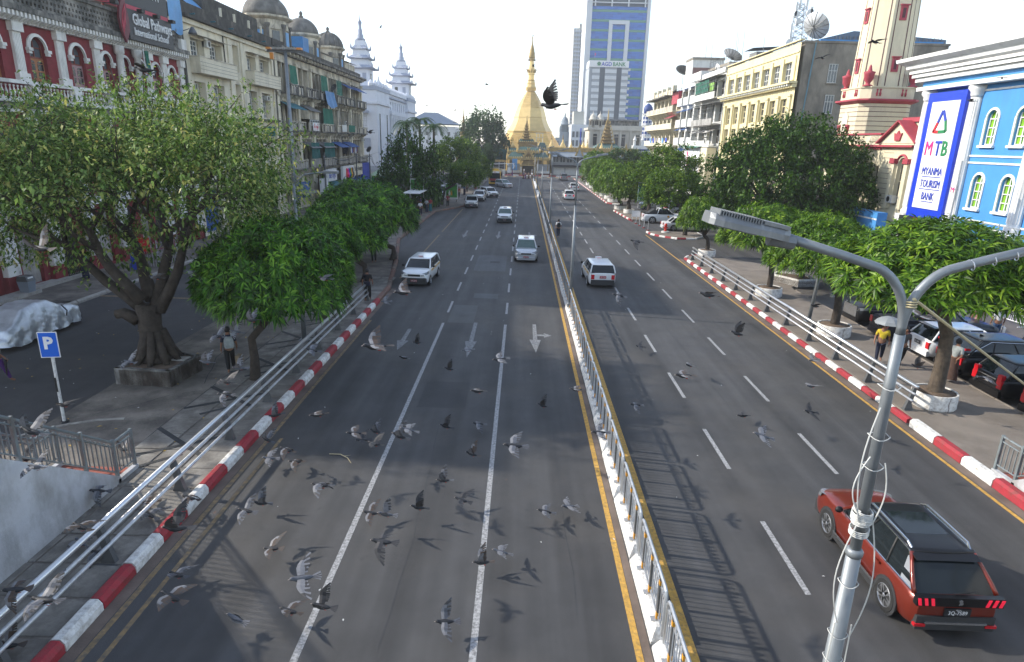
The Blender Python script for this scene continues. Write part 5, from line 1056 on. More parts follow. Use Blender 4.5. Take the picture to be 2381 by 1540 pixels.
bx('block', 'tower_white', B, 20.5, 29, 287, 300, 0, 16.5); bx('block_upper', 'tower_beige', B, 21.5, 26, 291, 300, 16.5, 22); bx('sign_strip', 'board_blue', B, 24.4, 24.8, 286.8, 286.95, 6, 15)
for k in range(5):
    for j in range(3): bx('window', 'window_grey', B, 21+k*1.6, 22+k*1.6, 286.85, 286.97, 4+j*3.6, 6.4+j*3.6)
B = thing('colonial_block', 'weathered white colonial block with twin cupolas below the glass tower', 'building', (29,224,0), world=True)
bx('wall', 'colonial', B, 21.2, 38.2, 216, 230, 0, 13.0); bx('cornice', 'colonial', B, 20.7, 38.6, 215.4, 230, 13.0, 13.7); bx('attic', 'stone_mossy', B, 25.4, 37.6, 218.5, 229, 13.7, 16.0); bx('attic_roof', 'tin', B, 24.8, 38, 217.8, 229.5, 16.0, 16.5)
bx('balustrade', 'colonial', B, 20.8, 38.5, 215.5, 215.8, 13.71, 14.5); bx('string_course', 'colonial', B, 21, 38.3, 215.6, 215.98, 6.8, 7.3)
for k in range(7):
    if k in (2,5): continue
    for z0, z1 in ((8.2,11.8),(2.5,6)): o = bx('window', 'window_dark', B, 22.6+k*2.3, 23.8+k*2.3, 215.85, 215.98, z0, z1); obj('transom', MB().box(22.6+k*2.3,23.8+k*2.3,215.8,215.849,z1-.9,z1-.75), 'colonial', o)
for k in range(6): bx('pilaster', 'colonial', B, 21.4+k*3.25, 22.0+k*3.25, 215.55, 215.98, 7.3, 13)
for x in (22.3,24.6):
    c_ = obj('cupola', MB().lathe([(1.2,13.7),(1.2,16.0),(1.4,16.1),(1.4,16.3),(1.1,16.4),(.95,17.2),(.5,17.8),(.12,18.1),(.03,18.9)], (x,216.6), 10), 'colonial', B, True)
    for k in range(5): a = PI+k*PI/4; obj('cupola_opening', MB().box(1.17,1.23,-.22,.22,14.2,15.7).xf(Matrix.Translation((x,216.6,0)) @ Matrix.Rotation(a,4,'Z')), 'interior', c_)
B = thing('minaret', 'white minaret with dark blue stripes and a blue onion dome', 'minaret', (37,201,0), world=True)
for k in range(5):
    z0 = 2.2+k*3.1; obj('shaft', MB().lathe([(1.35,z0),(1.35,z0+2.6),(1.75,z0+2.8),(1.75,z0+3.05)], (37,201), 8, PI/8), 'bank_white', B)
    for q in range(8):
        a = q*PI/4; M_ = Matrix.Translation((37,201,0)) @ Matrix.Rotation(a,4,'Z')
        for t in (-.32,.32): obj('shaft_panel', MB().box(1.24,1.28,t-.2,t+.2,z0+.3,z0+1.1).box(1.24,1.28,t-.2,t+.2,z0+1.4,z0+2.3).xf(M_), 'minaret_blue', B)
    obj('gallery_band', MB().lathe([(1.8,z0+3.06),(1.8,z0+3.12)], (37,201), 8, PI/8), 'minaret_blue', B)
obj('base', MB().lathe([(1.6,0),(1.6,2.2)], (37,201), 8, PI/8), 'bank_white', B)
d_ = obj('dome', MB().lathe([(1.25,17.8),(1.3,18.4),(1.4,18.8),(1.3,19.4),(.95,20.0),(.4,20.45),(.1,20.6),(.03,22.0)], (37,201), 12), 'minaret_blue', B, True)
B = thing('mosque_wall', 'white striped wall with small turrets next to the minaret', 'building', (36,196,0), world=True)
bx('wall', 'bank_white', B, 32.5, 42, 196, 199, 0, 8.5)
for k in range(4): bx('stripe', 'minaret_blue', B, 32.5, 42, 195.9, 195.98, 2+k*1.7, 2.4+k*1.7)
for x in (32.9,35.2): obj('turret', MB().lathe([(.4,8.5),(.4,9.8),(.55,10),(.3,10.6),(.03,11.4)], (x,196.4), 8), 'bank_white', B)
B = thing('domed_office', 'hazy blue grey office with a central dome far behind the pagoda', 'building', (18.6,305,0), world=True)
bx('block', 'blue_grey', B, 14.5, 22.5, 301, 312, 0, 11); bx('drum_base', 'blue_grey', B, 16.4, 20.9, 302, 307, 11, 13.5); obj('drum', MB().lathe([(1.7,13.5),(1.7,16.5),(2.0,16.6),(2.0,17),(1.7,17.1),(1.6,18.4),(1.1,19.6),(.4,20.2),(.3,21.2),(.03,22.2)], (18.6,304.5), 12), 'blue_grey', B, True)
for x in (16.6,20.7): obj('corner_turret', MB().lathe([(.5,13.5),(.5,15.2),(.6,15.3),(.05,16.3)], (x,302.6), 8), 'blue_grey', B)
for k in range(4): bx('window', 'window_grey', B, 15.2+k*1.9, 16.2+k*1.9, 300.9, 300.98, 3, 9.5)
B = thing('hip_roof_hall', 'far pale hall under a wide blue grey hipped roof', 'building', (-40,308,0), world=True)
bx('wall', 'tower_white', B, -52, -31, 301, 320, 0, 14.5); obj('roof', MB().loft([[(-54,299,15.4),(-29.5,299,15.4),(-29.5,322,15.4),(-54,322,15.4)],[(-46,308,20.6),(-40,308,20.6),(-40,313,20.6),(-46,313,20.6)]]), 'roof_tin_blue', B); bx('wing', 'tower_white', B, -33, -25, 302, 315, 0, 13.4)
for k in range(8):
    for zz in (10.5,7): bx('window', 'window_grey', B, -51+k*3.3, -49.8+k*3.3, 300.9, 300.98, zz, zz+1.6)
o = thing('dark_spire', 'slim dark tiered spire rising behind the bushy tree', 'pagoda', (-17.4,192,0), world=True)
obj('shaft', MB().lathe([(2.2,0),(2.2,7),(1.6,7.2),(1.5,9),(1.0,9.2),(.9,11),(.6,11.2),(.5,13.5),(.25,14),(.3,15),(.12,15.6),(.02,18.5)], (-17.4,192), 8), 'gold_old', o)
# ================================================================== trees
import numpy as np
leafmat('leaf_mast', ['#142b08','#284c11','#42731b','#82ad38'], .3, .4)  # shaded copy: crown shade and highlights are put into the ends of the ramp
leafmat('leaf_mast_sun', ['#1c3307','#345412','#557a1c','#8ca834'], .34, .4)  # sunlit copy of the mast leaf: sun on the crowns put into yellower greens
leafmat('leaf_peepal', ['#22340e','#3b551d','#5a7733','#86a055','#b3ac62'], .38, .5, 1.3)
leafmat('leaf_dark', ['#15260a','#26400f','#3a5818','#547524'], .25, .4, .7)
leafmat('leaf_mid', ['#22380b','#3c5a14','#5b7a22','#7d9432'], .3, .45, .5)
leafmat('leaf_far', ['#1a2c14','#2a4220','#3b552b','#4d6836'], .25, .5, .4)
leafmat('leaf_palm', ['#1c3212','#2f4a1d','#44602a'], .3, .4, .5)
mat('bark', (.1,.078,.058), .95, var=.4, sc=6, bump=1.0, bsc=16, dirt=(.035,.028,.022), damt=.6, dsc=3, dstretch=.3)
mat('bark_dark', (.05,.04,.032), .95, var=.4, sc=6, bump=1.0, bsc=16)
mat('soil', (.12,.085,.06), .95, var=.4, sc=3, bump=.8, bsc=14)
def leaf_mesh(name, C, D, nl, L, W, m_, spread=1.0, droop=.6, rng=None, jit=0., heart=False):
    """C (n,3) cluster centres, D (n,3) outward directions; nl leaves of length L in every cluster"""
    n = len(C); N = n*nl
    c = np.repeat(C, nl, 0); d = np.repeat(D, nl, 0)
    v = rng.normal(size=(N,3))*spread + d; v /= np.linalg.norm(v, axis=1)[:,None]+1e-9
    if jit: c = c + rng.normal(size=(N,3))*jit
    ln = L*rng.uniform(.65,1.2,(N,1)); up = np.array([0,0,1.]); side = np.cross(v, up+rng.normal(size=(N,3))*.35); side /= np.linalg.norm(side, axis=1)[:,None]+1e-9
    mid = c + v*ln*(.42 if heart else .5); mid[:,2] -= (droop*.18*ln[:,0]); tip = c + v*ln*.92; tip[:,2] -= droop*ln[:,0]*.75
    w_ = W*rng.uniform(.8,1.2,(N,1))
    P = np.stack([c, mid-side*w_, tip, mid+side*w_], 1).reshape(-1,3)
    me = bpy.data.meshes.new(name); me.vertices.add(N*4); me.vertices.foreach_set('co', P.astype(np.float32).ravel())
    me.loops.add(N*4); me.loops.foreach_set('vertex_index', np.arange(N*4, dtype=np.int32)); me.polygons.add(N); me.polygons.foreach_set('loop_start', np.arange(0,N*4,4,dtype=np.int32))
    try: me.polygons.foreach_set('loop_total', np.full(N,4,dtype=np.int32))
    except Exception: pass
    me.materials.append(MATS[m_]); me.update(calc_edges=True); return me
def rosette_mesh(name, C, D, nl, L, W, m_, rng, up=.55, droop=.55):
    """star-shaped tufts: nl narrow leaves round each tuft axis, arching down at the tips"""
    n = len(C); ax_ = D + np.array([0,0,up]) + rng.normal(size=(n,3))*.25; ax_ /= np.linalg.norm(ax_, axis=1)[:,None]
    t = np.cross(ax_, rng.normal(size=(n,3))); t /= np.linalg.norm(t, axis=1)[:,None]; q = np.cross(ax_, t)
    N = n*nl; th = np.tile(np.arange(nl)*2*PI/nl, n)+rng.uniform(-.3,.3,N); ph = rng.uniform(.75,1.5,N)
    A, T, Q, c = (np.repeat(v, nl, 0) for v in (ax_, t, q, C))
    d = A*np.cos(ph)[:,None]+(T*np.cos(th)[:,None]+Q*np.sin(th)[:,None])*np.sin(ph)[:,None]
    ln = L*rng.uniform(.7,1.2,(N,1)); side = np.cross(d, A); side /= np.linalg.norm(side, axis=1)[:,None]+1e-9; w_ = W*rng.uniform(.8,1.2,(N,1))
    m1 = c+d*ln*.45; m1[:,2] -= droop*.1*ln[:,0]; tip = c+d*ln; tip[:,2] -= droop*ln[:,0]*.55
    P = np.stack([c+d*ln*.06, m1-side*w_, tip, m1+side*w_], 1).reshape(-1,3)
    me = bpy.data.meshes.new(name); me.vertices.add(N*4); me.vertices.foreach_set('co', P.astype(np.float32).ravel())
    me.loops.add(N*4); me.loops.foreach_set('vertex_index', np.arange(N*4, dtype=np.int32)); me.polygons.add(N); me.polygons.foreach_set('loop_start', np.arange(0,N*4,4,dtype=np.int32))
    try: me.polygons.foreach_set('loop_total', np.full(N,4,dtype=np.int32))
    except Exception: pass
    me.materials.append(MATS[m_]); me.update(calc_edges=True); return me
def dome_points(n, rng, flat=.45, lump=.16, inner=.62):
    """points through the outer shell of a dome (unit radius), uneven outline"""
    out = []; dirs = []
    ph = rng.uniform(0,6.28,(6,)); 
    while len(out) < n:
        v = rng.normal(size=3); v /= np.linalg.norm(v)
        if v[2] < -flat: continue
        a = math.atan2(v[1], v[0]); k = 1+lump*(.5*math.sin(3*a+ph[0]+2*v[2])+.35*math.sin(5*a+ph[1]-3*v[2])+.35*math.sin(7*v[2]+2*a+ph[2]))
        r = k*rng.uniform(inner,1.0)**.5*rng.choice([1,1,1,.8]); p = v*r
        if p[2] < 0: p[2] *= .75
        out.append(p); dirs.append(v)
    return np.array(out), np.array(dirs)
def limbs(b, h0, R_, zc, rz, n, r0, rng, seed=0):
    for k in range(n):
        a = 2*PI*k/n+rng.uniform(-.4,.4); e = rng.uniform(.55,.85)
        b.tube([(0,0,h0-.1),(R_*e*.3*math.cos(a),R_*e*.3*math.sin(a),h0+(zc-h0)*.55),(R_*e*.7*math.cos(a+.2),R_*e*.7*math.sin(a+.2),zc+rz*.1),(R_*e*math.cos(a+.1),R_*e*math.sin(a+.1),zc+rz*.35)], [r0,r0*.7,r0*.42,r0*.12], 6)
def tree(name, label, x, y, crown, rx, rz, zc, trunk_r, off=(0,0), m_trunk='bark_dark', z0=.14, group=None, base=0., rot=0., nl=6, ry=None, seed=1, lean=0.):
    t = thing(name, label, 'tree', (x,y,z0), 0, group); rng = np.random.default_rng(seed); zl = zc-z0
    b = MB(); h = max(.6, zl-rz*.55)
    b.tube([(0,0,-.1),(0,0,.12),(lean*.2+.03,.02,h*.4),(lean*.6-.02,.03,h*.75),(lean+off[0]*.4,off[1]*.4,h)], [trunk_r*(1.25+base),trunk_r*(1.08+base*.4),trunk_r*.95,trunk_r*.88,trunk_r*.8], 9)
    k0 = len(b.v); limbs(b, 0, rx, zl-h, rz, nl, trunk_r*.5, rng); b.xf(Matrix.Translation((lean+off[0]*.4,off[1]*.4,h)), k0)
    obj('trunk', b, m_trunk, t, True)
    c = link('crown', crown, t, (off[0]+lean, off[1], zl), (0,0,rot)); c.scale = (rx, ry or rx, rz)
    return t
rng = np.random.default_rng(4)
def umbrella(name, m_, n, nl, L, W, rx, rz, seed):
    g = np.random.default_rng(seed); s = np.array([rx,rx,rz]); C1, D1 = dome_points(int(n*.55), g, .2, .12, .86); C2, D2 = dome_points(n-int(n*.55), g, .2, .1, .4); C = np.concatenate([C1,C2*.86]); D = np.concatenate([D1,D2])
    K = 150; cc, cd = dome_points(K, g, .2, .13, .85); idx = np.argmin(((C[:,None,:]-cc[None])**2).sum(2), 1); C = C*.8+cc[idx]*.2*1.02
    me = rosette_mesh(name, C*s, D, nl, L, W, m_, g)
    me.transform(Matrix.Diagonal((1/rx,1/rx,1/rz,1))); return me
U1 = umbrella('crown','leaf_mast',2300,10,.33,.03,2.8,1.75,21); U2 = umbrella('crown','leaf_mast',1700,9,.42,.043,3.0,1.8,22); U3 = umbrella('crown','leaf_mast',1700,9,.4,.042,3.0,1.8,27)
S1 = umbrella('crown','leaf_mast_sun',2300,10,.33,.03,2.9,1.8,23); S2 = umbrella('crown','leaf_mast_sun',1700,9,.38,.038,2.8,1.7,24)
def cloud(name, m_, n, nl, L, W, seed, lump=.22, jit=.06, spread=1.2, flat=.7, rx=5., rz=4., K=70, kw=.38):
    g = np.random.default_rng(seed); C, D = dome_points(n, g, flat, lump, .35)
    # gather clusters into clumps so the crown shows light tufts and dark gaps
    cc, cd = dome_points(K, g, flat, lump, .75); idx = np.argmin(((C[:,None,:]-cc[None])**2).sum(2), 1)
    C = C*(1-kw) + cc[idx]*kw*1.04
    me = leaf_mesh(name, C*np.array([rx,rx,rz]), D, nl, L, W, m_, spread, .35, g, jit*rx)
    me.transform(Matrix.Diagonal((1/rx,1/rx,1/rz,1))); return me
CD = cloud('crown','leaf_dark',6000,9,.3,.1,31,.05,.02,1.2,.6,8,5,260,.4); CM = cloud('crown','leaf_mid',1500,8,.4,.13,32,.2,.05); CM2 = cloud('crown','leaf_mid',1400,8,.45,.14,33,.28,.05); CF = cloud('crown','leaf_far',1600,8,.6,.2,34,.2,.05,1.2,.7,7,6); CDs = cloud('crown','leaf_dark',1500,8,.4,.13,35,.22,.05)
def umb(name, label, xt, Y, pl, pr, yt, yb, crown, tr=.16, seed=1, rot=0., lean=0., z0=.14, group='umbrella trimmed street trees', ry=None, base=.35, m_='bark_dark'):
    ym = (yt+yb)/2; a, b = on_y(pl,ym,Y), on_y(pr,ym,Y); rx = (b.x-a.x)/2; cx = (a.x+b.x)/2; zt = on_y((pl+pr)/2,yt,Y).z; zb = on_y((pl+pr)/2,yb,Y).z
    fl_ = .25 if crown.name.startswith('crown') and crown.materials[0].name.startswith('leaf_mast') else .38; rz = (zt-zb)/(1+fl_); zc = zb+rz*fl_
    return tree(name, label, xt, Y, crown, rx, rz, zc, tr, (cx-xt-lean,0), m_, z0, group, base, rot, 6, ry, seed, lean)
umb('umbrella_tree','nearest clipped umbrella tree beside the backpack walker', -9.43,21.34,465,816,512,712,U1,.16,1)
umb('umbrella_tree','clipped umbrella tree second from the camera on the left kerb', -9.46,29.75,668,835,498,600,U3,.17,2,1.0)
umb('umbrella_tree','clipped umbrella tree third along the left kerb', -9.46,38.12,700,890,468,578,U2,.19,3,2.2,0,.14,'umbrella trimmed street trees',None,.9)
umb('umbrella_tree','widest clipped umbrella tree at the start of the bus bay', -9.24,45.81,722,966,420,538,U3,.2,4,3.6,0,.14,'umbrella trimmed street trees',None,.7)
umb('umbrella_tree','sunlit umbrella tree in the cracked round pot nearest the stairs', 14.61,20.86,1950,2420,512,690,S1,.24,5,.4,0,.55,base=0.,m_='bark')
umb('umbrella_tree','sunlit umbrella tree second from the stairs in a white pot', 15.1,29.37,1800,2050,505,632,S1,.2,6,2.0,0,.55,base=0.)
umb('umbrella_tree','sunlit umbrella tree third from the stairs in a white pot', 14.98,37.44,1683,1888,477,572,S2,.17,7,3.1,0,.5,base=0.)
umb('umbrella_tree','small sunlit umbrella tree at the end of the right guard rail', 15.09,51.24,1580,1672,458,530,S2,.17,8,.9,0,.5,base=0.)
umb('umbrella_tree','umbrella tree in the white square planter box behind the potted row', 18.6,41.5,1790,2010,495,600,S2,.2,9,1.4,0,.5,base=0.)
umb('umbrella_tree','rounded street tree standing on the hydrant island', 16.35,63.6,1490,1630,390,470,CM,.2,10,0,0,.14,base=.2)
# right-hand far row in round pots
umb('street_tree','loose pale green tree rising above the green road sign', 15.6,79.0,1480,1640,340,430,CM2,.24,11,1,0,.14,'street trees of the far right row')
umb('street_tree','leaning street tree whose trunk stands behind the white pickup', 13.9,83.3,1425,1530,378,455,CM,.26,12,2,-.2,.4,'street trees of the far right row')
umb('street_tree','street tree in the round pot left of the road sign', 13.58,88.0,1385,1480,380,450,S2,.24,13,.6,0,.4,'street trees of the far right row')
umb('street_tree','yellowish street tree, third pot back from the road sign', 14.2,99.5,1372,1452,372,432,S2,.22,14,1.6,0,.4,'street trees of the far right row')
umb('street_tree','street tree in a far pot with a leaning trunk', 14.2,111,1358,1432,365,420,CM,.22,15,2.6,.5,.4,'street trees of the far right row')
umb('street_tree','farthest umbrella crown of the right row near the pagoda shops', 14.3,124,1350,1420,352,408,S2,.22,16,.3,0,.4,'street trees of the far right row')
umb('spreading_tree','broad dark crown behind the far right row', 24,138,1400,1520,345,385,CDs,.4,17,0,0,.14,None,5.5)
# big trees
umb('banyan_tree','huge rounded dark green tree in front of the octagonal tower', 24.5,60,1640,2038,268,515,CD,.55,18,0,0,.0,None,6.6,.3)
umb('bushy_tree','dark bushy tree hiding the left foot of the golden stupa', -9.5,192,1060,1186,256,365,CF,.5,19,0,0,0,None,8,.3)
umb('street_tree','tall dark tree behind the green bus stop panel', -13.6,84,878,1030,308,475,CDs,.3,20,1,0,.14,None)
umb('street_tree','mid green tree behind the small umbrella tree at the bus stop', -12.5,118,1000,1118,318,392,CM,.3,21,2,0,.14,None)
umb('umbrella_tree','small umbrella tree with a slanting trunk by the taxi rank', -10.9,88,1033,1128,373,425,CM,.2,22,.5,.7,.14)
umb('umbrella_tree','umbrella tree partly hidden behind the yellow bus', -11.2,122,1085,1146,360,405,CM,.2,23,1.5,0,.14)
umb('street_tree','low leafy tree far along the left pavement before the hall', -17,140,1000,1040,345,385,CM2,.2,24,0,0,.14,None)
umb('street_tree','dim green tree behind the stupa wall right of the bus', -8.5,165,1120,1150,335,385,CF,.2,25,0,0,.14,None)
# palms
def palm_mesh(seed):
    g = random.Random(seed); b = MB()
    for k in range(16):
        a = 2*PI*k/16+g.uniform(-.15,.15); up = g.uniform(.1,1.1); Ln = g.uniform(2.6,3.4); pts = []
        for i in range(9): t = i/8; pts.append(Vector((math.cos(a)*Ln*t*(.9-.15*t), math.sin(a)*Ln*t*(.9-.15*t), up*Ln*.55*t-1.5*t*t*Ln*.55)))
        sd_ = Vector((-math.sin(a), math.cos(a), 0))
        for i in range(1,9):
            for q in range(3):
                p = pts[i-1].lerp(pts[i], q/3); d = (pts[i]-pts[i-1]).normalized()
                for s in (-1,1):
                    l = .75*(1-.5*(i/8)); e = p+sd_*s*l*.8+d*l*.5+Vector((0,0,-.35*l)); w_ = d*.05; b.add([p-w_,p+w_,e], [(0,1,2)])
    return b.mesh('crown','leaf_palm')
pm = [palm_mesh(1), palm_mesh(2)]
for k, (vx, vy, Y, lb) in enumerate(((945,285,112,'left palm of the clump in front of the pale hall'),(975,278,116,'tallest palm of the clump in front of the pale hall'),(1008,292,113,'right palm of the clump in front of the pale hall'))):
    p = on_y(vx, vy, Y); t = thing('palm_tree', lb, 'tree', (p.x,Y,0), 0, 'palms by the hall')
    obj('trunk', MB().tube([(0,0,0),(.1,0,p.z*.5),(0,0,p.z)], [.3,.22,.18], 8), 'bark', t, True); link('crown', pm[k % 2], t, (0,0,p.z), (0,0,k)).scale = (1.25,1.25,1.15)
# the big peepal tree on the left
T = thing('peepal_tree', 'large spreading peepal tree with forked trunk in a whitewashed planter', 'tree', (-13.1,21.6,.75), world=True)
bt = MB(); B0 = Vector((-13.05,21.6,.7))
tips = []
gb = random.Random(8)
def branch(p, d, ln, r, depth):
    pts = [p]; rad = [r]; n = 4
    for i in range(n):
        d = (d + Vector((gb.uniform(-.22,.22), gb.uniform(-.22,.22), gb.uniform(-.08,.2)))).normalized(); p = p+d*ln/n; pts.append(p); rad.append(r*(1-.5*(i+1)/n))
    bt.tube(pts, rad, 8 if depth < 2 else 5)
    if depth >= 3: tips.append((pts[-1], d)); tips.append((pts[-2], d)); tips.append((pts[2], d)); return
    nb = 4 if depth else 3
    for k in range(nb):
        a = 2*PI*k/nb+gb.uniform(-.5,.5); s = d.orthogonal().normalized(); s.rotate(__import__('mathutils').Quaternion(d, a)); nd = (d*.75+s*gb.uniform(.55,1.0)+Vector((0,0,.08))).normalized()
        branch(pts[-1] if k < 2 else pts[-2], nd, ln*gb.uniform(.6,.85), rad[-1]*.85, depth+1)
    if depth: tips.append((pts[-1], d))
bt.tube([B0+Vector((0,0,-.15)),B0+Vector((0,0,.25)),B0+Vector((-.15,.05,1.2)),B0+Vector((-.15,.1,2.0))], [.62,.46,.38,.42], 12)
for k in range(9): a = 2*PI*k/9; bt.tube([B0+Vector((.28*math.cos(a),.28*math.sin(a),1.1)), B0+Vector((.5*math.cos(a),.5*math.sin(a),.35)), B0+Vector((.8*math.cos(a),.8*math.sin(a),-.05))], [.12,.15,.09], 6)
branch(B0+Vector((-.3,.1,1.8)), Vector((-.85,.15,.62)), 3.6, .22, 0); branch(B0+Vector((.05,.2,1.8)), Vector((.12,.3,.9)), 2.9, .25, 0); branch(B0+Vector((.2,.15,1.8)), Vector((.6,.15,.7)), 3.2, .23, 0); branch(B0+Vector((-.1,.3,2.2)), Vector((-.3,.75,.6)), 3.4, .26, 0); branch(B0+Vector((-.2,-.1,2.2)), Vector((-.65,-.25,.7)), 2.9, .24, 0)
bt.tube([B0+Vector((-.45,-.1,1.5)),B0+Vector((-.9,-.15,1.75)),B0+Vector((-1.15,-.2,1.7))], [.26,.2,.16], 8)
obj('trunk', bt, 'bark_dark', T, True)
g = np.random.default_rng(9)
Ct = np.array([[*p] for p, d in tips]); Dt = np.array([[*d] for p, d in tips])
# keep the foliage to the outline it has: a broad low dome over the service road
cen = np.array([-14.6,25.2,5.75]); extra, ed = dome_points(1350, g, .7, .2, .4); extra = extra*np.array([6.6,5.2,4.1])+cen
C = np.concatenate([np.repeat(Ct, 4, 0)+g.normal(size=(len(Ct)*4,3))*np.array([.55,.55,.4]), extra]); D = np.concatenate([np.repeat(Dt, 4, 0), ed])
spr = []
for vx, vy, Y in ((255,155,25),(330,150,26),(420,185,26),(300,190,25),(640,280,26.5),(690,300,27),(600,260,27),(560,220,26),(380,170,26),(60,190,24.5),(20,225,24),(110,205,25),(660,380,27),(640,420,26),(700,440,27),(450,215,25),(500,225,26)):
    p = on_y(vx, vy, Y); q = cen+(np.array([*p])-cen)*.72
    for t in np.linspace(0,1,9): spr.append(q+(np.array([*p])-q)*t+g.normal(size=3)*.16)
    bt2 = MB().tube([tuple(cen+(np.array([*p])-cen)*.55), tuple(q), tuple(p)], [.05,.035,.012], 5); obj('outer_branch', bt2, 'bark', T)
spr = np.array(spr); C = np.concatenate([C, spr, spr+g.normal(size=spr.shape)*.2]); D = np.concatenate([D, np.tile([0,0,.2],(len(spr)*2,1))])
ok = (C[:,2] > 2.9) & (C[:,2] < 10.6)
C, D = C[ok], D[ok]
link('crown', leaf_mesh('crown', C, D*.6, 12, .165, .046, 'leaf_peepal', .9, .8, g, .15, True), T)
print('peepal clusters', len(C))
# planter of the peepal tree
P = thing('tree_planter', 'square whitewashed concrete planter with peeling paint round the peepal trunk', 'planter', (-12.9,21.2,0), world=True)
mat('whitewash', (.3,.29,.27), .95, var=.3, sc=3, bump=.4, bsc=12, dirt=(.06,.055,.05), damt=.95, dsc=2.6, dstretch=.35)
pl = [(-13.95,20.45),(-11.95,20.3),(-11.72,22.1),(-13.75,22.9)]
for a, b in zip(pl, pl[1:]+pl[:1]):
    a, b = Vector((*a,.1)), Vector((*b,.1)); n_ = Vector((-(b-a).y,(b-a).x,0)).normalized()*.16; h = Vector((0,0,.64))
    obj('planter_wall', MB().loft([[a,a+n_,a+n_+h,a+h],[b,b+n_,b+n_+h,b+h]]), 'whitewash', P)
obj('soil', MB().prism(pl, 'z', .1, .68), 'soil', P)
# ---- round white pots of the right row
def pot(x, y, r, label, cracked=False):
    o = thing('tree_pot', label, 'planter', (x,y,.14), 0, 'round white tree pots'); o.rotation_euler[2] = .3
    obj('rim', MB().lathe([(r*.96,0),(r,.05),(r*.99,.5),(r*.97,.54),(r*.9,.54),(r*.88,.4)], n=24, cap=False), 'kerb_white', o, .5); obj('soil', MB().lathe([(r*.9,.05),(r*.9,.5),(r*.3,.55)], n=20), 'soil', o, True)
    if cracked:
        for a in (-1.75,-.6): obj('crack', MB().loft([[(r*1.004*math.cos(a+.03*math.sin(q*2)-.012),r*1.004*math.sin(a+.03*math.sin(q*2)-.012),q*.13),(r*1.004*math.cos(a+.03*math.sin(q*2)+.012),r*1.004*math.sin(a+.03*math.sin(q*2)+.012),q*.13)] for q in range(5)], False, False), 'groove_dark', o)
for x, y, r, lb, c in ((14.61,20.86,.72,'large cracked white pot at the near end of the guard rail',True),(15.1,29.37,.76,'cracked white pot beside the leaning grey lamp pole',True),(14.98,37.44,.76,'white pot third along behind the guard rail',False),(15.09,51.24,.7,'white pot at the far end of the guard rail',False),(13.58,88.0,.95,'white pot left of the road sign post',False),(13.9,83.3,.7,'low white pot behind the white pickup',False),(14.2,99.5,1.0,'round white pot, first of the far row',False),(14.2,105,.85,'round white pot, second of the far row',False),(14.2,111,.9,'round white pot, third of the far row',False),(14.2,117.5,.9,'round white pot, fourth of the far row',False),(14.3,124,.9,'round white pot, fifth of the far row',False),(14.3,131,.8,'round white pot, sixth of the far row',False),(14.4,139,.8,'round white pot, last of the far row',False)): pot(x, y, r, lb, c)
P = thing('box_planter', 'angular white planter box on the pavement point behind the pots', 'planter', (18.5,41.6,.14), world=True)
pl = [(16.9,42.0),(17.9,40.2),(19.2,40.6),(19.3,42.4),(17.6,43.2)]
for a, b in zip(pl, pl[1:]+pl[:1]):
    a, b = Vector((*a,.1)), Vector((*b,.1)); n_ = Vector((-(b-a).y,(b-a).x,0)).normalized()*.15; h = Vector((0,0,.5)); obj('planter_wall', MB().loft([[a,a+n_,a+n_+h,a+h],[b,b+n_,b+n_+h,b+h]]), 'kerb_white', P)
obj('soil', MB().prism(pl, 'z', .1, .5), 'soil', P)
# ================================================================== vehicles
def paint(n_, c, metal=.0): mat(n_, c, .3, metal, var=.03, sc=2, coat=.7 if max(c) > .03 else .25, spec=.5 if max(c) > .03 else .3)
paint('paint_white', (.72,.73,.74)); paint('paint_silver', (.45,.47,.5), .5); paint('paint_black', (.008,.008,.009)); paint('paint_copper', (.17,.02,.009), .3); paint('paint_yellow', (.62,.36,.03)); paint('paint_grey', (.25,.26,.28), .4); paint('paint_beige', (.42,.38,.3), .2); paint('paint_navy', (.01,.012,.02)); paint('bus_yellow', (.6,.38,.05)); paint('bus_red', (.3,.01,.02))
mat('car_glass', (.012,.016,.018), .06, var=.1, spec=.45); mat('car_glass_green', (.05,.09,.08), .06, var=.2, sc=3, spec=.8); mat('tyre', (.02,.02,.02), .85, var=.2, sc=8); mat('rim', (.42,.43,.45), .3, .8, var=.05); mat('cladding', (.035,.036,.038), .6, var=.1); mat('chrome', (.6,.62,.64), .15, .95, var=.03)
mat('lamp_red', (.5,.012,.02), .2, var=.05, spec=.7); mat('lamp_clear', (.13,.14,.15), .12, var=.1, spec=.8); mat('lamp_red_lit', (.7,.02,.05), .3, var=.02, emit=.25); mat('plate_red', (.4,.02,.03), .5, var=.05); mat('plate_black', (.02,.02,.022), .5, var=.05); mat('lamp_amber', (.6,.2,.01), .3)
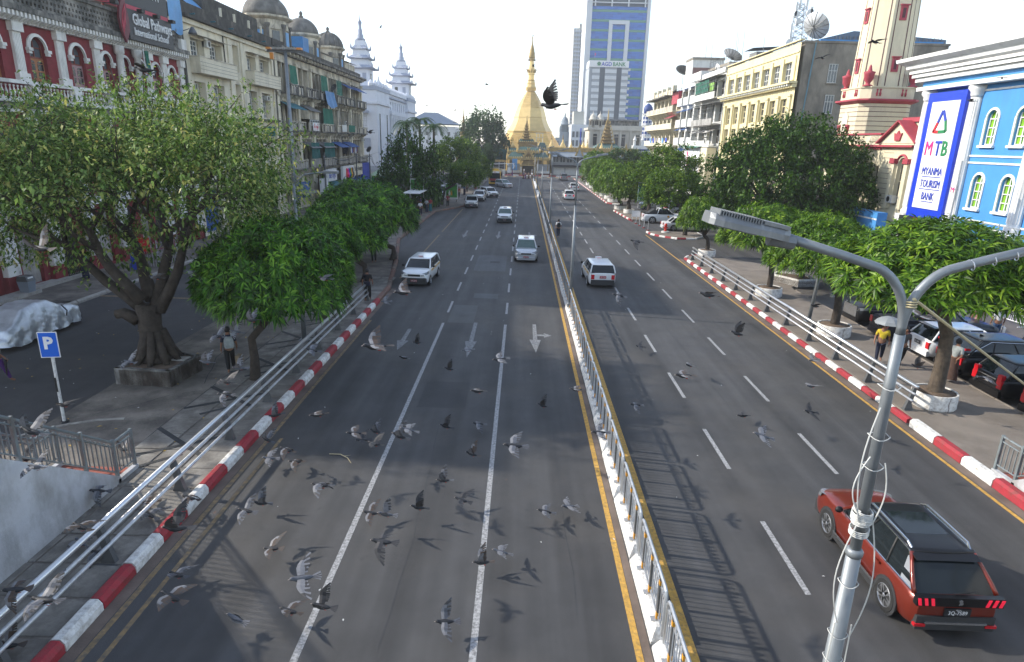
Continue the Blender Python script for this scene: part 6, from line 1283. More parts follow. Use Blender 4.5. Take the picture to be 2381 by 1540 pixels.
def wheel_meshes(r, w_):
    t = MB().lathe([(r*.7,-w_/2),(r*.94,-w_/2),(r,-w_*.32),(r,w_*.32),(r*.94,w_/2),(r*.7,w_/2)], n=20, cap=False).xf(Matrix.Rotation(PI/2,4,'Y')).mesh('tyre','tyre', .7)
    b = MB(); x = w_/2+.004
    b.k = 1; b.lathe([(r*.72,x-.05),(.01,x-.05)], n=16); b.k = 0
    b.loft([[(r*.73*math.cos(q*PI/8),r*.73*math.sin(q*PI/8),x-.01) for q in range(16)],[(r*.66*math.cos(q*PI/8),r*.66*math.sin(q*PI/8),x+.004) for q in range(16)],[(r*.63*math.cos(q*PI/8),r*.63*math.sin(q*PI/8),x-.03) for q in range(16)]], False)
    for k in range(5):
        a = 2*PI*k/5
        for s in (-.16,.16):
            c1, s1, c2, s2 = math.cos(a+s*.4), math.sin(a+s*.4), math.cos(a+s), math.sin(a+s); d = .035*r/.33; n_ = (-math.sin(a), math.cos(a))
            b.add([(r*.12*c1-n_[0]*d,r*.12*s1-n_[1]*d,x),(r*.12*c1+n_[0]*d,r*.12*s1+n_[1]*d,x),(r*.66*c2+n_[0]*d,r*.66*s2+n_[1]*d,x-.012),(r*.66*c2-n_[0]*d,r*.66*s2-n_[1]*d,x-.012)], [(0,3,2,1)])
    b.lathe([(r*.15,x-.005),(r*.12,x+.008)], n=10)
    rim = b.xf(Matrix.Rotation(PI/2,4,'Y')).mesh('rim', ['rim','black'])
    return t, rim
WM = {}
def car(name, label, cat, loc, rz, L, W, H, body, hood=.92, belt=.95, deck=None, wsb=.72, wst=.1, rt=-1.5, rb=-1.95, r=.31, wb=2.55, fo=.82, glass='car_glass', bumper=None, roofm=None, trims=(), plate=None, pt='plate_black', group=None, taxi=False, van=False, tumble=.16, gc=.19, stripe=None, emblem=True, lights='lamp_red'):
    """L length, forward +y; wsb/wst windscreen base/top y, rt/rb rear window top/base y"""
    t = thing(name, label, cat, loc, rz, group); hw = W/2; f = L/2; deck = deck or belt
    bumper = bumper or body; roofm = roofm or body
    ya, yr = f-fo, f-fo-wb
    def top(y):
        if y > wsb: k = (y-wsb)/(f-wsb); return belt+(hood-belt)*min(1,k*2.2)-.16*max(0,k-.55)**1.2*2.0
        if y < rb: k = (rb-y)/(f+rb+1e-6) if f+rb > .25 else 0; return belt+(deck-belt)*min(1,k*3)-.04*k
        return belt
    st = [-f,-f+.04,-f+.14,-f+.35,rb-.02,yr,(yr+ya)/2,wsb,(wsb+f)/2,ya+.1,f-.42,f-.2,f-.06,f]; st = sorted(set(round(s,3) for s in st))
    st = sorted(set(st+[round(-f+.02,3), round(f-.02,3), round(f-.3,3), round(-f+.25,3)])); rings = []
    for y in st:
        e = max(0, (abs(y)-(f-.35))/.35); nz = 1-.16*e**2.2; zb = gc+.07*e; zt = top(y)-(.05*e if y > 0 else .02*e)
        w1, w2, w3, w4 = hw*.93*nz, hw*nz, hw*.985*nz, hw*(.9-.04*e)*nz
        if y in (-f, f): zt = min(zt, hood*.88 if y > 0 else zt-.04); zb += .05
        zm = zb+(zt-zb)*.42; zs = zb+(zt-zb)*.8
        half = [(w1*.9,zb),(w1,zb+.05),(w2,zm),(w3,zs),(w4,zt-.03),(w4*.8,zt)]
        rings.append([(x,y,z) for x, z in half]+[(0,y,zt+.012)]+[(-x,y,z) for x, z in reversed(half)]+[(0,y,zb)])
    bo = obj('body', MB().loft(rings), body, t, True); sm_ = bo.modifiers.new('round','SUBSURF'); sm_.levels = 1; sm_.render_levels = 2 if L == 4.45 else 1
    # cabin
    zr = H; tb = hw*.9; tt = hw*(.9-tumble); ds = .07
    def cab(e, u, k):
        """point on the cabin: edge e (0 front, 1 right, 2 rear, 3 left), u along it -1..1, k from belt to roof"""
        kk = k**1.35; hx = tb+(tt-tb)*kk; yf = wsb+(wst-wsb)*k; yr_ = rb+(rt-rb)*k; z = (belt-.03)+(zr-ds-belt+.03)*k
        if e == 0: return Vector((hx*u, yf+(.1-.03*k)*(1-u*u), z))
        if e == 2: return Vector((-hx*u, yr_-(.06-.02*k)*(1-u*u), z))
        y = (yf+yr_)/2-(yf-yr_)/2*u; return Vector((hx+.02*(1-u*u), y, z)) if e == 1 else Vector((-hx-.02*(1-u*u), -y+yf+yr_, z))
    def patch(e, nm, m_): return obj(nm, MB().loft([[cab(e, -1+2*i/6, k/4) for i in range(7)] for k in range(5)], False, False), m_, t, True)
    patch(0, 'windscreen', glass); patch(2, 'rear_window', glass)
    for e in (1,3):
        w_ = patch(e, 'side_window', glass); sg = 1 if e == 1 else -1; off = Vector((sg*.006,0,0))
        for q, u in enumerate((-.32,.36)): obj('door_pillar', MB().tube([cab(e, u*sg+(.1*sg*k/3 if q else 0), k/3)+off for k in range(4)], .026, 5), 'black' if trims else body, w_)
    for e in range(4): obj('corner_pillar', MB().tube([cab(e, 1, k/4) for k in range(5)], [.05,.046,.042,.04,.045], 6), body, t, True)
    for e in (1,3): obj('belt_trim', MB().tube([cab(e, -1+2*i/6, .03)+Vector((.012 if e == 1 else -.012,0,0)) for i in range(7)], .016, 5), 'chrome' if roofm == 'paint_black' and body != 'paint_black' else 'black', t)
    ring = [cab(e, -1+2*i/6, 1) for e in range(4) for i in range(6)]; cen_ = Vector((0,(wst+rt)/2,0)); rr2 = []
    for f_, dz in ((1.0,0),(1.012,.018),(.985,.042),(.9,.06),(.6,.068),(.25,ds)): rr2.append([Vector((p.x*f_, cen_.y+(p.y-cen_.y)*(f_ if f_ > .9 else f_), p.z+dz)) for p in ring])
    obj('roof', MB().loft(rr2), roofm, t, True)
    if r not in WM: WM[r] = wheel_meshes(r, .2)
    for s in (-1,1):
        for y in (ya, yr):
            obj('wheel_arch', MB().lathe([(r*1.16,-.02),(r*1.16,.015)], n=18).xf(Matrix.Translation((s*(hw-.012),y,r*1.02)) @ Matrix.Rotation(PI/2*s,4,'Y')), 'black' if bumper == body else bumper, t)
            wl = link('wheel', WM[r][0], t, (s*(hw-.085),y,r), (0,0,0 if s > 0 else PI)); link('rim', WM[r][1], wl)
        z0_ = hood*.68; hp = [(.5,f+.012),(.72,f+.004),(.84,f-.05),(.95,f-.17),(.995,f-.36)]
        lo_ = [(s*hw*x_, y_, z0_+.03*i) for i, (x_, y_) in enumerate(hp)]; hi_ = [(s*hw*x_*.985, y_-.05, z0_+.15+.025*i) for i, (x_, y_) in enumerate(hp)]
        obj('headlight', MB().loft([lo_, hi_, [(x_*.9, y_-.2, z_) for x_, y_, z_ in hi_]], False, False), 'lamp_clear', t)
        tz = belt-.12 if van or rb < -f+.35 else deck-.1
        if L != 4.45: obj('tail_light', MB().box(*sorted((s*hw*.62,s*hw*.86)),-f-.012,-f+.2,tz-.28,tz), lights, t)
        m_ = obj('mirror', MB().ball((s*(hw+.1),wsb-.22,belt+.1),.11,8,5,.9,.6,.75), body if not trims else 'black', t, True)
        for k, yy in enumerate((wsb-.95,wsb-1.85)): obj('door_handle', MB().box(*sorted((s*(hw*.985),s*(hw+.015))),yy-.09,yy+.09,belt-.16,belt-.12), body, t)
    bb = MB().box(-hw*.86,hw*.86,-f-.035,-f+.1,gc+.06,gc+(.3 if bumper == body else .38)); obj('rear_bumper', bb, bumper, t); obj('front_bumper', MB().bbox(-hw*(.82 if bumper == body else .9),hw*(.82 if bumper == body else .9),f-.32,f+.04,gc+.02,gc+(.28 if bumper == body else .42),.07), bumper, t)
    obj('grille', MB().box(-hw*.45,hw*.45,f-.12,f+.012,hood*.66,hood*.78), 'black', t)
    if plate:
        for s, yy in ((-1,-f-.045),(1,f+.04)):
            z_ = belt*.66 if s < 0 and van else (gc+.32 if s < 0 else gc+.14)
            if s < 0 and not van: z_ = deck*.62
            pl = obj('number_plate', MB().box(-.2,.2,*sorted((yy,yy+.02*-s)),z_,z_+.15), pt, t)
            text('plate_lettering', plate, .12, 'sign_white', pl, (0,yy+.004*s,z_+.035), (s*-1,0,0), (0,0,1), .002, 'CENTER', sx=.8)
    if taxi:
        s_ = obj('roof_sign', MB().bbox(-.2,.2,wst-.35,wst-.2,zr-.005,zr+.13,.03), 'sign_white', t)
        text('sign_lettering', 'TAXI', .12, 'ink_red', s_, (0,wst-.19,zr+.02), (-1,0,0), (0,0,1), .003, 'CENTER'); text('sign_lettering', 'TAXI', .12, 'ink_red', s_, (0,wst-.355,zr+.02), (1,0,0), (0,0,1), .003, 'CENTER')
    if stripe:
        for s in (-1,1): obj('side_stripe', MB().add([(s*(hw+.004),-f+.3,belt-.2),(s*(hw+.004),wsb-.1,belt-.2),(s*(hw*.985+.006),wsb-.2,belt-.08),(s*(hw*.985+.006),-f+.5,belt-.05)], [(0,1,2,3)]), stripe, t)
    for s in (-1,1): obj('wiper', MB().tube([(s*.05-.2,wsb-.06,belt+.02),(s*.35,wsb-.18,belt+.12)], .012, 4), 'black', t)
    return t
# --- copper SUV seen from behind
c = car('suv','copper red suv with black glass roof and silver roof rails driving away','suv',(8.12,11.75,0),0,4.45,1.82,1.62,'paint_copper',1.0,1.02,None,.95,.3,-1.5,-2.08,.36,2.67,.92,'car_glass','cladding','paint_black',('x',),None,'plate_black',None,False,False,.2,.21)
for s in (-1,1):
    obj('roof_rail', MB().tube([(s*.6,-1.42,1.58),(s*.62,-1.3,1.66),(s*.62,.1,1.68),(s*.6,.28,1.6)], .028, 6), 'chrome', c)
    obj('window_trim', MB().tube([(s*.82,.9,1.06),(s*.66,.3,1.57),(s*.665,-.8,1.58),(s*.665,-1.45,1.56),(s*.8,-2.02,1.06)], .02, 6), 'chrome', c)
    obj('quarter_panel', MB().add([(s*.825,-2.02,1.0),(s*.83,-1.6,1.02),(s*.7,-1.5,1.46),(s*.68,-1.56,1.52)], [(0,1,2,3)]), 'paint_silver', c)
    obj('sill_strip', MB().box(*sorted((s*.915,s*.93)),-.95,.95,.34,.4), 'chrome', c)
    obj('side_cladding', MB().box(*sorted((s*.88,s*.922)),-1.0,1.0,.2,.33), 'cladding', c)
    for k in range(3): obj('claw_light', MB().prism([(s*(.5+k*.13),.86),(s*(.56+k*.13),.86),(s*(.6+k*.13),1.02),(s*(.54+k*.13),1.02)], 'y', -2.285, -2.2), 'lamp_red_lit', c)
    obj('reflector', MB().box(*sorted((s*.6,s*.82)),-2.285,-2.2,.36,.42), 'lamp_red', c)
obj('tail_panel', MB().box(-.86,.86,-2.27,-2.15,.84,1.04), 'paint_black', c); obj('bumper_trim', MB().box(-.62,.62,-2.28,-2.2,.42,.47), 'chrome', c); obj('spoiler', MB().prism([(-1.72,1.5),(-1.45,1.59),(-1.35,1.59),(-1.45,1.53)], 'x', -.66, .66), 'paint_black', c)
pl = obj('number_plate', MB().box(-.26,.26,-2.26,-2.22,.6,.78), 'plate_black', c); text('plate_lettering', '3Q-7589', .125, 'sign_white', pl, (0,-2.262,.645), (1,0,0), (0,0,1), .002, 'CENTER', sx=.85)
text('plate_lettering', 'MDY-6', .035, 'sign_white', pl, (0,-2.262,.745), (1,0,0), (0,0,1), .001, 'CENTER')
obj('emblem', MB().prism([(-.04,.88),(0,.9),(.02,.88),(.05,.93),(.02,.97),(.03,1.0),(-.02,1.01),(-.05,.98),(-.03,.94)], 'y', -2.285, -2.27), 'chrome', c); obj('rear_wiper', MB().tube([(-.1,-2.17,1.07),(.35,-2.15,1.12)], .018, 4), 'black', c)
obj('roof_glass', MB().loft([[(-.46,-.95,1.62),(.46,-.95,1.62)],[(-.46,-.1,1.622),(.46,-.1,1.622)]], False, False), 'car_glass', c)
c.scale = (.91,.91,.91)
# --- taxis and traffic
AD = dict(L=4.4, W=1.7, H=1.48, body='paint_white', hood=.98, belt=.98, wsb=1.12, wst=.42, rt=-1.9, rb=-2.1, r=.29, wb=2.6, fo=.85, bumper='cladding', van=True, tumble=.13, gc=.17)
def ad(label, loc, rz, taxi=True, plate='9P-7500', stripe='paint_yellow', **k): return car('taxi_wagon', label, 'taxi', loc, rz, **{**AD, **k}, trims=('x',), plate=plate, pt='plate_red', taxi=taxi, stripe=stripe, group='white taxi wagons')
ad('white taxi wagon with black bumper passing the bus bay kerb', (-6.25,39.8,0), PI-.06, plate='1N-2572')
ad('white taxi wagon with yellow side stripe seen from behind', (5.1,40.85,0), .03)
ad('white taxi wagon with black bumper in the middle lane ahead of the silver wagon', (-1.82,72.3,0), PI, plate='1D-3261', glass='car_glass_green')
ad('white taxi wagon second in the rank beside the bus stop', (-6.35,97.5,0), PI-.03, plate='5L-1186')
car('estate_car','silver estate taxi in the inner lane beside the median','taxi',(.45,48.95,0),PI,4.5,1.7,1.5,'paint_silver',.92,.93,None,1.0,.25,-1.95,-2.15,.3,2.58,.85,'car_glass_green',None,'paint_white',('x',),'6A-7735','plate_red','white taxi wagons',True,True,.16)
car('estate_car','white boxy estate first in the taxi rank by the slanting tree','taxi',(-6.75,87.3,0),PI+.05,4.2,1.68,1.52,'paint_white',.98,1.0,None,1.12,.5,-1.9,-2.05,.29,2.55,.8,'car_glass','cladding',None,('x',),'7E-4402','plate_red','white taxi wagons',False,True,.1)
car('estate_car','white and yellow estate taxi third in the rank pulling out','taxi',(-5.3,104.2,0),PI+.45,4.2,1.68,1.52,'paint_white',.98,1.0,None,1.12,.5,-1.9,-2.05,.29,2.55,.8,'car_glass','cladding',None,('x',),'3C-8087','plate_red','white taxi wagons',True,True,.1,stripe='paint_yellow')
car('estate_car','silver estate car turning out in front of the yellow bus','car',(-3.6,127.5,0),PI+.55,4.5,1.7,1.5,'paint_silver',.92,.93,None,1.0,.25,-1.95,-2.15,.3,2.58,.85,'car_glass_green',None,None,('x',),'4H-2210','plate_red',None,False,True,.16)
car('hatchback','white hatchback with lit brake lights on the right carriageway','car',(7.5,104.0,0),.02,3.85,1.7,1.5,'paint_white',.95,.98,None,.95,.25,-1.5,-1.8,.29,2.43,.75,'car_glass',None,None,(),'2M-5081','plate_black',None,False,True,.18,lights='lamp_red_lit')
car('sedan','white sedan ahead of the white hatchback on the right carriageway','car',(9.9,124.4,0),.0,4.6,1.75,1.45,'paint_white',.92,.94,1.0,.85,.1,-1.1,-1.6,.31,2.6,.9,'car_glass',None,None,(),'8K-9915','plate_black')
car('suv','grey suv near the zebra crossing on the right carriageway','suv',(9.9,158.5,0),.05,4.6,1.8,1.7,'paint_grey',1.05,1.05,None,.95,.35,-2.0,-2.15,.34,2.65,.9,'car_glass',None,None,(),'6F-3108','plate_black',None,False,True,.14)
# pickup and sedan turning in at the right
c = car('pickup_truck','white pickup with black roll bar parked by the green road sign','pickup',(16.6,74.6,0),-PI/2-.06,5.1,1.82,1.75,'paint_white',1.08,1.12,1.1,.95,.25,-.75,-.95,.38,3.05,.95,'car_glass',None,None,('x',),None,'plate_black',None,False,False,.15)
obj('roll_bar', MB().prism([(-.95,1.12),(-1.15,1.62),(-1.3,1.62),(-1.95,1.2),(-2.2,1.14),(-2.2,1.1),(-.95,1.1)], 'x', -.8, .8), 'cladding', c); obj('bed_floor', MB().box(-.72,.72,-2.45,-1.0,1.1,1.122), 'black', c); obj('door_badge', MB().lathe([(.13,0),(.13,.012)], n=12).xf(Matrix.Translation((.915,.3,.85)) @ Matrix.Rotation(PI/2,4,'Y')), 'orange', c); obj('beacon', MB().box(-.35,.35,-.1,.12,1.75,1.86), 'lamp_red', c)
car('sedan','older white sedan parked behind the red hydrant island','car',(17.4,68.3,0),-PI/2-.04,4.75,1.76,1.42,'paint_white',.9,.92,.96,.75,.05,-1.15,-1.65,.31,2.73,.9,'car_glass',None,None,(),None,'plate_black',None,False,False,.2)
# parked row on the right
c = car('minivan','black minivan with a big chrome grille parked nose to the pavement','minivan',(19.75,32.4,0),PI/2+.03,4.9,1.85,1.9,'paint_black',1.1,1.12,None,1.45,.95,-2.2,-2.35,.33,2.95,.95,'car_glass',None,None,(),None,'plate_black',None,False,True,.1)
obj('chrome_grille', MB().box(-.62,.62,2.4,2.48,.45,1.0), 'chrome', c)
c = car('pickup_truck','black pickup with an open bed backed onto the pavement edge','pickup',(19.75,29.35,0),-PI/2,5.2,1.82,1.75,'paint_navy',1.08,1.1,1.1,1.0,.3,-.7,-.9,.37,3.05,.95,'car_glass',None,None,('x',),'1K-6628','plate_black',None,False,False,.15)
obj('bed', MB().box(-.75,.75,-2.5,-.95,1.085,1.1), 'black', c); obj('sticker', MB().box(.3,.62,-2.63,-2.615,.8,.92), 'orange', c)
for s in (-1,1): obj('bed_rail', MB().box(*sorted((s*.78,s*.88)),-2.58,-.95,1.08,1.18), 'paint_navy', c)
c = car('hatchback','white hatchback parked between the black pickup and a black suv','car',(19.55,26.75,0),-PI/2,4.1,1.75,1.5,'paint_white',.95,.98,None,.95,.2,-1.6,-1.95,.31,2.55,.8,'car_glass','paint_white',None,(),'2G-4470','plate_black',None,False,True,.2); obj('rear_spoiler', MB().box(-.6,.6,-1.85,-1.55,1.42,1.47), 'paint_black', c)
c = car('suv','black suv with a thin red light bar across the tailgate','suv',(19.65,24.55,0),-PI/2,4.5,1.82,1.66,'paint_black',1.02,1.05,None,1.0,.3,-1.5,-2.1,.35,2.67,.9,'car_glass',None,None,(),'7P-6156','plate_black',None,False,True,.2)
for s in (-1,1): obj('light_bar', MB().prism([(s*.05,1.08),(s*.85,1.28),(s*.85,1.36),(s*.05,1.14)], 'y', -2.24, -2.05), 'lamp_red', c); obj('window_trim', MB().tube([(s*.83,.9,1.08),(s*.72,.3,1.58),(s*.7,-1.2,1.6),(s*.8,-1.9,1.2)], .015, 4), 'chrome', c)
obj('shark_fin', MB().prism([(-1.2,1.66),(-1.0,1.66),(-1.18,1.74)], 'x', -.02, .02), 'paint_black', c)
for yy, lb, pl_ in ((22.2,'black estate car with tall red tail lights next to the pot','5M-6285'),(19.75,'nearest black estate car cut off by the picture edge','1C-9773')):
    c = car('estate_car', lb, 'car', (19.55,yy,0), -PI/2+.02, 4.55,1.7,1.5,'paint_black',.95,.96,None,1.0,.3,-1.75,-2.12,.31,2.55,.85,'car_glass',None,None,(),pl_,'plate_black',None,False,True,.17)
    obj('tailgate_trim', MB().box(-.45,.45,-2.3,-2.26,.84,.88), 'chrome', c)
    for s in (-1,1): obj('tall_tail_light', MB().box(*sorted((s*.5,s*.7)),-2.29,-2.15,.72,1.06), 'lamp_red', c)
car('sedan','dark sedan in the second parking row behind the black suv','car',(25.2,27.2,0),PI/2,4.6,1.75,1.45,'paint_black',.92,.94,1.0,.85,.1,-1.1,-1.6,.31,2.6,.9,'car_glass',None,None,(),None)
car('sedan','dark sedan in the second parking row near the white barrier','car',(25.4,24.2,0),PI/2,4.6,1.75,1.45,'paint_navy',.92,.94,1.0,.85,.1,-1.1,-1.6,.31,2.6,.9,'car_glass',None,None,(),None)
for k, (x, y, m_, rz, lb) in enumerate(((19.4,101,'paint_beige',PI/2,'beige suv parked behind the far right pots'),(18.6,90,'paint_silver',PI/2+.1,'silver minivan parked behind the green road sign'),(20.2,112,'paint_white',PI/2,'white suv parked farther behind the far right pots'),(21.6,84.5,'paint_silver',-PI/2,'silver car tucked under the loose pale tree'))):
    car('suv', lb, 'suv', (x,y,0), rz, 4.6,1.8,1.75,m_,1.05,1.05,None,.95,.35,-2.0,-2.15,.34,2.65,.9,'car_glass',None,None,(),None,'plate_black',None,False,True,.14)
# --- yellow city bus
B = thing('city_bus','yellow city bus with red lower windscreen and white destination board','bus',(-5.6,137.4,0),PI)
b = MB().loft([[(x*1.22,y,z) for x, z in ((-1,.35),(1,.35),(1,1.2),(.99,2.6),(.9,2.95),(-.9,2.95),(-.99,2.6),(-1,1.2))] for y in (-5.3,5.2)]); b.loft([[(x*1.22,5.2,z) for x, z in ((-1,.35),(1,.35),(1,1.2),(.99,2.6),(.9,2.95),(-.9,2.95),(-.99,2.6),(-1,1.2))],[(x*1.17,5.35,z) for x, z in ((-1,.4),(1,.4),(1,1.2),(.98,2.5),(.86,2.85),(-.86,2.85),(-.98,2.5),(-1,1.2))]])
obj('body', b, 'bus_yellow', B); obj('windscreen', MB().box(-1.08,1.08,5.33,5.37,1.35,2.45), 'car_glass', B); obj('red_panel', MB().box(-1.05,1.05,5.33,5.39,1.0,1.34), 'bus_red', B); d_ = obj('destination_board', MB().box(-.95,.95,5.33,5.38,2.47,2.82), 'sign_white', B)
text('lettering', 'YBS', .3, 'ink_red', d_, (0,5.39,2.55), (-1,0,0), (0,0,1), .004, 'CENTER'); obj('front_bumper', MB().box(-1.15,1.15,5.3,5.42,.35,.75), 'bus_yellow', B); obj('grille', MB().box(-.8,.8,5.36,5.43,.62,.98), 'black', B)
obj('roof_pod', MB().loft([[(x,y,z) for x, z in ((-.8,2.95),(.8,2.95),(.72,3.3),(-.72,3.3))] for y in (-1.5,4.2)]), 'bus_yellow', B)
for s in (-1,1):
    for k in range(6): obj('side_window', MB().box(*sorted((s*1.215,s*1.235)),-4.9+k*1.6,-3.5+k*1.6,1.35,2.4), 'car_glass', B)
    obj('mirror', MB().box(*sorted((s*1.25,s*1.5)),5.3,5.45,1.9,2.4), 'black', B); obj('headlight', MB().box(*sorted((s*.75,s*1.08)),5.38,5.44,.75,.95), 'lamp_clear', B)
    for y in (3.4,-3.0): wl = obj('wheel', MB().lathe([(.3,-.14),(.46,-.14),(.48,0),(.46,.14),(.3,.14)], n=16).xf(Matrix.Translation((s*1.12,y,.48)) @ Matrix.Rotation(PI/2,4,'Y')), 'tyre', B)
# --- pickup bus under the dark tree
B = thing('pickup_bus','old dark green pickup bus with a canopy waiting at the bus stop','truck',(-12.6,93.2,0),PI+.1)
obj('cab', MB().loft([[(x,y,z) for x, z in ((-.85,.45),(.85,.45),(.85,1.2),(.72,1.85),(-.72,1.85),(-.85,1.2))] for y in (.6,1.7)]).loft([[(x,1.7,z) for x, z in ((-.85,.45),(.85,.45),(.85,1.15),(-.85,1.15))],[(x,2.6,z) for x, z in ((-.8,.5),(.8,.5),(.8,1.05),(-.8,1.05))]]), 'paint_grey', B); obj('windscreen', MB().add([(-.75,1.72,1.2),(.75,1.72,1.2),(.66,1.7,1.78),(-.66,1.7,1.78)], [(0,1,2,3)]), 'car_glass', B)
obj('bed', MB().box(-.9,.9,-2.6,.55,.5,1.15), 'paint_beige', B); obj('canopy', MB().box(-.95,.95,-2.7,.6,2.05,2.2), 'cladding', B)
for s in (-1,1):
    for y in (-2.6,-1.5,-.4,.5): obj('canopy_post', MB().box(*sorted((s*.84,s*.9)),y-.03,y+.03,1.15,2.05), 'cladding', B)
    for y in (1.9,-1.7): obj('wheel', MB().lathe([(.2,-.1),(.34,-.1),(.36,0),(.34,.1),(.2,.1)], n=14).xf(Matrix.Translation((s*.8,y,.36)) @ Matrix.Rotation(PI/2,4,'Y')), 'tyre', B)
    obj('headlight', MB().lathe([(.1,0),(.1,.05)], n=10).xf(Matrix.Translation((s*.6,2.62,.85)) @ Matrix.Rotation(-PI/2,4,'X')), 'lamp_clear', B)
car('minivan','white van half hidden behind the old pickup bus','van',(-11.9,99.5,0),PI,4.4,1.7,1.95,'paint_white',1.2,1.15,None,1.6,1.1,-2.0,-2.1,.3,2.6,.7,'car_glass',None,None,(),None,'plate_red',None,False,True,.1)
# --- covered car on the left
mat('car_cover', (.5,.53,.57), .33, .5, var=.2, sc=3, bump=1.0, bsc=7, spec=.6)
B = thing('covered_car','car under a crumpled silver cover parked on the service road','car',(-21.15,26.0,0),.06)
gcv = random.Random(2); prof = [(-2.35,.5),(-2.2,.85),(-1.7,1.02),(-1.0,1.42),(-.2,1.52),(.6,1.45),(1.2,1.08),(1.9,.95),(2.25,.8),(2.4,.5)]
rings = []
NS = 96
for i in range(NS+1):
    u = i/NS; y = -2.4+4.8*u; h = 0
    for (a, za), (b_, zb) in zip(prof, prof[1:]):
        if a <= max(-2.35,min(2.4,y)) <= b_: h = za+(zb-za)*(max(-2.35,min(2.4,y))-a)/(b_-a)
    e = max(0,(abs(y)-1.7)/.7); hw = .93*(1-.2*e*e); cab = max(0,(h-.95)/.55); ring = []
    for j in range(29):
        v_ = j/28; s = -1 if v_ < .5 else 1; q = abs(v_-.5)*2
        if q < .4: x = hw*(.78-.14*cab)*q/.4; z = h
        elif q < .62: k = (q-.4)/.22; x = hw*(.78-.14*cab)+(hw*(.18+.14*cab))*k; z = h-(h-.78)*k if h > .8 else h-.05*k
        else: k = (q-.62)/.38; x = hw*(.96+.06*k); z = (min(.78,h-.05))*(1-k)+.16*k
        fold = .07*math.sin(y*7.5+q*5+s)*max(0,q-.45)*1.7+.05*math.sin(y*15-q*14)*max(0,q-.5)+.02*math.sin(y*29+q*23+s*2)*max(0,q-.4)+.05*abs(math.sin(y*4.2+q*7*s+1))*max(0,q-.5)+.018*math.sin(y*9+q*31)
        ring.append((s*(x+fold), y, max(.12,z+fold*.35+(.05*math.sin(y*5.1+s) if q > .98 else 0))))
    rings.append(ring)
obj('cover', MB().loft(rings, True, False), 'car_cover', B, True)
for s in (-1,1):
    for y in (-1.4,1.4): obj('wheel', MB().lathe([(.18,-.09),(.29,-.09),(.3,0),(.29,.09),(.18,.09)], n=14).xf(Matrix.Translation((s*.78,y,.3)) @ Matrix.Rotation(PI/2,4,'Y')), 'tyre', B)
obj('tie_strap', MB().tube([(.98,1.05,.62),(1.0,1.1,.85),(.75,1.15,1.1)], .03, 5), 'black', B)
# ================================================================== footbridge stairs, lamps, signs, furniture
mat('stair_wall', (.5,.51,.53), .9, var=.15, sc=1.2, bump=.4, bsc=10, dirt=(.24,.235,.22), damt=.62, dsc=1.1, dstretch=.5)
mat('red_tile', (.28,.085,.06), .8, var=.25, sc=3); mat('rail_grey', (.2,.23,.24), .5, .3, var=.15, sc=4, dirt=(.14,.09,.05), damt=.35, dsc=5)
mat('sign_blue', (.01,.11,.55), .4, var=.04); mat('sign_green', (.01,.13,.07), .45, var=.05); mat('lamp_body', (.2,.21,.22), .5, .5, var=.12, sc=8, dirt=(.33,.33,.32), damt=.3, dsc=14)
mat('pole_grey', (.22,.24,.255), .5, .5, var=.12, sc=5, dirt=(.2,.2,.2), damt=.3, dsc=4, dstretch=.2); mat('cable_white', (.55,.55,.52), .6, var=.06); mat('rope', (.5,.42,.25), .8, var=.1)
mat('poster_green', (.06,.3,.05), .4, var=.4, sc=1.2); mat('plastic_grey', (.2,.23,.27), .5, var=.06); mat('cone_red', (.55,.03,.02), .6)
def stairs(name, label, x0, x1, yb, xr, side):
    t = thing(name, label, 'stairway', (x0, yb, 0), world=True); n = 40; tr, ri = .25, .17
    for s, xx in ((0, x0), (1, x1)):
        w0, w1 = (xx, xx+.12) if s == 0 else (xx-.12, xx)
        m1 = bx('flank_wall_base', 'stair_wall', t, w0, w1, yb-.1, yb+.75, .1, .26)
        obj('flank_wall', MB().prism([(yb,.1),(yb,.3),(yb-n*tr,n*ri+.35),(yb-n*tr,.1)], 'x', w0, w1), 'stair_wall', t)
        xm = (w0+w1)/2
        for dz, rr in ((.98,.035),(.84,.022)): obj('handrail', MB().tube([(xm,yb+.7,.26+dz),(xm,yb-.02,.26+dz),(xm,yb-n*tr,n*ri+.32+dz)], rr, 6), 'rail_grey', t)
        obj('bottom_rail', MB().tube([(xm,yb+.7,.4),(xm,yb-.02,.42),(xm,yb-n*tr,n*ri+.5)], .022, 5), 'rail_grey', t)
        k = 0; y = yb+.7
        while y > yb-n*tr:
            zb = .28 if y > yb else .3+(yb-y)*ri/tr; big = k % 12 == 0 or abs(y-yb) < .06
            obj('post' if big else 'picket', MB().box(xm-(.035 if big else .01),xm+(.035 if big else .01),y-(.035 if big else .012),y+(.035 if big else .012),zb-(.02 if big else -.12),zb+(1.0 if big else .85)), 'rail_grey', t); y -= .145; k += 1
    for k in range(n): bx('step', 'red_tile', t, x0+.12, x1-.12, yb-(k+1)*tr, yb-k*tr, .1+k*ri-.1, .14+(k+1)*ri)
    bx('landing', 'red_tile', t, x0+.12, x1-.12, yb, yb+.7, .1, .16)
    return t
stairs('bridge_stairway', 'footbridge stairway with grimy white flank wall and grey picket railing', -11.95, -9.85, 14.05, 0, 1)
stairs('bridge_stairway', 'footbridge stairway whose white flank shows by the bottom right picture edge', 13.28, 15.4, 15.3, 0, -1)
B = thing('footbridge', 'steel footbridge deck that the picture is taken from', 'bridge', (0,-1.6,0), world=True)
bx('deck', 'concrete', B, -12.4, 16, -2.9, -.3, 6.55, 6.9); bx('deck_landing', 'concrete', B, -11.95, -9.85, -.29, 4.04, 6.6, 6.9); bx('deck_landing', 'concrete', B, 13.28, 15.4, -.29, 5.28, 6.6, 6.9)
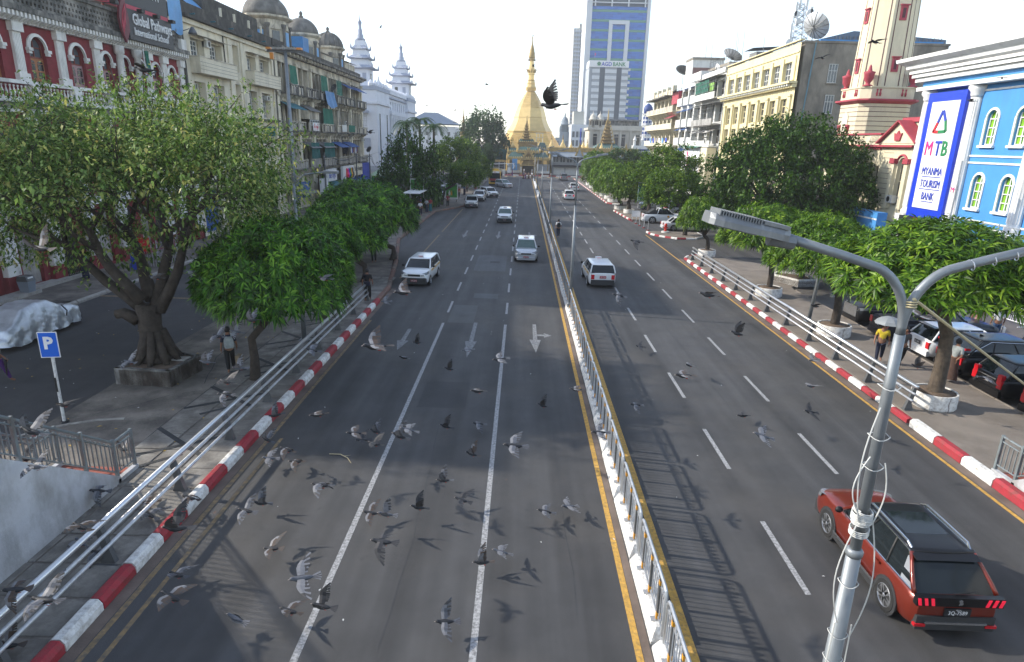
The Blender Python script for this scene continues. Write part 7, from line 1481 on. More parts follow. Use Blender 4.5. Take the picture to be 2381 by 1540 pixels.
for x in (-11,2.8,14.3): bx('pier', 'concrete', B, x-.35, x+.35, -2.1, -1.3, 0, 6.54)
for y in (-2.85,-.35): obj('handrail', MB().tube([(-12.4,y,8.0),(16,y,8.0)], .03, 6), 'rail_grey', B)
# ---- double-arm median lamps
def median_lamp(Y, label, near=False):
    t = thing('street_lamp', label, 'street lamp', (2.74,Y,0), 0, 'double arm lamps along the median')
    obj('pole', MB().tube([(0,0,.1),(0,0,3),(0,0,5.55)], [.095,.078,.056], 14), 'pole_grey', t, True); obj('upper_pole', MB().tube([(0,0,5.55),(0,0,6.9),(0,0,7.35)], [.043,.04,.037], 14), 'pole_grey', t, True)
    obj('flange', MB().lathe([(.06,5.5),(.066,5.52),(.066,5.55),(.05,5.57)], n=14), 'pole_grey', t, True); obj('base_box', MB().bbox(-.17,.17,-.17,.17,.28,.5,.03), 'pole_grey', t)
    for s in (-1,1):
        pts = [(0,0,7.3)]+[(s*.36*(1-math.cos(math.radians(q))), 0, 7.4+.45*math.sin(math.radians(q))) for q in range(0,81,8)]+[(s*.5,0,7.905),(s*.95,0,8.03)]
        a_ = obj('arm', MB().tube(pts, .032, 12), 'pole_grey', t, True)
        M_ = Matrix.Translation((s*.93,0,8.02)) @ Matrix.Rotation(-s*.2,4,'Y') @ (Matrix.Identity(4) if s > 0 else Matrix.Rotation(PI,4,'Z'))
        hd = obj('lamp_head', MB().loft([[(x,y*w_,z) for y, z in ((-.12,-.02),(.12,-.02),(.12,.02),(.1,.055),(-.1,.055),(-.12,.02))] for x, w_ in ((0,.8),(.05,1),(.19,1),(.21,1.05),(.47,1.15),(.53,1.0),(.56,.7))]).xf(M_), 'lamp_body', t)
        for k in range(16 if near else 5): xx = .22+k*(.019 if near else .06); obj('fin', MB().box(xx,xx+.008,-.12,.12,.05,.085).xf(M_), 'lamp_body', hd)
        obj('light_panel', MB().box(.22,.5,-.1,.1,-.028,-.021).xf(M_), 'lamp_clear', hd); obj('driver_box', MB().box(.02,.2,-.11,.11,.056,.08).xf(M_), 'lamp_body', hd); obj('clamp', MB().tube([(-.08,0,-.02),(.1,0,-.03)], .05, 8).xf(M_), 'lamp_body', hd)
    return t
median_lamp(4.4, 'nearest double arm street lamp wrapped in white cables', True)
for Y, lb in ((32.8,'second double arm street lamp beside the right hand taxi'),(61,'third double arm street lamp by the man with a dark backpack'),(89.5,'fourth double arm street lamp along the median'),(118,'fifth double arm street lamp along the median'),(146,'farthest double arm street lamp near the pagoda gate')): median_lamp(Y, lb)
C_ = thing('cable_bundle', 'white cables coiled and looped around the nearest lamp pole', 'cable', (2.74,4.4,5.6), world=True)
px, py = 2.74, 4.4; gc_ = random.Random(6)
def helix(z0, z1, n, r, tilt=.0, ph=0.):
    N = n*14; return [(px+(r+.004*math.sin(k*.9))*math.cos(ph+k*2*PI/14), py+(r+.004*math.sin(k*.9))*math.sin(ph+k*2*PI/14), z0+(z1-z0)*k/N+tilt*math.sin(k*2*PI/14)) for k in range(N+1)]
for k in range(5): obj('coil', MB().tube(helix(5.80+k*.022, 5.84+k*.022, 3, .07+.006*(k % 2), .012*gc_.uniform(-1,1), k), .0055, 5), 'cable_white', C_)
obj('coil', MB().tube(helix(5.70,5.76,4,.072,.01), .0055, 5), 'cable_white', C_)
def hang(a, b, bulge, n=10, side=(1,0)):
    a, b = Vector(a), Vector(b); return [tuple(a.lerp(b,t/n)+Vector((side[0]*bulge*math.sin(PI*t/n), side[1]*bulge*math.sin(PI*t/n), 0))) for t in range(n+1)]
for s, z0, z1, bl in ((-1,5.8,4.9,.1),(-1,6.8,5.85,.07),(-1,6.4,5.9,.1),(1,5.85,4.75,.08),(1,6.35,5.85,.04)): obj('loose_cable', MB().tube(hang((px+s*.06,py-.05,z0),(px+s*.06,py-.06,z1),bl,12,(s,-.25)), .0055, 5), 'cable_white', C_)
obj('loose_cable', MB().tube([(px-.075,py-.06,4.9),(px-.085,py-.06,4.2),(px-.1,py-.05,2.5)], .006, 5), 'cable_white', C_); obj('loose_cable', MB().tube([(px+.05,py-.08,4.9),(px+.055,py-.09,4.2),(px+.06,py-.1,2.5)], .006, 5), 'cable_white', C_)
for z in (6.95,6.55,6.3,5.25,4.75,4.5,4.3): obj('cable_tie', MB().tube([(px+.075*math.cos(k*PI/8),py+.075*math.sin(k*PI/8),z+.01*math.sin(k)) for k in range(17)], .004, 4), 'cable_white', C_)
for k in range(7): obj('arm_wrap', MB().tube([(px+.36+k*.14+q*.006, py+.036*math.cos(q*PI/5), 7.862+.039*k+.036*math.sin(q*PI/5)) for q in range(11)], .004, 4), 'steel_pale', C_)
o = thing('tether_rope', 'pale cord running from the lamp fork down to the right', 'rope', (2.78,4.4,7.6), world=True)
e = on_y(2381,893,6.0); d_ = e-Vector((2.76,4.36,7.62)); obj('cord', MB().tube([(2.76,4.36,7.62), e, e+d_*1.2], .011, 6), 'rope', o)
for k in range(3): obj('knot', MB().tube([(2.76+.048*math.cos(q*PI/5), 4.4+.048*math.sin(q*PI/5), 7.56+k*.018) for q in range(11)], .006, 4), 'rope', o)
# ---- other poles
def pole(name, label, x, y, h, r, head=None, lean=0.):
    t = thing(name, label, 'lamp post', (x,y,.14)); obj('pole', MB().tube([(0,0,0),(lean,0,h)], [r,r*.6], 10), 'pole_grey', t, True); obj('base', MB().bbox(-.2,.2,-.2,.2,0,.06,.02), 'pole_grey', t); return t
t = pole('lamp_post', 'grey lamp post rising into the umbrella trees beside the guard rail', -9.22,26.05,6.6,.11); obj('arm', MB().tube([(0,0,6.6),(.5,0,7.0),(1.3,0,7.1)], .04, 6), 'pole_grey', t); obj('lamp_head', MB().bbox(1.25,1.85,-.14,.14,7.05,7.17,.03), 'lamp_body', t)
t = pole('lamp_post', 'leaning grey post behind the right guard rail between two pots', 14.94,31.7,5.2,.1,None,.35); obj('lamp_head', MB().bbox(.1,.6,-.14,.14,5.15,5.27,.03), 'lamp_body', t)
M0 = on_y(690,500,50).x; t = thing('floodlight_mast', 'tall grey mast with a row of yellowed floodlights behind the peepal tree', 'lamp post', (M0,50,0))
obj('pole', MB().tube([(0,0,0),(0,0,7),(0,0,14.5)], [.2,.16,.11], 10), 'pole_grey', t, True); obj('crossbar', MB().box(-1.35,1.35,-.06,.06,14.45,14.6), 'steel_dark', t)
for k in range(6): obj('floodlight', MB().box(-1.3+k*.45,-.98+k*.45,-.35,.05,14.6,14.75), 'lamp_amber' if k in (0,5) else 'concrete', t)
obj('floodlight', MB().box(-1.1,-.85,-.2,0,13.95,14.4), 'lamp_amber', t)
t = thing('gantry_arm', 'white horizontal gantry arm with two small lamps near the bus', 'gantry', (-7.3,150,0)); obj('post', MB().tube([(0,0,0),(0,0,3.6)], .1, 8), 'sign_white', t); obj('arm', MB().tube([(0,0,3.6),(5.4,0,3.9)], .07, 6), 'sign_white', t)
for x in (3.9,5.2): obj('lamp', MB().lathe([(.05,3.75),(.2,3.45)], (x,0), 8), 'sign_white', t)
for k, (x, y, h, lb) in enumerate(((-25.5,84,6.5,'slim utility pole in front of the domed apartments shop signs'),(-25.2,99,6.2,'slim utility pole by the blue awnings of the domed apartments'),(-25.4,108.5,6.0,'utility pole with a lamp arm at the end of the domed apartments'))):
    t = thing('utility_pole', lb, 'utility pole', (x,y,.14)); obj('pole', MB().tube([(0,0,0),(0,0,h)], [.13,.09], 8), 'steel_dark', t); obj('crossarm', MB().box(-.06,.06,-.8,.8,h-.5,h-.4), 'steel_dark', t)
    if k == 2: obj('lamp_arm', MB().tube([(0,0,h-.3),(1.2,0,h+.2),(1.7,0,h+.25)], .05, 6), 'steel_pale', t)
for k, (a, b, sag, lb) in enumerate((((-25.5,84,6.2),(-25.2,99,5.9),.5,'dark overhead wire sagging past the beauty shop sign'),((-25.2,99,5.9),(-25.4,108.5,5.7),.35,'dark overhead wire sagging to the last utility pole'),((-25.4,108.5,5.7),(-27,122.6,4.2),.9,'dark overhead wires drooping toward the pale hall'))):
    a, b = Vector(a), Vector(b); o = thing('overhead_wire', lb, 'wire', a, world=True)
    for q in range(4): obj('wire', MB().tube([a.lerp(b,i/10)+Vector((.1*q,0,.12*q-sag*(1+.3*q)*math.sin(PI*i/10))) for i in range(11)], .018, 4), 'black', o)
# ---- signs
t = thing('parking_sign', 'blue square parking sign with a white P on a peeling post', 'sign', (-13.6,17.34,.14)); obj('post', MB().tube([(0,0,0),(.02,0,2.5)], .045, 8), 'white_paint', t); obj('base', MB().lathe([(.14,0),(.1,.05)], n=8), 'black', t)
M_ = Matrix.Rotation(.18,4,'Z'); obj('border', MB().box(-.26,.26,-.055,-.04,2.08,2.86).xf(M_), 'sign_white', t); b_ = obj('plate', MB().box(-.235,.235,-.062,-.056,2.105,2.835).xf(M_), 'sign_blue', t); text('lettering', 'P', .5, 'sign_white', b_, (-.12,-.09,2.36), (math.cos(.18),math.sin(.18),0), (0,0,1), .004, bold=.02); obj('paint_loss', MB().box(-.03,.03,-.055,-.045,1.0,1.45), 'black', t)
t = thing('road_sign', 'large green road sign with white arrow and street name under the trees', 'sign', (15.8,79.6,0)); obj('post', MB().tube([(.95,.1,0),(.95,.1,2.2)], .13, 8), 'galv', t); b_ = obj('board', MB().box(-1.6,1.5,-.05,.05,2.0,4.25), 'sign_green', t)
for q in ((-1.6,1.5,2.0,2.05),(-1.6,1.5,4.2,4.25),(-1.6,-1.55,2.05,4.2),(1.45,1.5,2.05,4.2)): obj('border', MB().box(q[0],q[1],-.06,-.051,q[2],q[3]), 'sign_white', b_)
obj('arrow', MB().box(-.1,.1,-.065,-.052,2.15,3.05), 'sign_white', b_); obj('arrow', MB().box(-.35,.45,-.066,-.053,2.85,3.0), 'sign_white', b_); obj('arrow', MB().prism([(-.35,2.72),(-.35,3.13),(-.72,2.92)], 'y', -.066, -.053), 'sign_white', b_)
text('lettering', 'Maha Bandoola Road', .2, 'sign_white', b_, (-1.5,-.06,2.13), (1,0,0), (0,0,1), .004, sx=.7); text('lettering', 'မဟာဗန္ဓုလလမ်း', .22, 'sign_white', b_, (-1.5,-.06,2.42), (1,0,0), (0,0,1), .004, sx=.7)
def panel(label, x, y, rz, w_, z0, z1):
    t = thing('poster_panel', label, 'advert panel', (x,y,.14), rz); obj('case', MB().bbox(-w_/2,w_/2,-.12,.12,z0,z1,.04), 'sign_white', t); p_ = obj('poster', MB().box(-w_/2+.12,w_/2-.12,-.13,-.121,z0+.25,z1-.12), 'poster_green', t)
    for q in range(3): obj('poster_figure', MB().lathe([(.1,z0+.55),(.16,z0+.85),(.07,z0+1.05),(.1,z0+1.2)], (-.3+q*.28,-.13), 6, 0, 1, .1), ['sign_white','paint_yellow','ink_green'][q], p_)
    obj('leg', MB().box(-w_/2+.15,-w_/2+.3,-.06,.06,0,z0), 'steel_dark', t); obj('leg', MB().box(w_/2-.3,w_/2-.15,-.06,.06,0,z0), 'steel_dark', t)
panel('green lit advert panel on the bus stop roof by the dark tree', -13.3,82,.05,1.75,1.3,3.7); panel('green advert panel behind the slanting tree', -10.0,92,.05,1.8,.4,2.6)
t = thing('bus_shelter', 'white bus shelter roof on posts below the first advert panel', 'bus shelter', (-13.0,79.5,.14)); obj('roof', MB().bbox(-1.0,1.0,-3.5,3.5,2.3,2.42,.04), 'sign_white', t)
for y in (-3,0,3): obj('post', MB().tube([(-.8,y,0),(-.8,y,2.3)], .05, 6), 'galv', t)
obj('bench', MB().box(-.9,-.5,-2.8,2.8,.42,.48), 'galv', t)
t = thing('fire_hydrant', 'red fire hydrant on a white plinth on the small island', 'hydrant', (14.75,65.2,.14)); obj('body', MB().lathe([(.16,.15),(.13,.2),(.13,.65),(.17,.68),(.15,.8),(.05,.92)], n=10), 'cone_red', t, True); obj('plinth', MB().lathe([(.42,0),(.4,.14)], n=12), 'white_paint', t)
for s in (-1,1): obj('outlet', MB().tube([(s*.1,0,.5),(s*.22,0,.5)], .06, 8), 'cone_red', t)
for k, (x, y) in enumerate(((13.05,75.5),(13.1,73.1),(13.2,71.3),(13.35,69.5),(13.4,67.4))):
    t = thing('bollard_post', ['white bordered bollard sign nearest the pickup bed','second slim bollard from the pickup along the entrance','third slim bollard from the pickup along the entrance','fourth slim bollard, beside the white sedan','last slim bollard, beside the hydrant island'][k], 'bollard', (x,y,0)); obj('post', MB().tube([(0,0,0),(0,0,1.0)], .035, 6), 'steel_pale', t); obj('foot', MB().lathe([(.16,0),(.14,.1)], n=8), 'brick_red', t)
    if k == 0: obj('board', MB().box(-.1,.9,-.03,0,.55,1.25), 'sign_white', t); obj('second_post', MB().tube([(.85,0,0),(.85,0,.6)], .03, 6), 'steel_pale', t)
t = thing('traffic_cone', 'small red traffic cone on the service road', 'cone', (-20.6,33.6,0)); obj('cone', MB().lathe([(.15,.04),(.03,.55)], n=12), 'cone_red', t, True); obj('base', MB().bbox(-.2,.2,-.2,.2,0,.04,.01), 'cone_red', t)
t = thing('litter_bin', 'grey plastic swing bin beside the red building step', 'bin', (-26.1,32.5,.14)); obj('body', MB().loft([[(x*w_,y*w_,z) for x, y in ((-1,-1),(1,-1),(1,1),(-1,1))] for w_, z in ((.22,0),(.29,.75))]), 'plastic_grey', t); obj('lid', MB().prism([(-.3,.75),(.3,.75),(.22,1.02),(-.22,1.02)], 'y', -.3, .3), 'steel_dark', t); obj('flap', MB().box(.23,.26,-.18,.18,.8,.96), 'sign_white', t)
t = thing('iron_grille', 'black iron bar gate at the foot of the red building', 'gate', (-26.6,37.4,.14))
for k in range(14): obj('bar', MB().box(-.02,.02,-.98+k*.15,-.94+k*.15,0,1.7), 'black', t)
for z in (.15,1.5): obj('rail', MB().box(-.025,.025,-1,1.1,z,z+.06), 'black', t)
t = thing('drain_cover', 'black slotted drain cover by the covered car', 'drain', (-23.4,30.2,.15)); obj('frame', MB().box(-.35,.35,-1.2,1.2,0,.02), 'black', t)
for k in range(10): obj('slot_bar', MB().box(-.3,.3,-1.1+k*.24,-1.0+k*.24,.02,.035), 'steel_dark', t)
t = thing('wire_cage_stall', 'wire cage stall with blue crates on the far pavement', 'stall', (-24.4,42,.14))
for x in (-.7,.7):
    for y in (-1.2,1.2): obj('post', MB().box(x-.03,x+.03,y-.03,y+.03,0,1.6), 'steel_pale', t)
b_ = MB()
for k in range(17): b_.box(.7,.72,-1.2+k*.15,-1.185+k*.15,0,1.6); 
for k in range(9): b_.box(-.7+k*.175,-.685+k*.175,-1.21,-1.2,0,1.6)
obj('mesh_panel', b_, 'steel_pale', t)['kind'] = 'stuff'; obj('red_sign', MB().box(-.6,.3,-1.3,-1.25,1.0,1.9), 'ink_red', t)
for k in range(3): o = obj('blue_crate', MB().bbox(-24.9+k*.05,-24.3+k*.05,39.6+k*.0,40.2,.14+k*.36,.48+k*.36,.03), 'ink_blue'); tag(o, ['bottom blue crate of the pile beside the wire cage','middle blue crate of the pile beside the wire cage','top blue crate of the pile beside the wire cage'][k], 'crate')
t = thing('green_kiosk', 'small dark green police kiosk with a pale pyramid roof', 'kiosk', (-25.2,117,.14)); obj('walls', MB().box(-1.6,1.6,-1.6,1.6,0,2.0), 'sign_green', t); obj('roof', MB().lathe([(2.9,2.0),(2.9,2.08),(.05,3.5)], n=4, ph=PI/4), 'roof_green', t); obj('window', MB().box(-1.0,1.0,-1.63,-1.6,1.0,1.7), 'window_dark', t)
t = thing('no_entry_sign', 'small round no entry sign beside the green kiosk', 'sign', (-22.3,112,.14)); obj('post', MB().tube([(0,0,0),(0,0,2.2)], .04, 6), 'steel_pale', t); obj('disc', MB().lathe([(.35,0),(.35,.03)], n=16).xf(Matrix.Translation((0,-.05,2.4)) @ Matrix.Rotation(PI/2,4,'X')), 'ink_red', t); obj('bar', MB().box(-.24,.24,-.1,-.085,2.34,2.46), 'sign_white', t)
t = thing('metal_bench', 'flat grey metal bench under the umbrella trees', 'bench', (-9.9,32.8,.14)); obj('seat', MB().box(-.25,.25,-1.1,1.1,.42,.47), 'steel_dark', t)
for y in (-.9,.9):
    for x in (-.2,.2): obj('leg', MB().tube([(x,y,0),(x,y,.42)], .025, 5), 'steel_dark', t)
t = thing('crowd_barrier', 'white steel crowd barrier standing in the parking lot', 'barrier', (26.2,33.0,0), .12)
obj('frame', MB().tube([(0,-.95,.05),(0,-.95,1.0),(0,-.85,1.08),(0,.85,1.08),(0,.95,1.0),(0,.95,.05)], .03, 6), 'sign_white', t); obj('lower_rail', MB().tube([(0,-.95,.2),(0,.95,.2)], .025, 5), 'sign_white', t)
for k in range(15): obj('bar', MB().tube([(0,-.84+k*.12,.2),(0,-.84+k*.12,1.07)], .012, 4), 'sign_white', t)
for y in (-.8,.8): obj('foot', MB().tube([(-.3,y,.03),(.3,y,.03)], .025, 5), 'sign_white', t)
t = thing('cone_stand', 'small teal standpipe with a concrete foot on the right pavement', 'standpipe', (19.2,38.2,0)); obj('pipe', MB().tube([(0,0,.15),(0,0,.75)], .04, 6), 'net_teal', t); obj('foot', MB().lathe([(.16,0),(.13,.18)], n=8), 'concrete', t)
# ================================================================== people
mat('skin', (.24,.12,.075), .6, var=.08); mat('hair', (.012,.01,.01), .6, var=.2)
for n_, c_ in dict(cloth_navy=(.012,.016,.035), cloth_black=(.012,.012,.013), cloth_white=(.6,.6,.6), cloth_grey=(.3,.33,.33), cloth_brown=(.07,.04,.03), cloth_blue=(.12,.3,.55), cloth_yellow=(.55,.42,.03), cloth_red=(.22,.02,.03), cloth_jean=(.05,.1,.2), cloth_purple=(.07,.02,.13), cloth_pink=(.35,.2,.19), cloth_teal=(.02,.12,.14), cloth_plaid=(.06,.06,.062), cloth_khaki=(.2,.15,.09)).items(): mat(n_, c_, .85, var=.18, sc=9)
def skin_mesh(joints, edges, root=0, name='body'):
    me = bpy.data.meshes.new(name); me.from_pydata([j[0] for j in joints], edges, []); o = bpy.data.objects.new(name, me); COL.objects.link(o)
    mo = o.modifiers.new('s','SKIN'); mo.use_smooth_shade = True; ss = o.modifiers.new('u','SUBSURF'); ss.levels = 1; ss.render_levels = 1
    for i, j in enumerate(joints): r = j[1]; me.skin_vertices[0].data[i].radius = r if isinstance(r, tuple) else (r, r); me.skin_vertices[0].data[i].use_root = i == root
    dg = bpy.context.evaluated_depsgraph_get(); out = bpy.data.meshes.new_from_object(o.evaluated_get(dg)); bpy.data.objects.remove(o, do_unlink=True); return out
POSES = {}
def pose(key, stride, armA, armB, bend=0.):
    if key in POSES: return POSES[key]
    J = [((0,0,.94),(.13,.1)),((0,.01+bend*.3,1.15),(.12,.095)),((0,.02+bend,1.36),(.15,.1)),((0,.02+bend,1.47),.055),((0,.04+bend,1.55),.075),((0,.045+bend,1.63),(.088,.1)),((0,.035+bend,1.7),(.06,.065)),((0,.15+bend,1.6),.02)]
    E = [(0,1),(1,2),(2,3),(3,4),(4,5),(5,6),(5,7)]
    hands = []
    for s, (ea, ha) in ((-1,armA),(1,armB)):
        i = len(J); J += [((s*.18,.01+bend,1.38),(.058,.058)),((s*.25,ea[0],1.12+ea[1]),.042),((s*.27+(ha[2] if len(ha) > 2 else 0)*-s,ha[0],.9+ha[1]),.03),((s*.27+(ha[2] if len(ha) > 2 else 0)*-s,ha[0]+.03,.82+ha[1]),(.022,.038))]; E += [(2,i),(i,i+1),(i+1,i+2),(i+2,i+3)]; hands.append((J[i+3][0], s))
        f = stride*s; k = len(J); J += [((s*.09,.01,.86),.088),((s*.1,f*.55+.06*abs(stride)*2*(f < 0),.49),.062),((s*.1,f,.1+(.05 if f < 0 else 0)),.042),((s*.11,f+.13,.035+(.02 if f < 0 else 0)),(.042,.03))]; E += [(0,k),(k,k+1),(k+1,k+2),(k+2,k+3)]
    body = skin_mesh(J, E); b = MB()
    for (h, s) in hands:
        for q in range(4): y0_ = -.03+q*.02; b.tube([(h[0],h[1]+y0_,h[2]),(h[0]-s*.004,h[1]+y0_*1.1,h[2]-.055+.006*abs(q-1.5)),(h[0]-s*.02,h[1]+y0_*1.1,h[2]-.095+.01*abs(q-1.5))], [.0095,.009,.006], 5)
        b.tube([(h[0],h[1]+.03,h[2]+.03),(h[0]-s*.01,h[1]+.055,h[2]),(h[0]-s*.02,h[1]+.06,h[2]-.035)], [.011,.01,.007], 5)
    for s in (-1,1): b.ball((s*.088,.04+bend,1.6),.025,6,4,.4,.8,1.2)
    bm = bmesh.new(); bm.from_mesh(body); tmp = b.mesh('f'); bm.from_mesh(tmp); bm.to_mesh(body); bm.free(); body.polygons.foreach_set('use_smooth', [True]*len(body.polygons)); body.materials.clear(); body.materials.append(MATS['skin'])
    sj = lambda v, k: (v[0], (v[1][0]+k, v[1][1]+k) if isinstance(v[1], tuple) else v[1]+k)
    up = [sj(J[0],.016),sj(J[1],.02),sj(J[2],.018),(J[3][0],.06)]; ue = [(0,1),(1,2),(2,3)]
    for i in (8,16): n0 = len(up); up += [sj(J[i],.018),((Vector(J[i][0]).lerp(Vector(J[i+1][0]),.85)),.055)]; ue += [(2,n0),(n0,n0+1)]
    shirt = skin_mesh(up, ue, 0, 'shirt')
    lo = [((0,0,.96),(.145,.115))]; le = []
    for i in (12,20): n0 = len(lo); lo += [sj(J[i],.02),sj(J[i+1],.022),((Vector(J[i+2][0])+Vector((0,0,.02))),.058)]; le += [(0,n0),(n0,n0+1),(n0+1,n0+2)]
    trousers = skin_mesh(lo, le, 0, 'trousers')
    sk = MB().lathe([(.15,1.02),(.17,.9),(.18,.6),(.19+abs(stride)*.25,.14)], n=12, sy=.8+abs(stride)*.6, cap=False).mesh('longyi', None, True)
    hair = MB().lathe([(.098,1.57),(.108,1.64),(.1,1.7),(.06,1.755),(.01,1.765)], (0,.02+bend), 12, 0, .95, 1.05).mesh('hair', 'hair', True)
    POSES[key] = (body, shirt, trousers, sk, hair); return POSES[key]
PK = dict(walk=(.24,((-.05,0),(.02,.02)),((.0,0),(.14,.05))), stand=(.03,((0,0),(.04,0)),((0,0),(.04,0))), phone=(.05,((0,0),(.04,0)),((.1,.02),(.3,.28,.06))), stride=(.3,((-.08,.01),(-.05,.04)),((.06,.01),(.22,.08))), behind=(.16,((-.1,0),(-.16,.06,.14)),((-.1,0),(-.16,.06,.14))))
def person(label, x, y, rz, key, shirt, lower, lowm, z=.14, bag=None, s=1.0, hair=True):
    p = PK[key]; body, sh, tr, sk, hr = pose(key, *p); t = thing('person', label, 'person', (x,y,z), rz); t.scale = (s,s,s)
    link('body', body, t)
    def cl(nm, me, m_): me = me.copy(); me.materials.clear(); me.materials.append(MATS[m_]); me.polygons.foreach_set('use_smooth', [True]*len(me.polygons)); return link(nm, me, t)
    cl('shirt', sh, shirt); cl('longyi' if lower == 'skirt' else 'trousers', sk if lower == 'skirt' else tr, lowm)
    if hair: link('hair', hr, t)
    if lower == 'skirt' and hair == 2: pass
    if bag:
        kind, bm_ = bag
        if kind == 'pack': o = obj('backpack', MB().loft([[(x_*w_,y_*w_-.2,z_) for x_, y_ in ((-.15,-.08),(.15,-.08),(.15,.08),(-.15,.08))] for w_, z_ in ((.8,1.0),(1.05,1.05),(1.05,1.3),(.7,1.42))]), bm_, t); [obj('strap', MB().tube([(q*.1,-.12,1.4),(q*.11,.0,1.5),(q*.12,.14,1.35),(q*.13,.1,1.15),(q*.12,-.1,1.06)], .018, 5), bm_, o) for q in (-1,1)]
        if kind in ('hand','tote'): o = obj('bag', MB().loft([[(x_+.3,y_+.08,z_) for x_, y_ in ((-.05,-.16),(.05,-.16),(.05,.16),(-.05,.16))] for z_ in (.42,.72)]), bm_, t); obj('bag_handle', MB().tube([(.3,-.02,.72),(.29,.06,.8),(.3,.16,.72)], .008, 4), bm_, o)
        if kind == 'sling': obj('bag', MB().bbox(-.16,.16,-.24,-.14,.88,1.1,.02), bm_, t); obj('strap', MB().tube([(-.14,-.15,1.1),(-.06,-.12,1.45),(.1,.12,1.3)], .015, 4), bm_, t)
    return t
person('man in navy shirt and grey backpack carrying a paper bag under the nearest umbrella tree', -10.55,21.9,.5,'walk','cloth_navy','trousers','cloth_black',.16,('pack','cloth_grey')); 
o = obj('paper_bag', MB().bbox(-10.3,-10.1,21.75,22.05,.55,.85,.01), 'cloth_khaki'); tag(o, 'brown paper bag carried by the backpack walker', 'bag')
person('man in black shirt with yellow print and shoulder bag walking by the kerb', -8.15,33.25,.15,'walk','cloth_black','trousers','cloth_black',.16,('sling','cloth_navy'))
person('man in grey shirt carrying a plastic bag between two tree trunks', -10.3,44.2,.2,'walk','cloth_grey','trousers','cloth_black',.14,('pack','cloth_black'))
person('person in pale shirt and purple trousers at the left picture edge', -18.1,20.6,-.6,'walk','cloth_white','trousers','cloth_purple',0,('sling','cloth_white'))
person('woman in light blue top and long navy skirt holding a yellow bag', -25.45,36.2,.3,'stand','cloth_blue','skirt','cloth_navy',.14,('hand','cloth_yellow'))
person('man with dark backpack walking on the road beside the median railing', 3.55,60.3,.05,'stride','cloth_white','trousers','cloth_navy',0,('pack','cloth_black'))
person('man in black plaid shirt and shorts walking past the parked cars', 15.7,24.85,2.9,'stride','cloth_plaid','trousers','cloth_black',.14)
person('person in yellow top and dark trousers under the grey umbrella', 15.1,25.35,2.7,'walk','cloth_yellow','trousers','cloth_navy',.14)
person('man in grey shirt and brown longyi with hands behind his back', 16.75,23.25,-1.0,'behind','cloth_grey','skirt','cloth_brown',.14)
person('woman in white blouse and jeans with a white tote walking in the parking lot', 22.95,29.6,-.4,'walk','cloth_white','trousers','cloth_jean',0,('tote','cloth_white'))
person('woman in pinkish dress sharing the blue umbrella', 22.35,30.1,-.4,'stand','cloth_pink','skirt','cloth_pink',0,('hand','ink_blue'))
person('man in dark jacket and jeans crossing the side street', 19.9,63.5,-.3,'stride','cloth_black','trousers','cloth_jean',0)
bs = [(-11.57,73.5,'cloth_white','trousers','cloth_navy','commuter in white shirt nearest the bus bay kerb',3.0),(-11.37,77.0,'cloth_grey','skirt','cloth_navy','commuter in grey top and dark longyi by the bus shelter',2.6),(-11.05,77.9,'cloth_red','skirt','cloth_teal','commuter in dark red top and teal longyi by the bus shelter',3.4),(-12.1,87.2,'cloth_white','trousers','cloth_black','man in white shirt beside the pickup bus bonnet',2.9),(-11.2,61.3,'cloth_black','trousers','cloth_jean','person in jeans half hidden below the widest umbrella crown',.2),(-9.7,84.6,'cloth_red','trousers','cloth_black','person in maroon shirt with a bag at the taxi rank kerb',3.2),(-12.8,75.2,'cloth_red','trousers','cloth_black','person in maroon top standing inside the bus shelter',1.5),(-12.4,79,'cloth_purple','skirt','cloth_black','person in purple top waiting under the shelter roof',1.9),(-9.6,98.5,'cloth_red','trousers','cloth_black','person in red shirt by the second advert panel',3.0),(-9.2,103.6,'cloth_jean','skirt','cloth_navy','person in blue denim beside the third taxi',2.8),(-9.3,109,'cloth_khaki','trousers','cloth_black','person in khaki shirt farther along the left pavement',3.1),(-8.5,118,'cloth_red','skirt','cloth_red','person in dark red dress near the bus door',2.9),(-8.3,125,'cloth_white','trousers','cloth_black','person in white top beside the yellow bus',3.0),(-12.4,96.5,'cloth_blue','trousers','cloth_black','person in pale blue shirt behind the pickup bus',2.0)]
for x, y, a, l, m_, lb, rz in bs: person(lb, x, y, rz, 'stand' if y % 2 < 1 else 'phone', a, l, m_)
gp = [(.25,157.6,'cloth_purple','skirt','cloth_black','left one of the pair crossing toward the pagoda gate'),(.75,158.6,'cloth_pink','skirt','cloth_purple','right one of the pair crossing toward the pagoda gate'),(1.55,158.2,'cloth_khaki','skirt','cloth_brown','lone person in brown longyi crossing before the gate'),(2.35,159.2,'cloth_white','trousers','cloth_black','person at the end of the median by the gate'),(7.1,159.5,'cloth_white','trousers','cloth_black','man in white shirt striding across the right carriageway'),(-2.65,171.4,'cloth_purple','skirt','cloth_purple','person on the kerb below the pale banner'),(14.1,153.5,'cloth_khaki','trousers','cloth_black','person stepping off the far right pavement'),(.4,176,'cloth_white','trousers','cloth_grey','person in white standing in the gate doorway, left'),(2.6,176.5,'cloth_grey','skirt','cloth_grey','person in grey standing in the gate doorway, right'),(15.3,122.4,'cloth_black','trousers','cloth_black','person in black between the far pots'),(15.2,118.4,'cloth_grey','trousers','cloth_navy','person with a pale bag between the far pots'),(20.0,92,'cloth_black','trousers','cloth_black','person in black standing behind the road sign post'),(21.2,86,'cloth_red','trousers','cloth_red','man in red shirt beyond the white pickup')]
for x, y, a, l, m_, lb in gp: person(lb, x, y, R.uniform(0,6), 'stride' if 'cross' in lb or 'strid' in lb else 'stand', a, l, m_, .0 if y < 172 else .14)
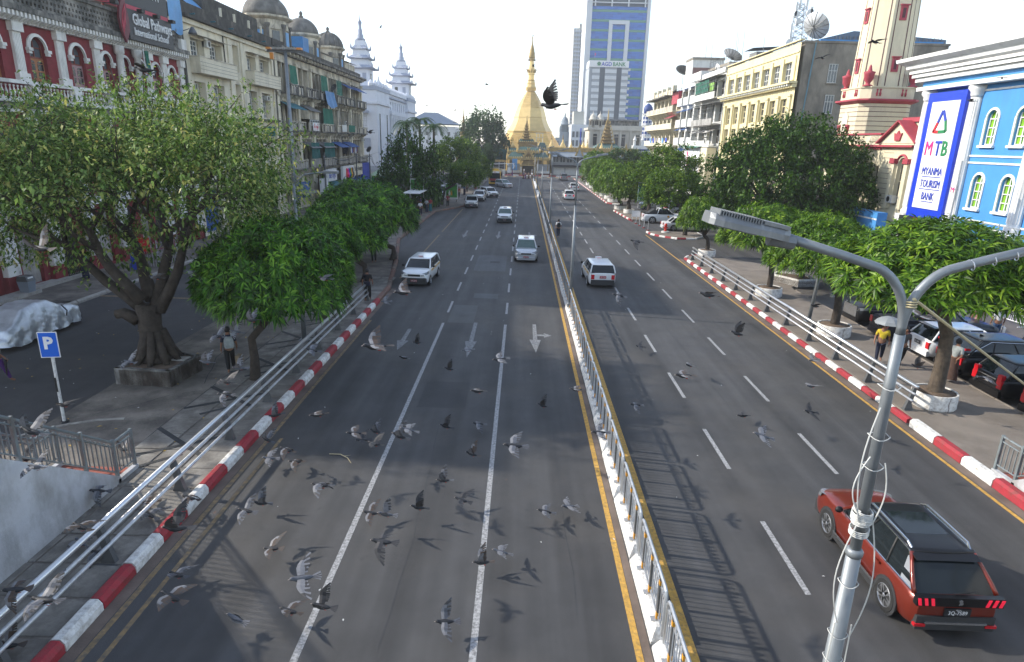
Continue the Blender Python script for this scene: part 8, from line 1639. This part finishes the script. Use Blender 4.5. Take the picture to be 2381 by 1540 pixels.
def brolly(label, x, y, z, m_, r):
    t = thing('umbrella', label, 'umbrella', (x,y,z)); b = MB(); rings = []
    for i in range(5):
        k = i/4; rings.append([(r*math.sin(k*1.15)/math.sin(1.15)*math.cos(q*PI/4)*(1-.03*(q % 2)),r*math.sin(k*1.15)/math.sin(1.15)*math.sin(q*PI/4),.38*math.cos(k*1.35)) for q in range(8)])
    rings[0] = [(.01*math.cos(q*PI/4),.01*math.sin(q*PI/4),.385) for q in range(8)]; obj('canopy', b.loft(rings, False), m_, t); obj('shaft', MB().tube([(0,0,.45),(0,0,-.55)], .012, 5), 'steel_dark', t)
    for q in range(8): obj('rib', MB().tube([(0,0,.37),(r*.6*math.cos(q*PI/4),r*.6*math.sin(q*PI/4),.22),(r*math.cos(q*PI/4),r*math.sin(q*PI/4),.075)], .006, 4), 'steel_dark', t)
mat('brolly_grey', (.22,.24,.26), .6, var=.1); mat('brolly_blue', (.04,.13,.4), .6, var=.15)
brolly('grey umbrella held over two walkers by the black pickup', 15.2,25.3,1.78,'brolly_grey',.55); brolly('blue umbrella shared by two women in the parking lot', 22.6,29.8,1.75,'brolly_blue',.6)
o = obj('dark_umbrella', MB().tube([(-17.75,20.5,.9),(-17.75,20.45,.35)], [.05,.02], 6), 'black'); tag(o, 'folded black umbrella at the side of the purple trousered walker', 'umbrella')
# ================================================================== pigeons
for n_, c_ in dict(bird_dark=(.022,.023,.027), bird_grey=(.085,.09,.105), bird_pale=(.17,.17,.18), bird_brown=(.07,.048,.036), bird_tip=(.05,.047,.047), bird_beak=(.4,.33,.3), bird_foot=(.35,.05,.04)).items(): mat(n_, c_, .6, var=.2, sc=25)
def pigeon_mesh(pose_, colour):
    a1, a2, sweep, asym = dict(U=(.75,1.15,.1,0), D=(-.2,-.75,.2,0), L=(.12,.0,.25,0), A=(.5,.9,.15,.9), H=(1.05,1.3,-.1,.2), G=(.3,.15,.5,0), F=(0,0,0,0))[pose_]
    b = MB(); bod, wng, lite = dict(g=('bird_dark','bird_grey','bird_pale'), d=('bird_dark','bird_dark','bird_tip'), b=('bird_dark','bird_brown','bird_pale'), p=('bird_grey','bird_pale','bird_pale'))[colour]
    mats = [bod, wng, lite, 'bird_tip', 'bird_beak', 'bird_foot']
    prof = [(-.16,.012,.0),(-.12,.03,.0),(-.06,.042,-.004),(0,.051,-.008),(.06,.046,-.004),(.095,.037,.008),(.12,.03,.02),(.14,.031,.026),(.16,.024,.024),(.175,.01,.02)]
    rings = [[(r*math.cos(q*PI/4), y, z+r*.92*math.sin(q*PI/4)) for q in range(8)] for y, r, z in prof]
    b.k = 0; b.loft(rings); b.k = 4; b.tube([(0,.172,.019),(0,.198,.012)], [.007,.002], 5)
    b.k = 1
    n = 7
    for k in range(n): a = (k-(n-1)/2)*.13; b.k = 3 if k % 2 else 1; c, s = math.cos(a), math.sin(a); b.add([(-.012,-.13,.004+.001*k),(.012,-.13,.004+.001*k),(.02*c+.15*s,-.13-.15*c,-.002+.001*k),(-.02*c+.15*s,-.13-.15*c,-.002+.001*k)], [(0,1,2,3)])
    sp = [0,.06,.12,.18,.24,.3]; ld = [.06,.07,.08,.072,.045,.0]; tr = [-.04,-.048,-.036,-.03,-.03,-.035]
    for s in (-1,1):
        if pose_ == 'F':
            b.k = 1; b.loft([[(s*.05,.07,.02),(s*.062,.05,-.02),(s*.05,.06,-.03)],[(s*.06,-.04,.03),(s*.066,-.05,-.015),(s*.055,-.04,-.03)],[(s*.02,-.2,.012),(s*.03,-.2,.0),(s*.02,-.2,-.008)]]); continue
        f = 1 if s > 0 else 1-asym; b1, b2 = a1*f, a2*f-(.35*asym if s < 0 else 0)
        def P(t, y, up):
            i = min(t,.12); o = max(0,t-.12); x = .035+i*math.cos(b1)+o*math.cos(b2); z = .025+i*math.sin(b1)+o*math.sin(b2)+up
            return (s*x, y-sweep*max(0,t-.1)*.8, z)
        top = [[P(t,ld[i],.003),P(t,(ld[i]*.55+tr[i]*.45),.008),P(t,tr[i],.002)] for i, t in enumerate(sp)]; bot = [[P(t,ld[i],-.002),P(t,(ld[i]*.55+tr[i]*.45),.002),P(t,tr[i],-.001)] for i, t in enumerate(sp)]
        for i in range(len(sp)-1):
            for j in range(2):
                b.k = 2 if j == 0 and i < 3 else (1 if i < 3 else (2 if i == 3 else 3)); q = [top[i][j],top[i+1][j],top[i+1][j+1],top[i][j+1]]; b.add(q, [(0,1,2,3)])
                b.k = 2; b.add([bot[i][j],bot[i+1][j],bot[i+1][j+1],bot[i][j+1]], [(3,2,1,0)])
        b.k = 3
        b.add([P(.05,-.05,.006),P(.15,-.04,.006),P(.15,-.058,.005),P(.05,-.07,.005)], [(0,1,2,3)])      # dark wing bar
        for k in range(9):                                                                             # flight feathers
            t = .03+.03*k; y0_ = np.interp(t, sp, tr); ln = .045+.008*k; out = max(0,(k-4))*.012; b.k = 3 if k % 2 else 1
            b.add([P(t,y0_+.02,.001+.0005*k),P(t+.032,y0_+.02,.001+.0005*k),P(t+.034+out*1.4,y0_-ln*.8+out,-.001+.0005*k),P(t+.008+out*1.4,y0_-ln+out,-.001+.0005*k)], [(0,1,2,3)])
    b.k = 5
    for s in (-1,1): b.tube([(s*.018,-.04,-.055),(s*.018,-.08,-.062)], .006, 4)
    return b.mesh('pigeon', mats, .9)
PM = {}
def pigeon(vx, vy, span, ps, colour, label, head=0., bank=0., pitch=0., z=None):
    r = ray(vx, vy); d = .56*FOC/span; rr = r.normalized(); zc = r.length
    t = d; p = Vector((0,0,EYE))+r*t
    if p.z < .25: t = (.3-EYE)/r.z; p = Vector((0,0,EYE))+r*t
    if z is not None: t = (z-EYE)/r.z; p = Vector((0,0,EYE))+r*t
    k = ps+colour
    if k not in PM: PM[k] = pigeon_mesh(ps, colour)
    o = link('pigeon', PM[k], None, p, (pitch, bank, PI/2+head)); tag(o, label, 'bird', 'pigeons flocking over the road')
    return o
gp_ = random.Random(12)
BIRDS = [
(335,162,72,'L','d','big blurred dark bird in front of the red building'),(95,578,80,'U','b','brown winged pigeon over the peepal leaves at the left edge'),(72,1003,88,'U','g','grey pigeon with fanned wings above the stair railing'),(52,1068,62,'A','d','dark pigeon low behind the stair railing'),(82,1086,66,'A','p','pale winged pigeon touching the stair wall top'),
(228,1142,56,'D','g','grey pigeon in front of the white stair wall end'),(286,1045,42,'U','b','small brownish pigeon over the stair railing corner'),(148,942,52,'G','d','dark pigeon perched height beside the parking sign post'),(187,1225,74,'L','b','brown pigeon with spread orange feathers over the stair wall'),(188,1262,60,'A','p','pale pigeon left of the silver rail'),
(226,1286,55,'D','g','grey pigeon just over the silver rail'),(102,1396,100,'A','g','largest grey pigeon over the lower silver rail'),(34,1372,82,'D','b','brown winged pigeon at the lower left edge'),(18,1502,64,'U','b','blurred brown pigeon at the bottom left corner'),(408,1228,92,'U','d','dark pigeon with a raised wing over the red kerb'),
(347,1197,46,'G','g','small grey pigeon beside the rail post'),(345,1168,48,'L','b','brown pigeon on top of the silver rail'),(440,1158,56,'D','b','striped pigeon over the white kerb stone'),(300,842,44,'A','p','pale pigeon landing at the planter corner'),(478,842,46,'U','p','pale pigeon next to the planter wall'),
(525,888,52,'A','d','dark pigeon at the feet of the backpack walker'),(522,918,50,'D','g','grey pigeon over the inlaid pavement'),(585,745,46,'U','g','grey pigeon below the umbrella crown'),(548,772,42,'A','p','pale pigeon above the backpack walker'),(506,782,46,'A','g','grey pigeon left of the backpack walker'),
(556,856,46,'U','p','white fronted pigeon at the paper bag'),(572,1188,60,'A','g','left pigeon of a pair left of the first lane line'),(606,1170,54,'H','g','right pigeon of a pair left of the first lane line'),(411,1337,42,'G','g','small pigeon over the shaded road by the kerb'),(398,1388,86,'L','b','pigeon with pale brown wings over the stair shadow'),
(547,1438,50,'F','p','pale pigeon with folded wings low over the stair shadow'),(632,1276,38,'G','b','small brown pigeon alone over the left lane'),(620,1022,46,'U','g','grey pigeon over the striped kerb near the yellow line'),(640,966,46,'U','g','grey pigeon above the white kerb stone'),(666,1046,50,'D','b','rusty winged pigeon right of the kerb'),
(626,1066,48,'L','p','pale pigeon low by the yellow line'),(687,1074,46,'D','b','brownish pigeon trailing the rusty winged one'),(738,965,54,'L','b','lone pigeon over the shaded left lane'),(745,1128,68,'D','g','wide winged pigeon left of the first lane line'),(824,1008,56,'L','b','upper pigeon of the tight pair near the first lane line'),
(842,1024,44,'G','d','lower dark pigeon of the tight pair near the lane line'),(873,1003,40,'H','g','upper pigeon of the stacked pair at the lane line'),(871,1032,50,'A','d','lower pigeon of the stacked pair at the lane line'),(928,1014,56,'H','g','pigeon crossing the first solid lane line'),(948,1000,56,'L','p','pale pigeon just beyond the first solid lane line'),
(872,806,90,'A','b','large blurred pigeon left of the first road arrow'),(938,832,24,'L','g','tiny pigeon below the first road arrow'),(970,797,32,'H','d','dark pigeon right of the first road arrow'),(1086,815,38,'L','p','pale pigeon over the middle road arrow'),(1044,858,36,'H','d','dark pigeon below the middle road arrow'),
(1110,910,48,'L','b','brown pigeon between the two solid lane lines'),(1162,836,50,'L','g','grey pigeon crossing the second lane line near the arrows'),(1036,992,32,'H','d','small dark pigeon in the middle of the second lane'),(1112,986,40,'D','g','grey pigeon left of the second lane line'),(1097,1056,38,'H','b','brown pigeon with one raised wing in the second lane'),
(1194,1037,72,'L','g','wide grey pigeon right of the second lane line'),(1031,1117,50,'H','g','grey pigeon with a tall wing in the second lane'),(1073,1163,40,'G','d','dark low pigeon left of the second lane line'),(972,1180,56,'H','d','black pigeon with a raised wing over the second lane'),(862,1193,46,'L','b','brown pigeon touching the first lane line'),
(897,1196,58,'H','p','pale pigeon beside the brown one at the lane line'),(888,1260,82,'D','d','black pigeon with a hanging wing over the second lane'),(702,1345,88,'L','p','large pale pigeon with black head in the near left lane'),(748,1410,78,'U','d','large dark pigeon at the near end of the first lane line'),(672,1421,48,'G','b','small reddish pigeon in the near left lane'),
(1035,1446,50,'A','g','grey pigeon in the nearest part of the second lane'),(1120,1308,52,'U','b','brown pigeon on the second lane line near the camera'),(1164,1284,62,'L','p','pale pigeon right of the second lane line near the camera'),(1261,943,34,'H','d','dark pigeon in the inner lane'),(1267,1190,42,'L','g','left pigeon of two in the near inner lane'),
(1322,1178,54,'L','p','right pale pigeon of two in the near inner lane'),(1340,906,46,'L','b','brown pigeon at the yellow median line'),(1393,1006,54,'L','g','grey pigeon over a white median block'),(1478,562,40,'D','d','dark pigeon over the right carriageway near the taxi'),(1438,688,42,'D','g','grey pigeon behind the right hand taxi'),
(1645,686,58,'L','b','brown pigeon near the yellow edge line on the right'),(1714,776,48,'H','d','dark pigeon with upright wing over the right outer lane'),(1487,806,30,'L','d','small dark pigeon right of the median railing'),(1604,850,34,'L','g','upper pigeon of the pair beside a right lane dash'),(1590,874,62,'L','b','lower blurred pigeon of the pair beside a right lane dash'),
(1478,942,40,'D','g','grey pigeon in the right inner lane'),(1727,967,24,'G','d','tiny dark pigeon in the right middle lane'),(1771,1014,62,'L','p','white pigeon gliding over the right middle lane'),(1883,958,46,'L','d','dark pigeon in the right outer lane'),(1887,898,42,'L','p','pale pigeon over the right outer lane'),(1891,838,36,'G','p','pale pigeon close to the right kerb'),
(938,680,66,'A','b','large brown pigeon in front of the white taxi wagon'),(896,702,32,'G','p','small pale pigeon beside the kerb near the taxi'),(1282,246,82,'H','d','large dark pigeon with raised wing in front of the golden stupa'),(2140,736,56,'L','b','blurred pigeon in front of the right umbrella crown'),(2131,852,40,'H','d','dark pigeon landing behind the plaid shirted man'),(2178,742,46,'L','g','grey pigeon at the thick trunk by the white hatchback'),
(500,660,40,'G','p','pale pigeon left of the nearest umbrella crown'),(447,632,40,'D','p','pale pigeon beside the forked trunk'),(362,645,44,'L','b','brownish pigeon on the cut trunk stub'),(755,648,44,'L','d','dark pigeon in the nearest umbrella crown'),(725,815,46,'L','g','grey pigeon over the silver rail by the lamp post'),(1895,712,34,'G','d','dark pigeon on the leaning grey post'),
(2285,878,50,'D','b','brown pigeon over the black estate car roof')]
for vx, vy, sp_, ps, c_, lb in BIRDS: pigeon(vx, vy, sp_, ps, c_, lb, gp_.uniform(-.35,.35), gp_.uniform(-.35,.35), gp_.uniform(-.15,.25))
for vx, vy, sp_, ps, lb in ((1132,197,15,'L','distant bird in the sky left of the stupa spire'),(885,65,10,'U','distant bird high above the pale hall'),(992,246,10,'L','tiny distant bird right of the hall tower'),(1104,246,10,'L','tiny distant bird above the bushy tree'),(1058,258,9,'U','tiny distant bird left of the dark spire'),(1240,155,10,'U','tiny distant bird at the stupa spire'),(2035,98,36,'L','dark bird gliding in front of the octagonal tower'),(1912,135,24,'G','dark bird in front of the grey flank wall'),(860,308,22,'L','dark bird in front of the pale hall corner'),(2366,95,14,'U','bird above the bank cornice'),(2330,182,22,'L','dark bird beside the bank column'),(2258,235,24,'L','dark bird above the arched bank window'),(2150,118,10,'G','bird at the bank cornice end'),(1272,250,12,'D','small dark bird behind the large pigeon at the stupa'),(1058,284,10,'D','dark bird right of the bushy tree')):
    r = ray(vx, vy); o = pigeon(vx, vy, sp_*1.05, ps, 'd', lb, gp_.uniform(-1,1), gp_.uniform(-.3,.3), .1)
# ================================================================== litter and small marks
lv = MB(); gl = random.Random(4); mat('leaf_fallen', (.42,.28,.06), .8, var=.3, sc=9); mat('litter_white', (.6,.6,.58), .8, var=.1)
def scatter(n, area, s0, s1, zf):
    b = MB()
    for k in range(n):
        x = gl.uniform(area[0],area[1]); y = gl.uniform(area[2],area[3]); a = gl.uniform(0,6.3); s = gl.uniform(s0,s1); c_, d_ = math.cos(a)*s, math.sin(a)*s; z = zf(x,y)
        b.add([(x-c_,y-d_,z),(x+d_*.5,y-c_*.5,z+.015),(x+c_,y+d_,z+.004),(x-d_*.5,y+c_*.5,z+.012)], [(0,1,2,3)])
    return b
zf = lambda x, y: (.146 if -14 < x < -7.9 else .006)
o = obj('fallen_leaves', scatter(90, (-19,-8.4,14,34), .035,.08, zf), 'leaf_fallen'); tag(o, 'yellow fallen leaves scattered on the left pavement and service road', 'leaves', None, 'stuff')
b = scatter(60, (-7,12.5,7,45), .015,.04, lambda x, y: .006); b2 = scatter(40, (-22,-12,18,34), .02,.045, zf); b.add(b2.v, b2.f)
o = obj('paper_litter', b, 'litter_white'); tag(o, 'tiny white scraps of litter on the asphalt', 'litter', None, 'stuff')
t = thing('fallen_twig', 'bare pale forked twig lying on the left lane', 'twig', (-4.9,16.0,0)); obj('stem', MB().tube([(-.32,.1,.02),(0,.08,.03),(.25,-.1,.02),(.42,-.38,.015)], [.012,.012,.01,.005], 5), 'rope', t); obj('fork', MB().tube([(.12,-.01,.025),(.3,.05,.03)], [.008,.003], 4), 'rope', t)
def crack(pts, parent, z, w_=.03):
    b = MB(); P_ = []
    for (a, c_) in zip(pts, pts[1:]):
        for i in range(6): t = i/6; P_.append((a[0]+(c_[0]-a[0])*t+gl.uniform(-.05,.05), a[1]+(c_[1]-a[1])*t+gl.uniform(-.05,.05)))
    P_.append(pts[-1]); b.loft([[(p[0]-w_*gl.uniform(.3,1),p[1],z),(p[0]+w_*gl.uniform(.3,1),p[1]+.01,z)] for p in P_], False, False); obj('crack', b, 'inlay', parent)
crack([(-14.0,17.3),(-12.6,18.4),(-11.6,19.6),(-10.8,20.1)], pv_l, .1425); crack([(-13.9,20.6),(-14.0,24.5),(-13.9,28.5)], pv_l, .1426, .02); crack([(-11.0,20.8),(-11.9,23.5),(-12.2,28)], pv_l, .1427, .02); crack([(-10.62,12),(-10.63,24),(-10.64,34)], pv_l, .1428, .025)
mat('dust_patch', (.34,.25,.17), .95, var=.3, sc=3)
o = thing('tree_slab', 'grey flat stone slab left on the peepal planter soil', 'slab', (-12.3,21.7,.68)); obj('slab', MB().bbox(-.3,.3,-.2,.2,0,.05,.01), 'concrete', o)
# ================================================================== haze
hz = bpy.data.materials.new('haze_air'); hz.use_nodes = True; n = hz.node_tree.nodes; n.clear(); pv = n.new('ShaderNodeVolumePrincipled'); pv.inputs['Color'].default_value = (.92,.95,1,1); pv.inputs['Density'].default_value = .00042; pv.inputs['Anisotropy'].default_value = .2
mo = n.new('ShaderNodeOutputMaterial'); hz.node_tree.links.new(pv.outputs[0], mo.inputs['Volume']); MATS['haze_air'] = hz
o = obj('haze', MB().box(-620,620,-120,1420,-2,110), 'haze_air'); o['kind'] = 'stuff'
for pts, w_ in (([(-5.9,20),(-5.7,24),(-5.8,30),(-5.6,36)],.012),([(-2.3,9),(-2.2,14),(-2.4,19)],.01),([(-3.6,19.2),(-1.6,19.3)],.012),([(-6.8,16.6),(-4.0,16.9)],.01),([(4.4,22),(4.5,30),(4.4,40)],.012),([(7.4,20),(7.3,30)],.01),([(10.6,16),(10.8,24),(10.7,34)],.012),([(3.6,33.4),(8.5,33.9)],.01),([(-.2,34),(1.9,34.2)],.012),([(1.3,10),(1.2,18)],.008)):
    crack(pts, road, .0032, w_)
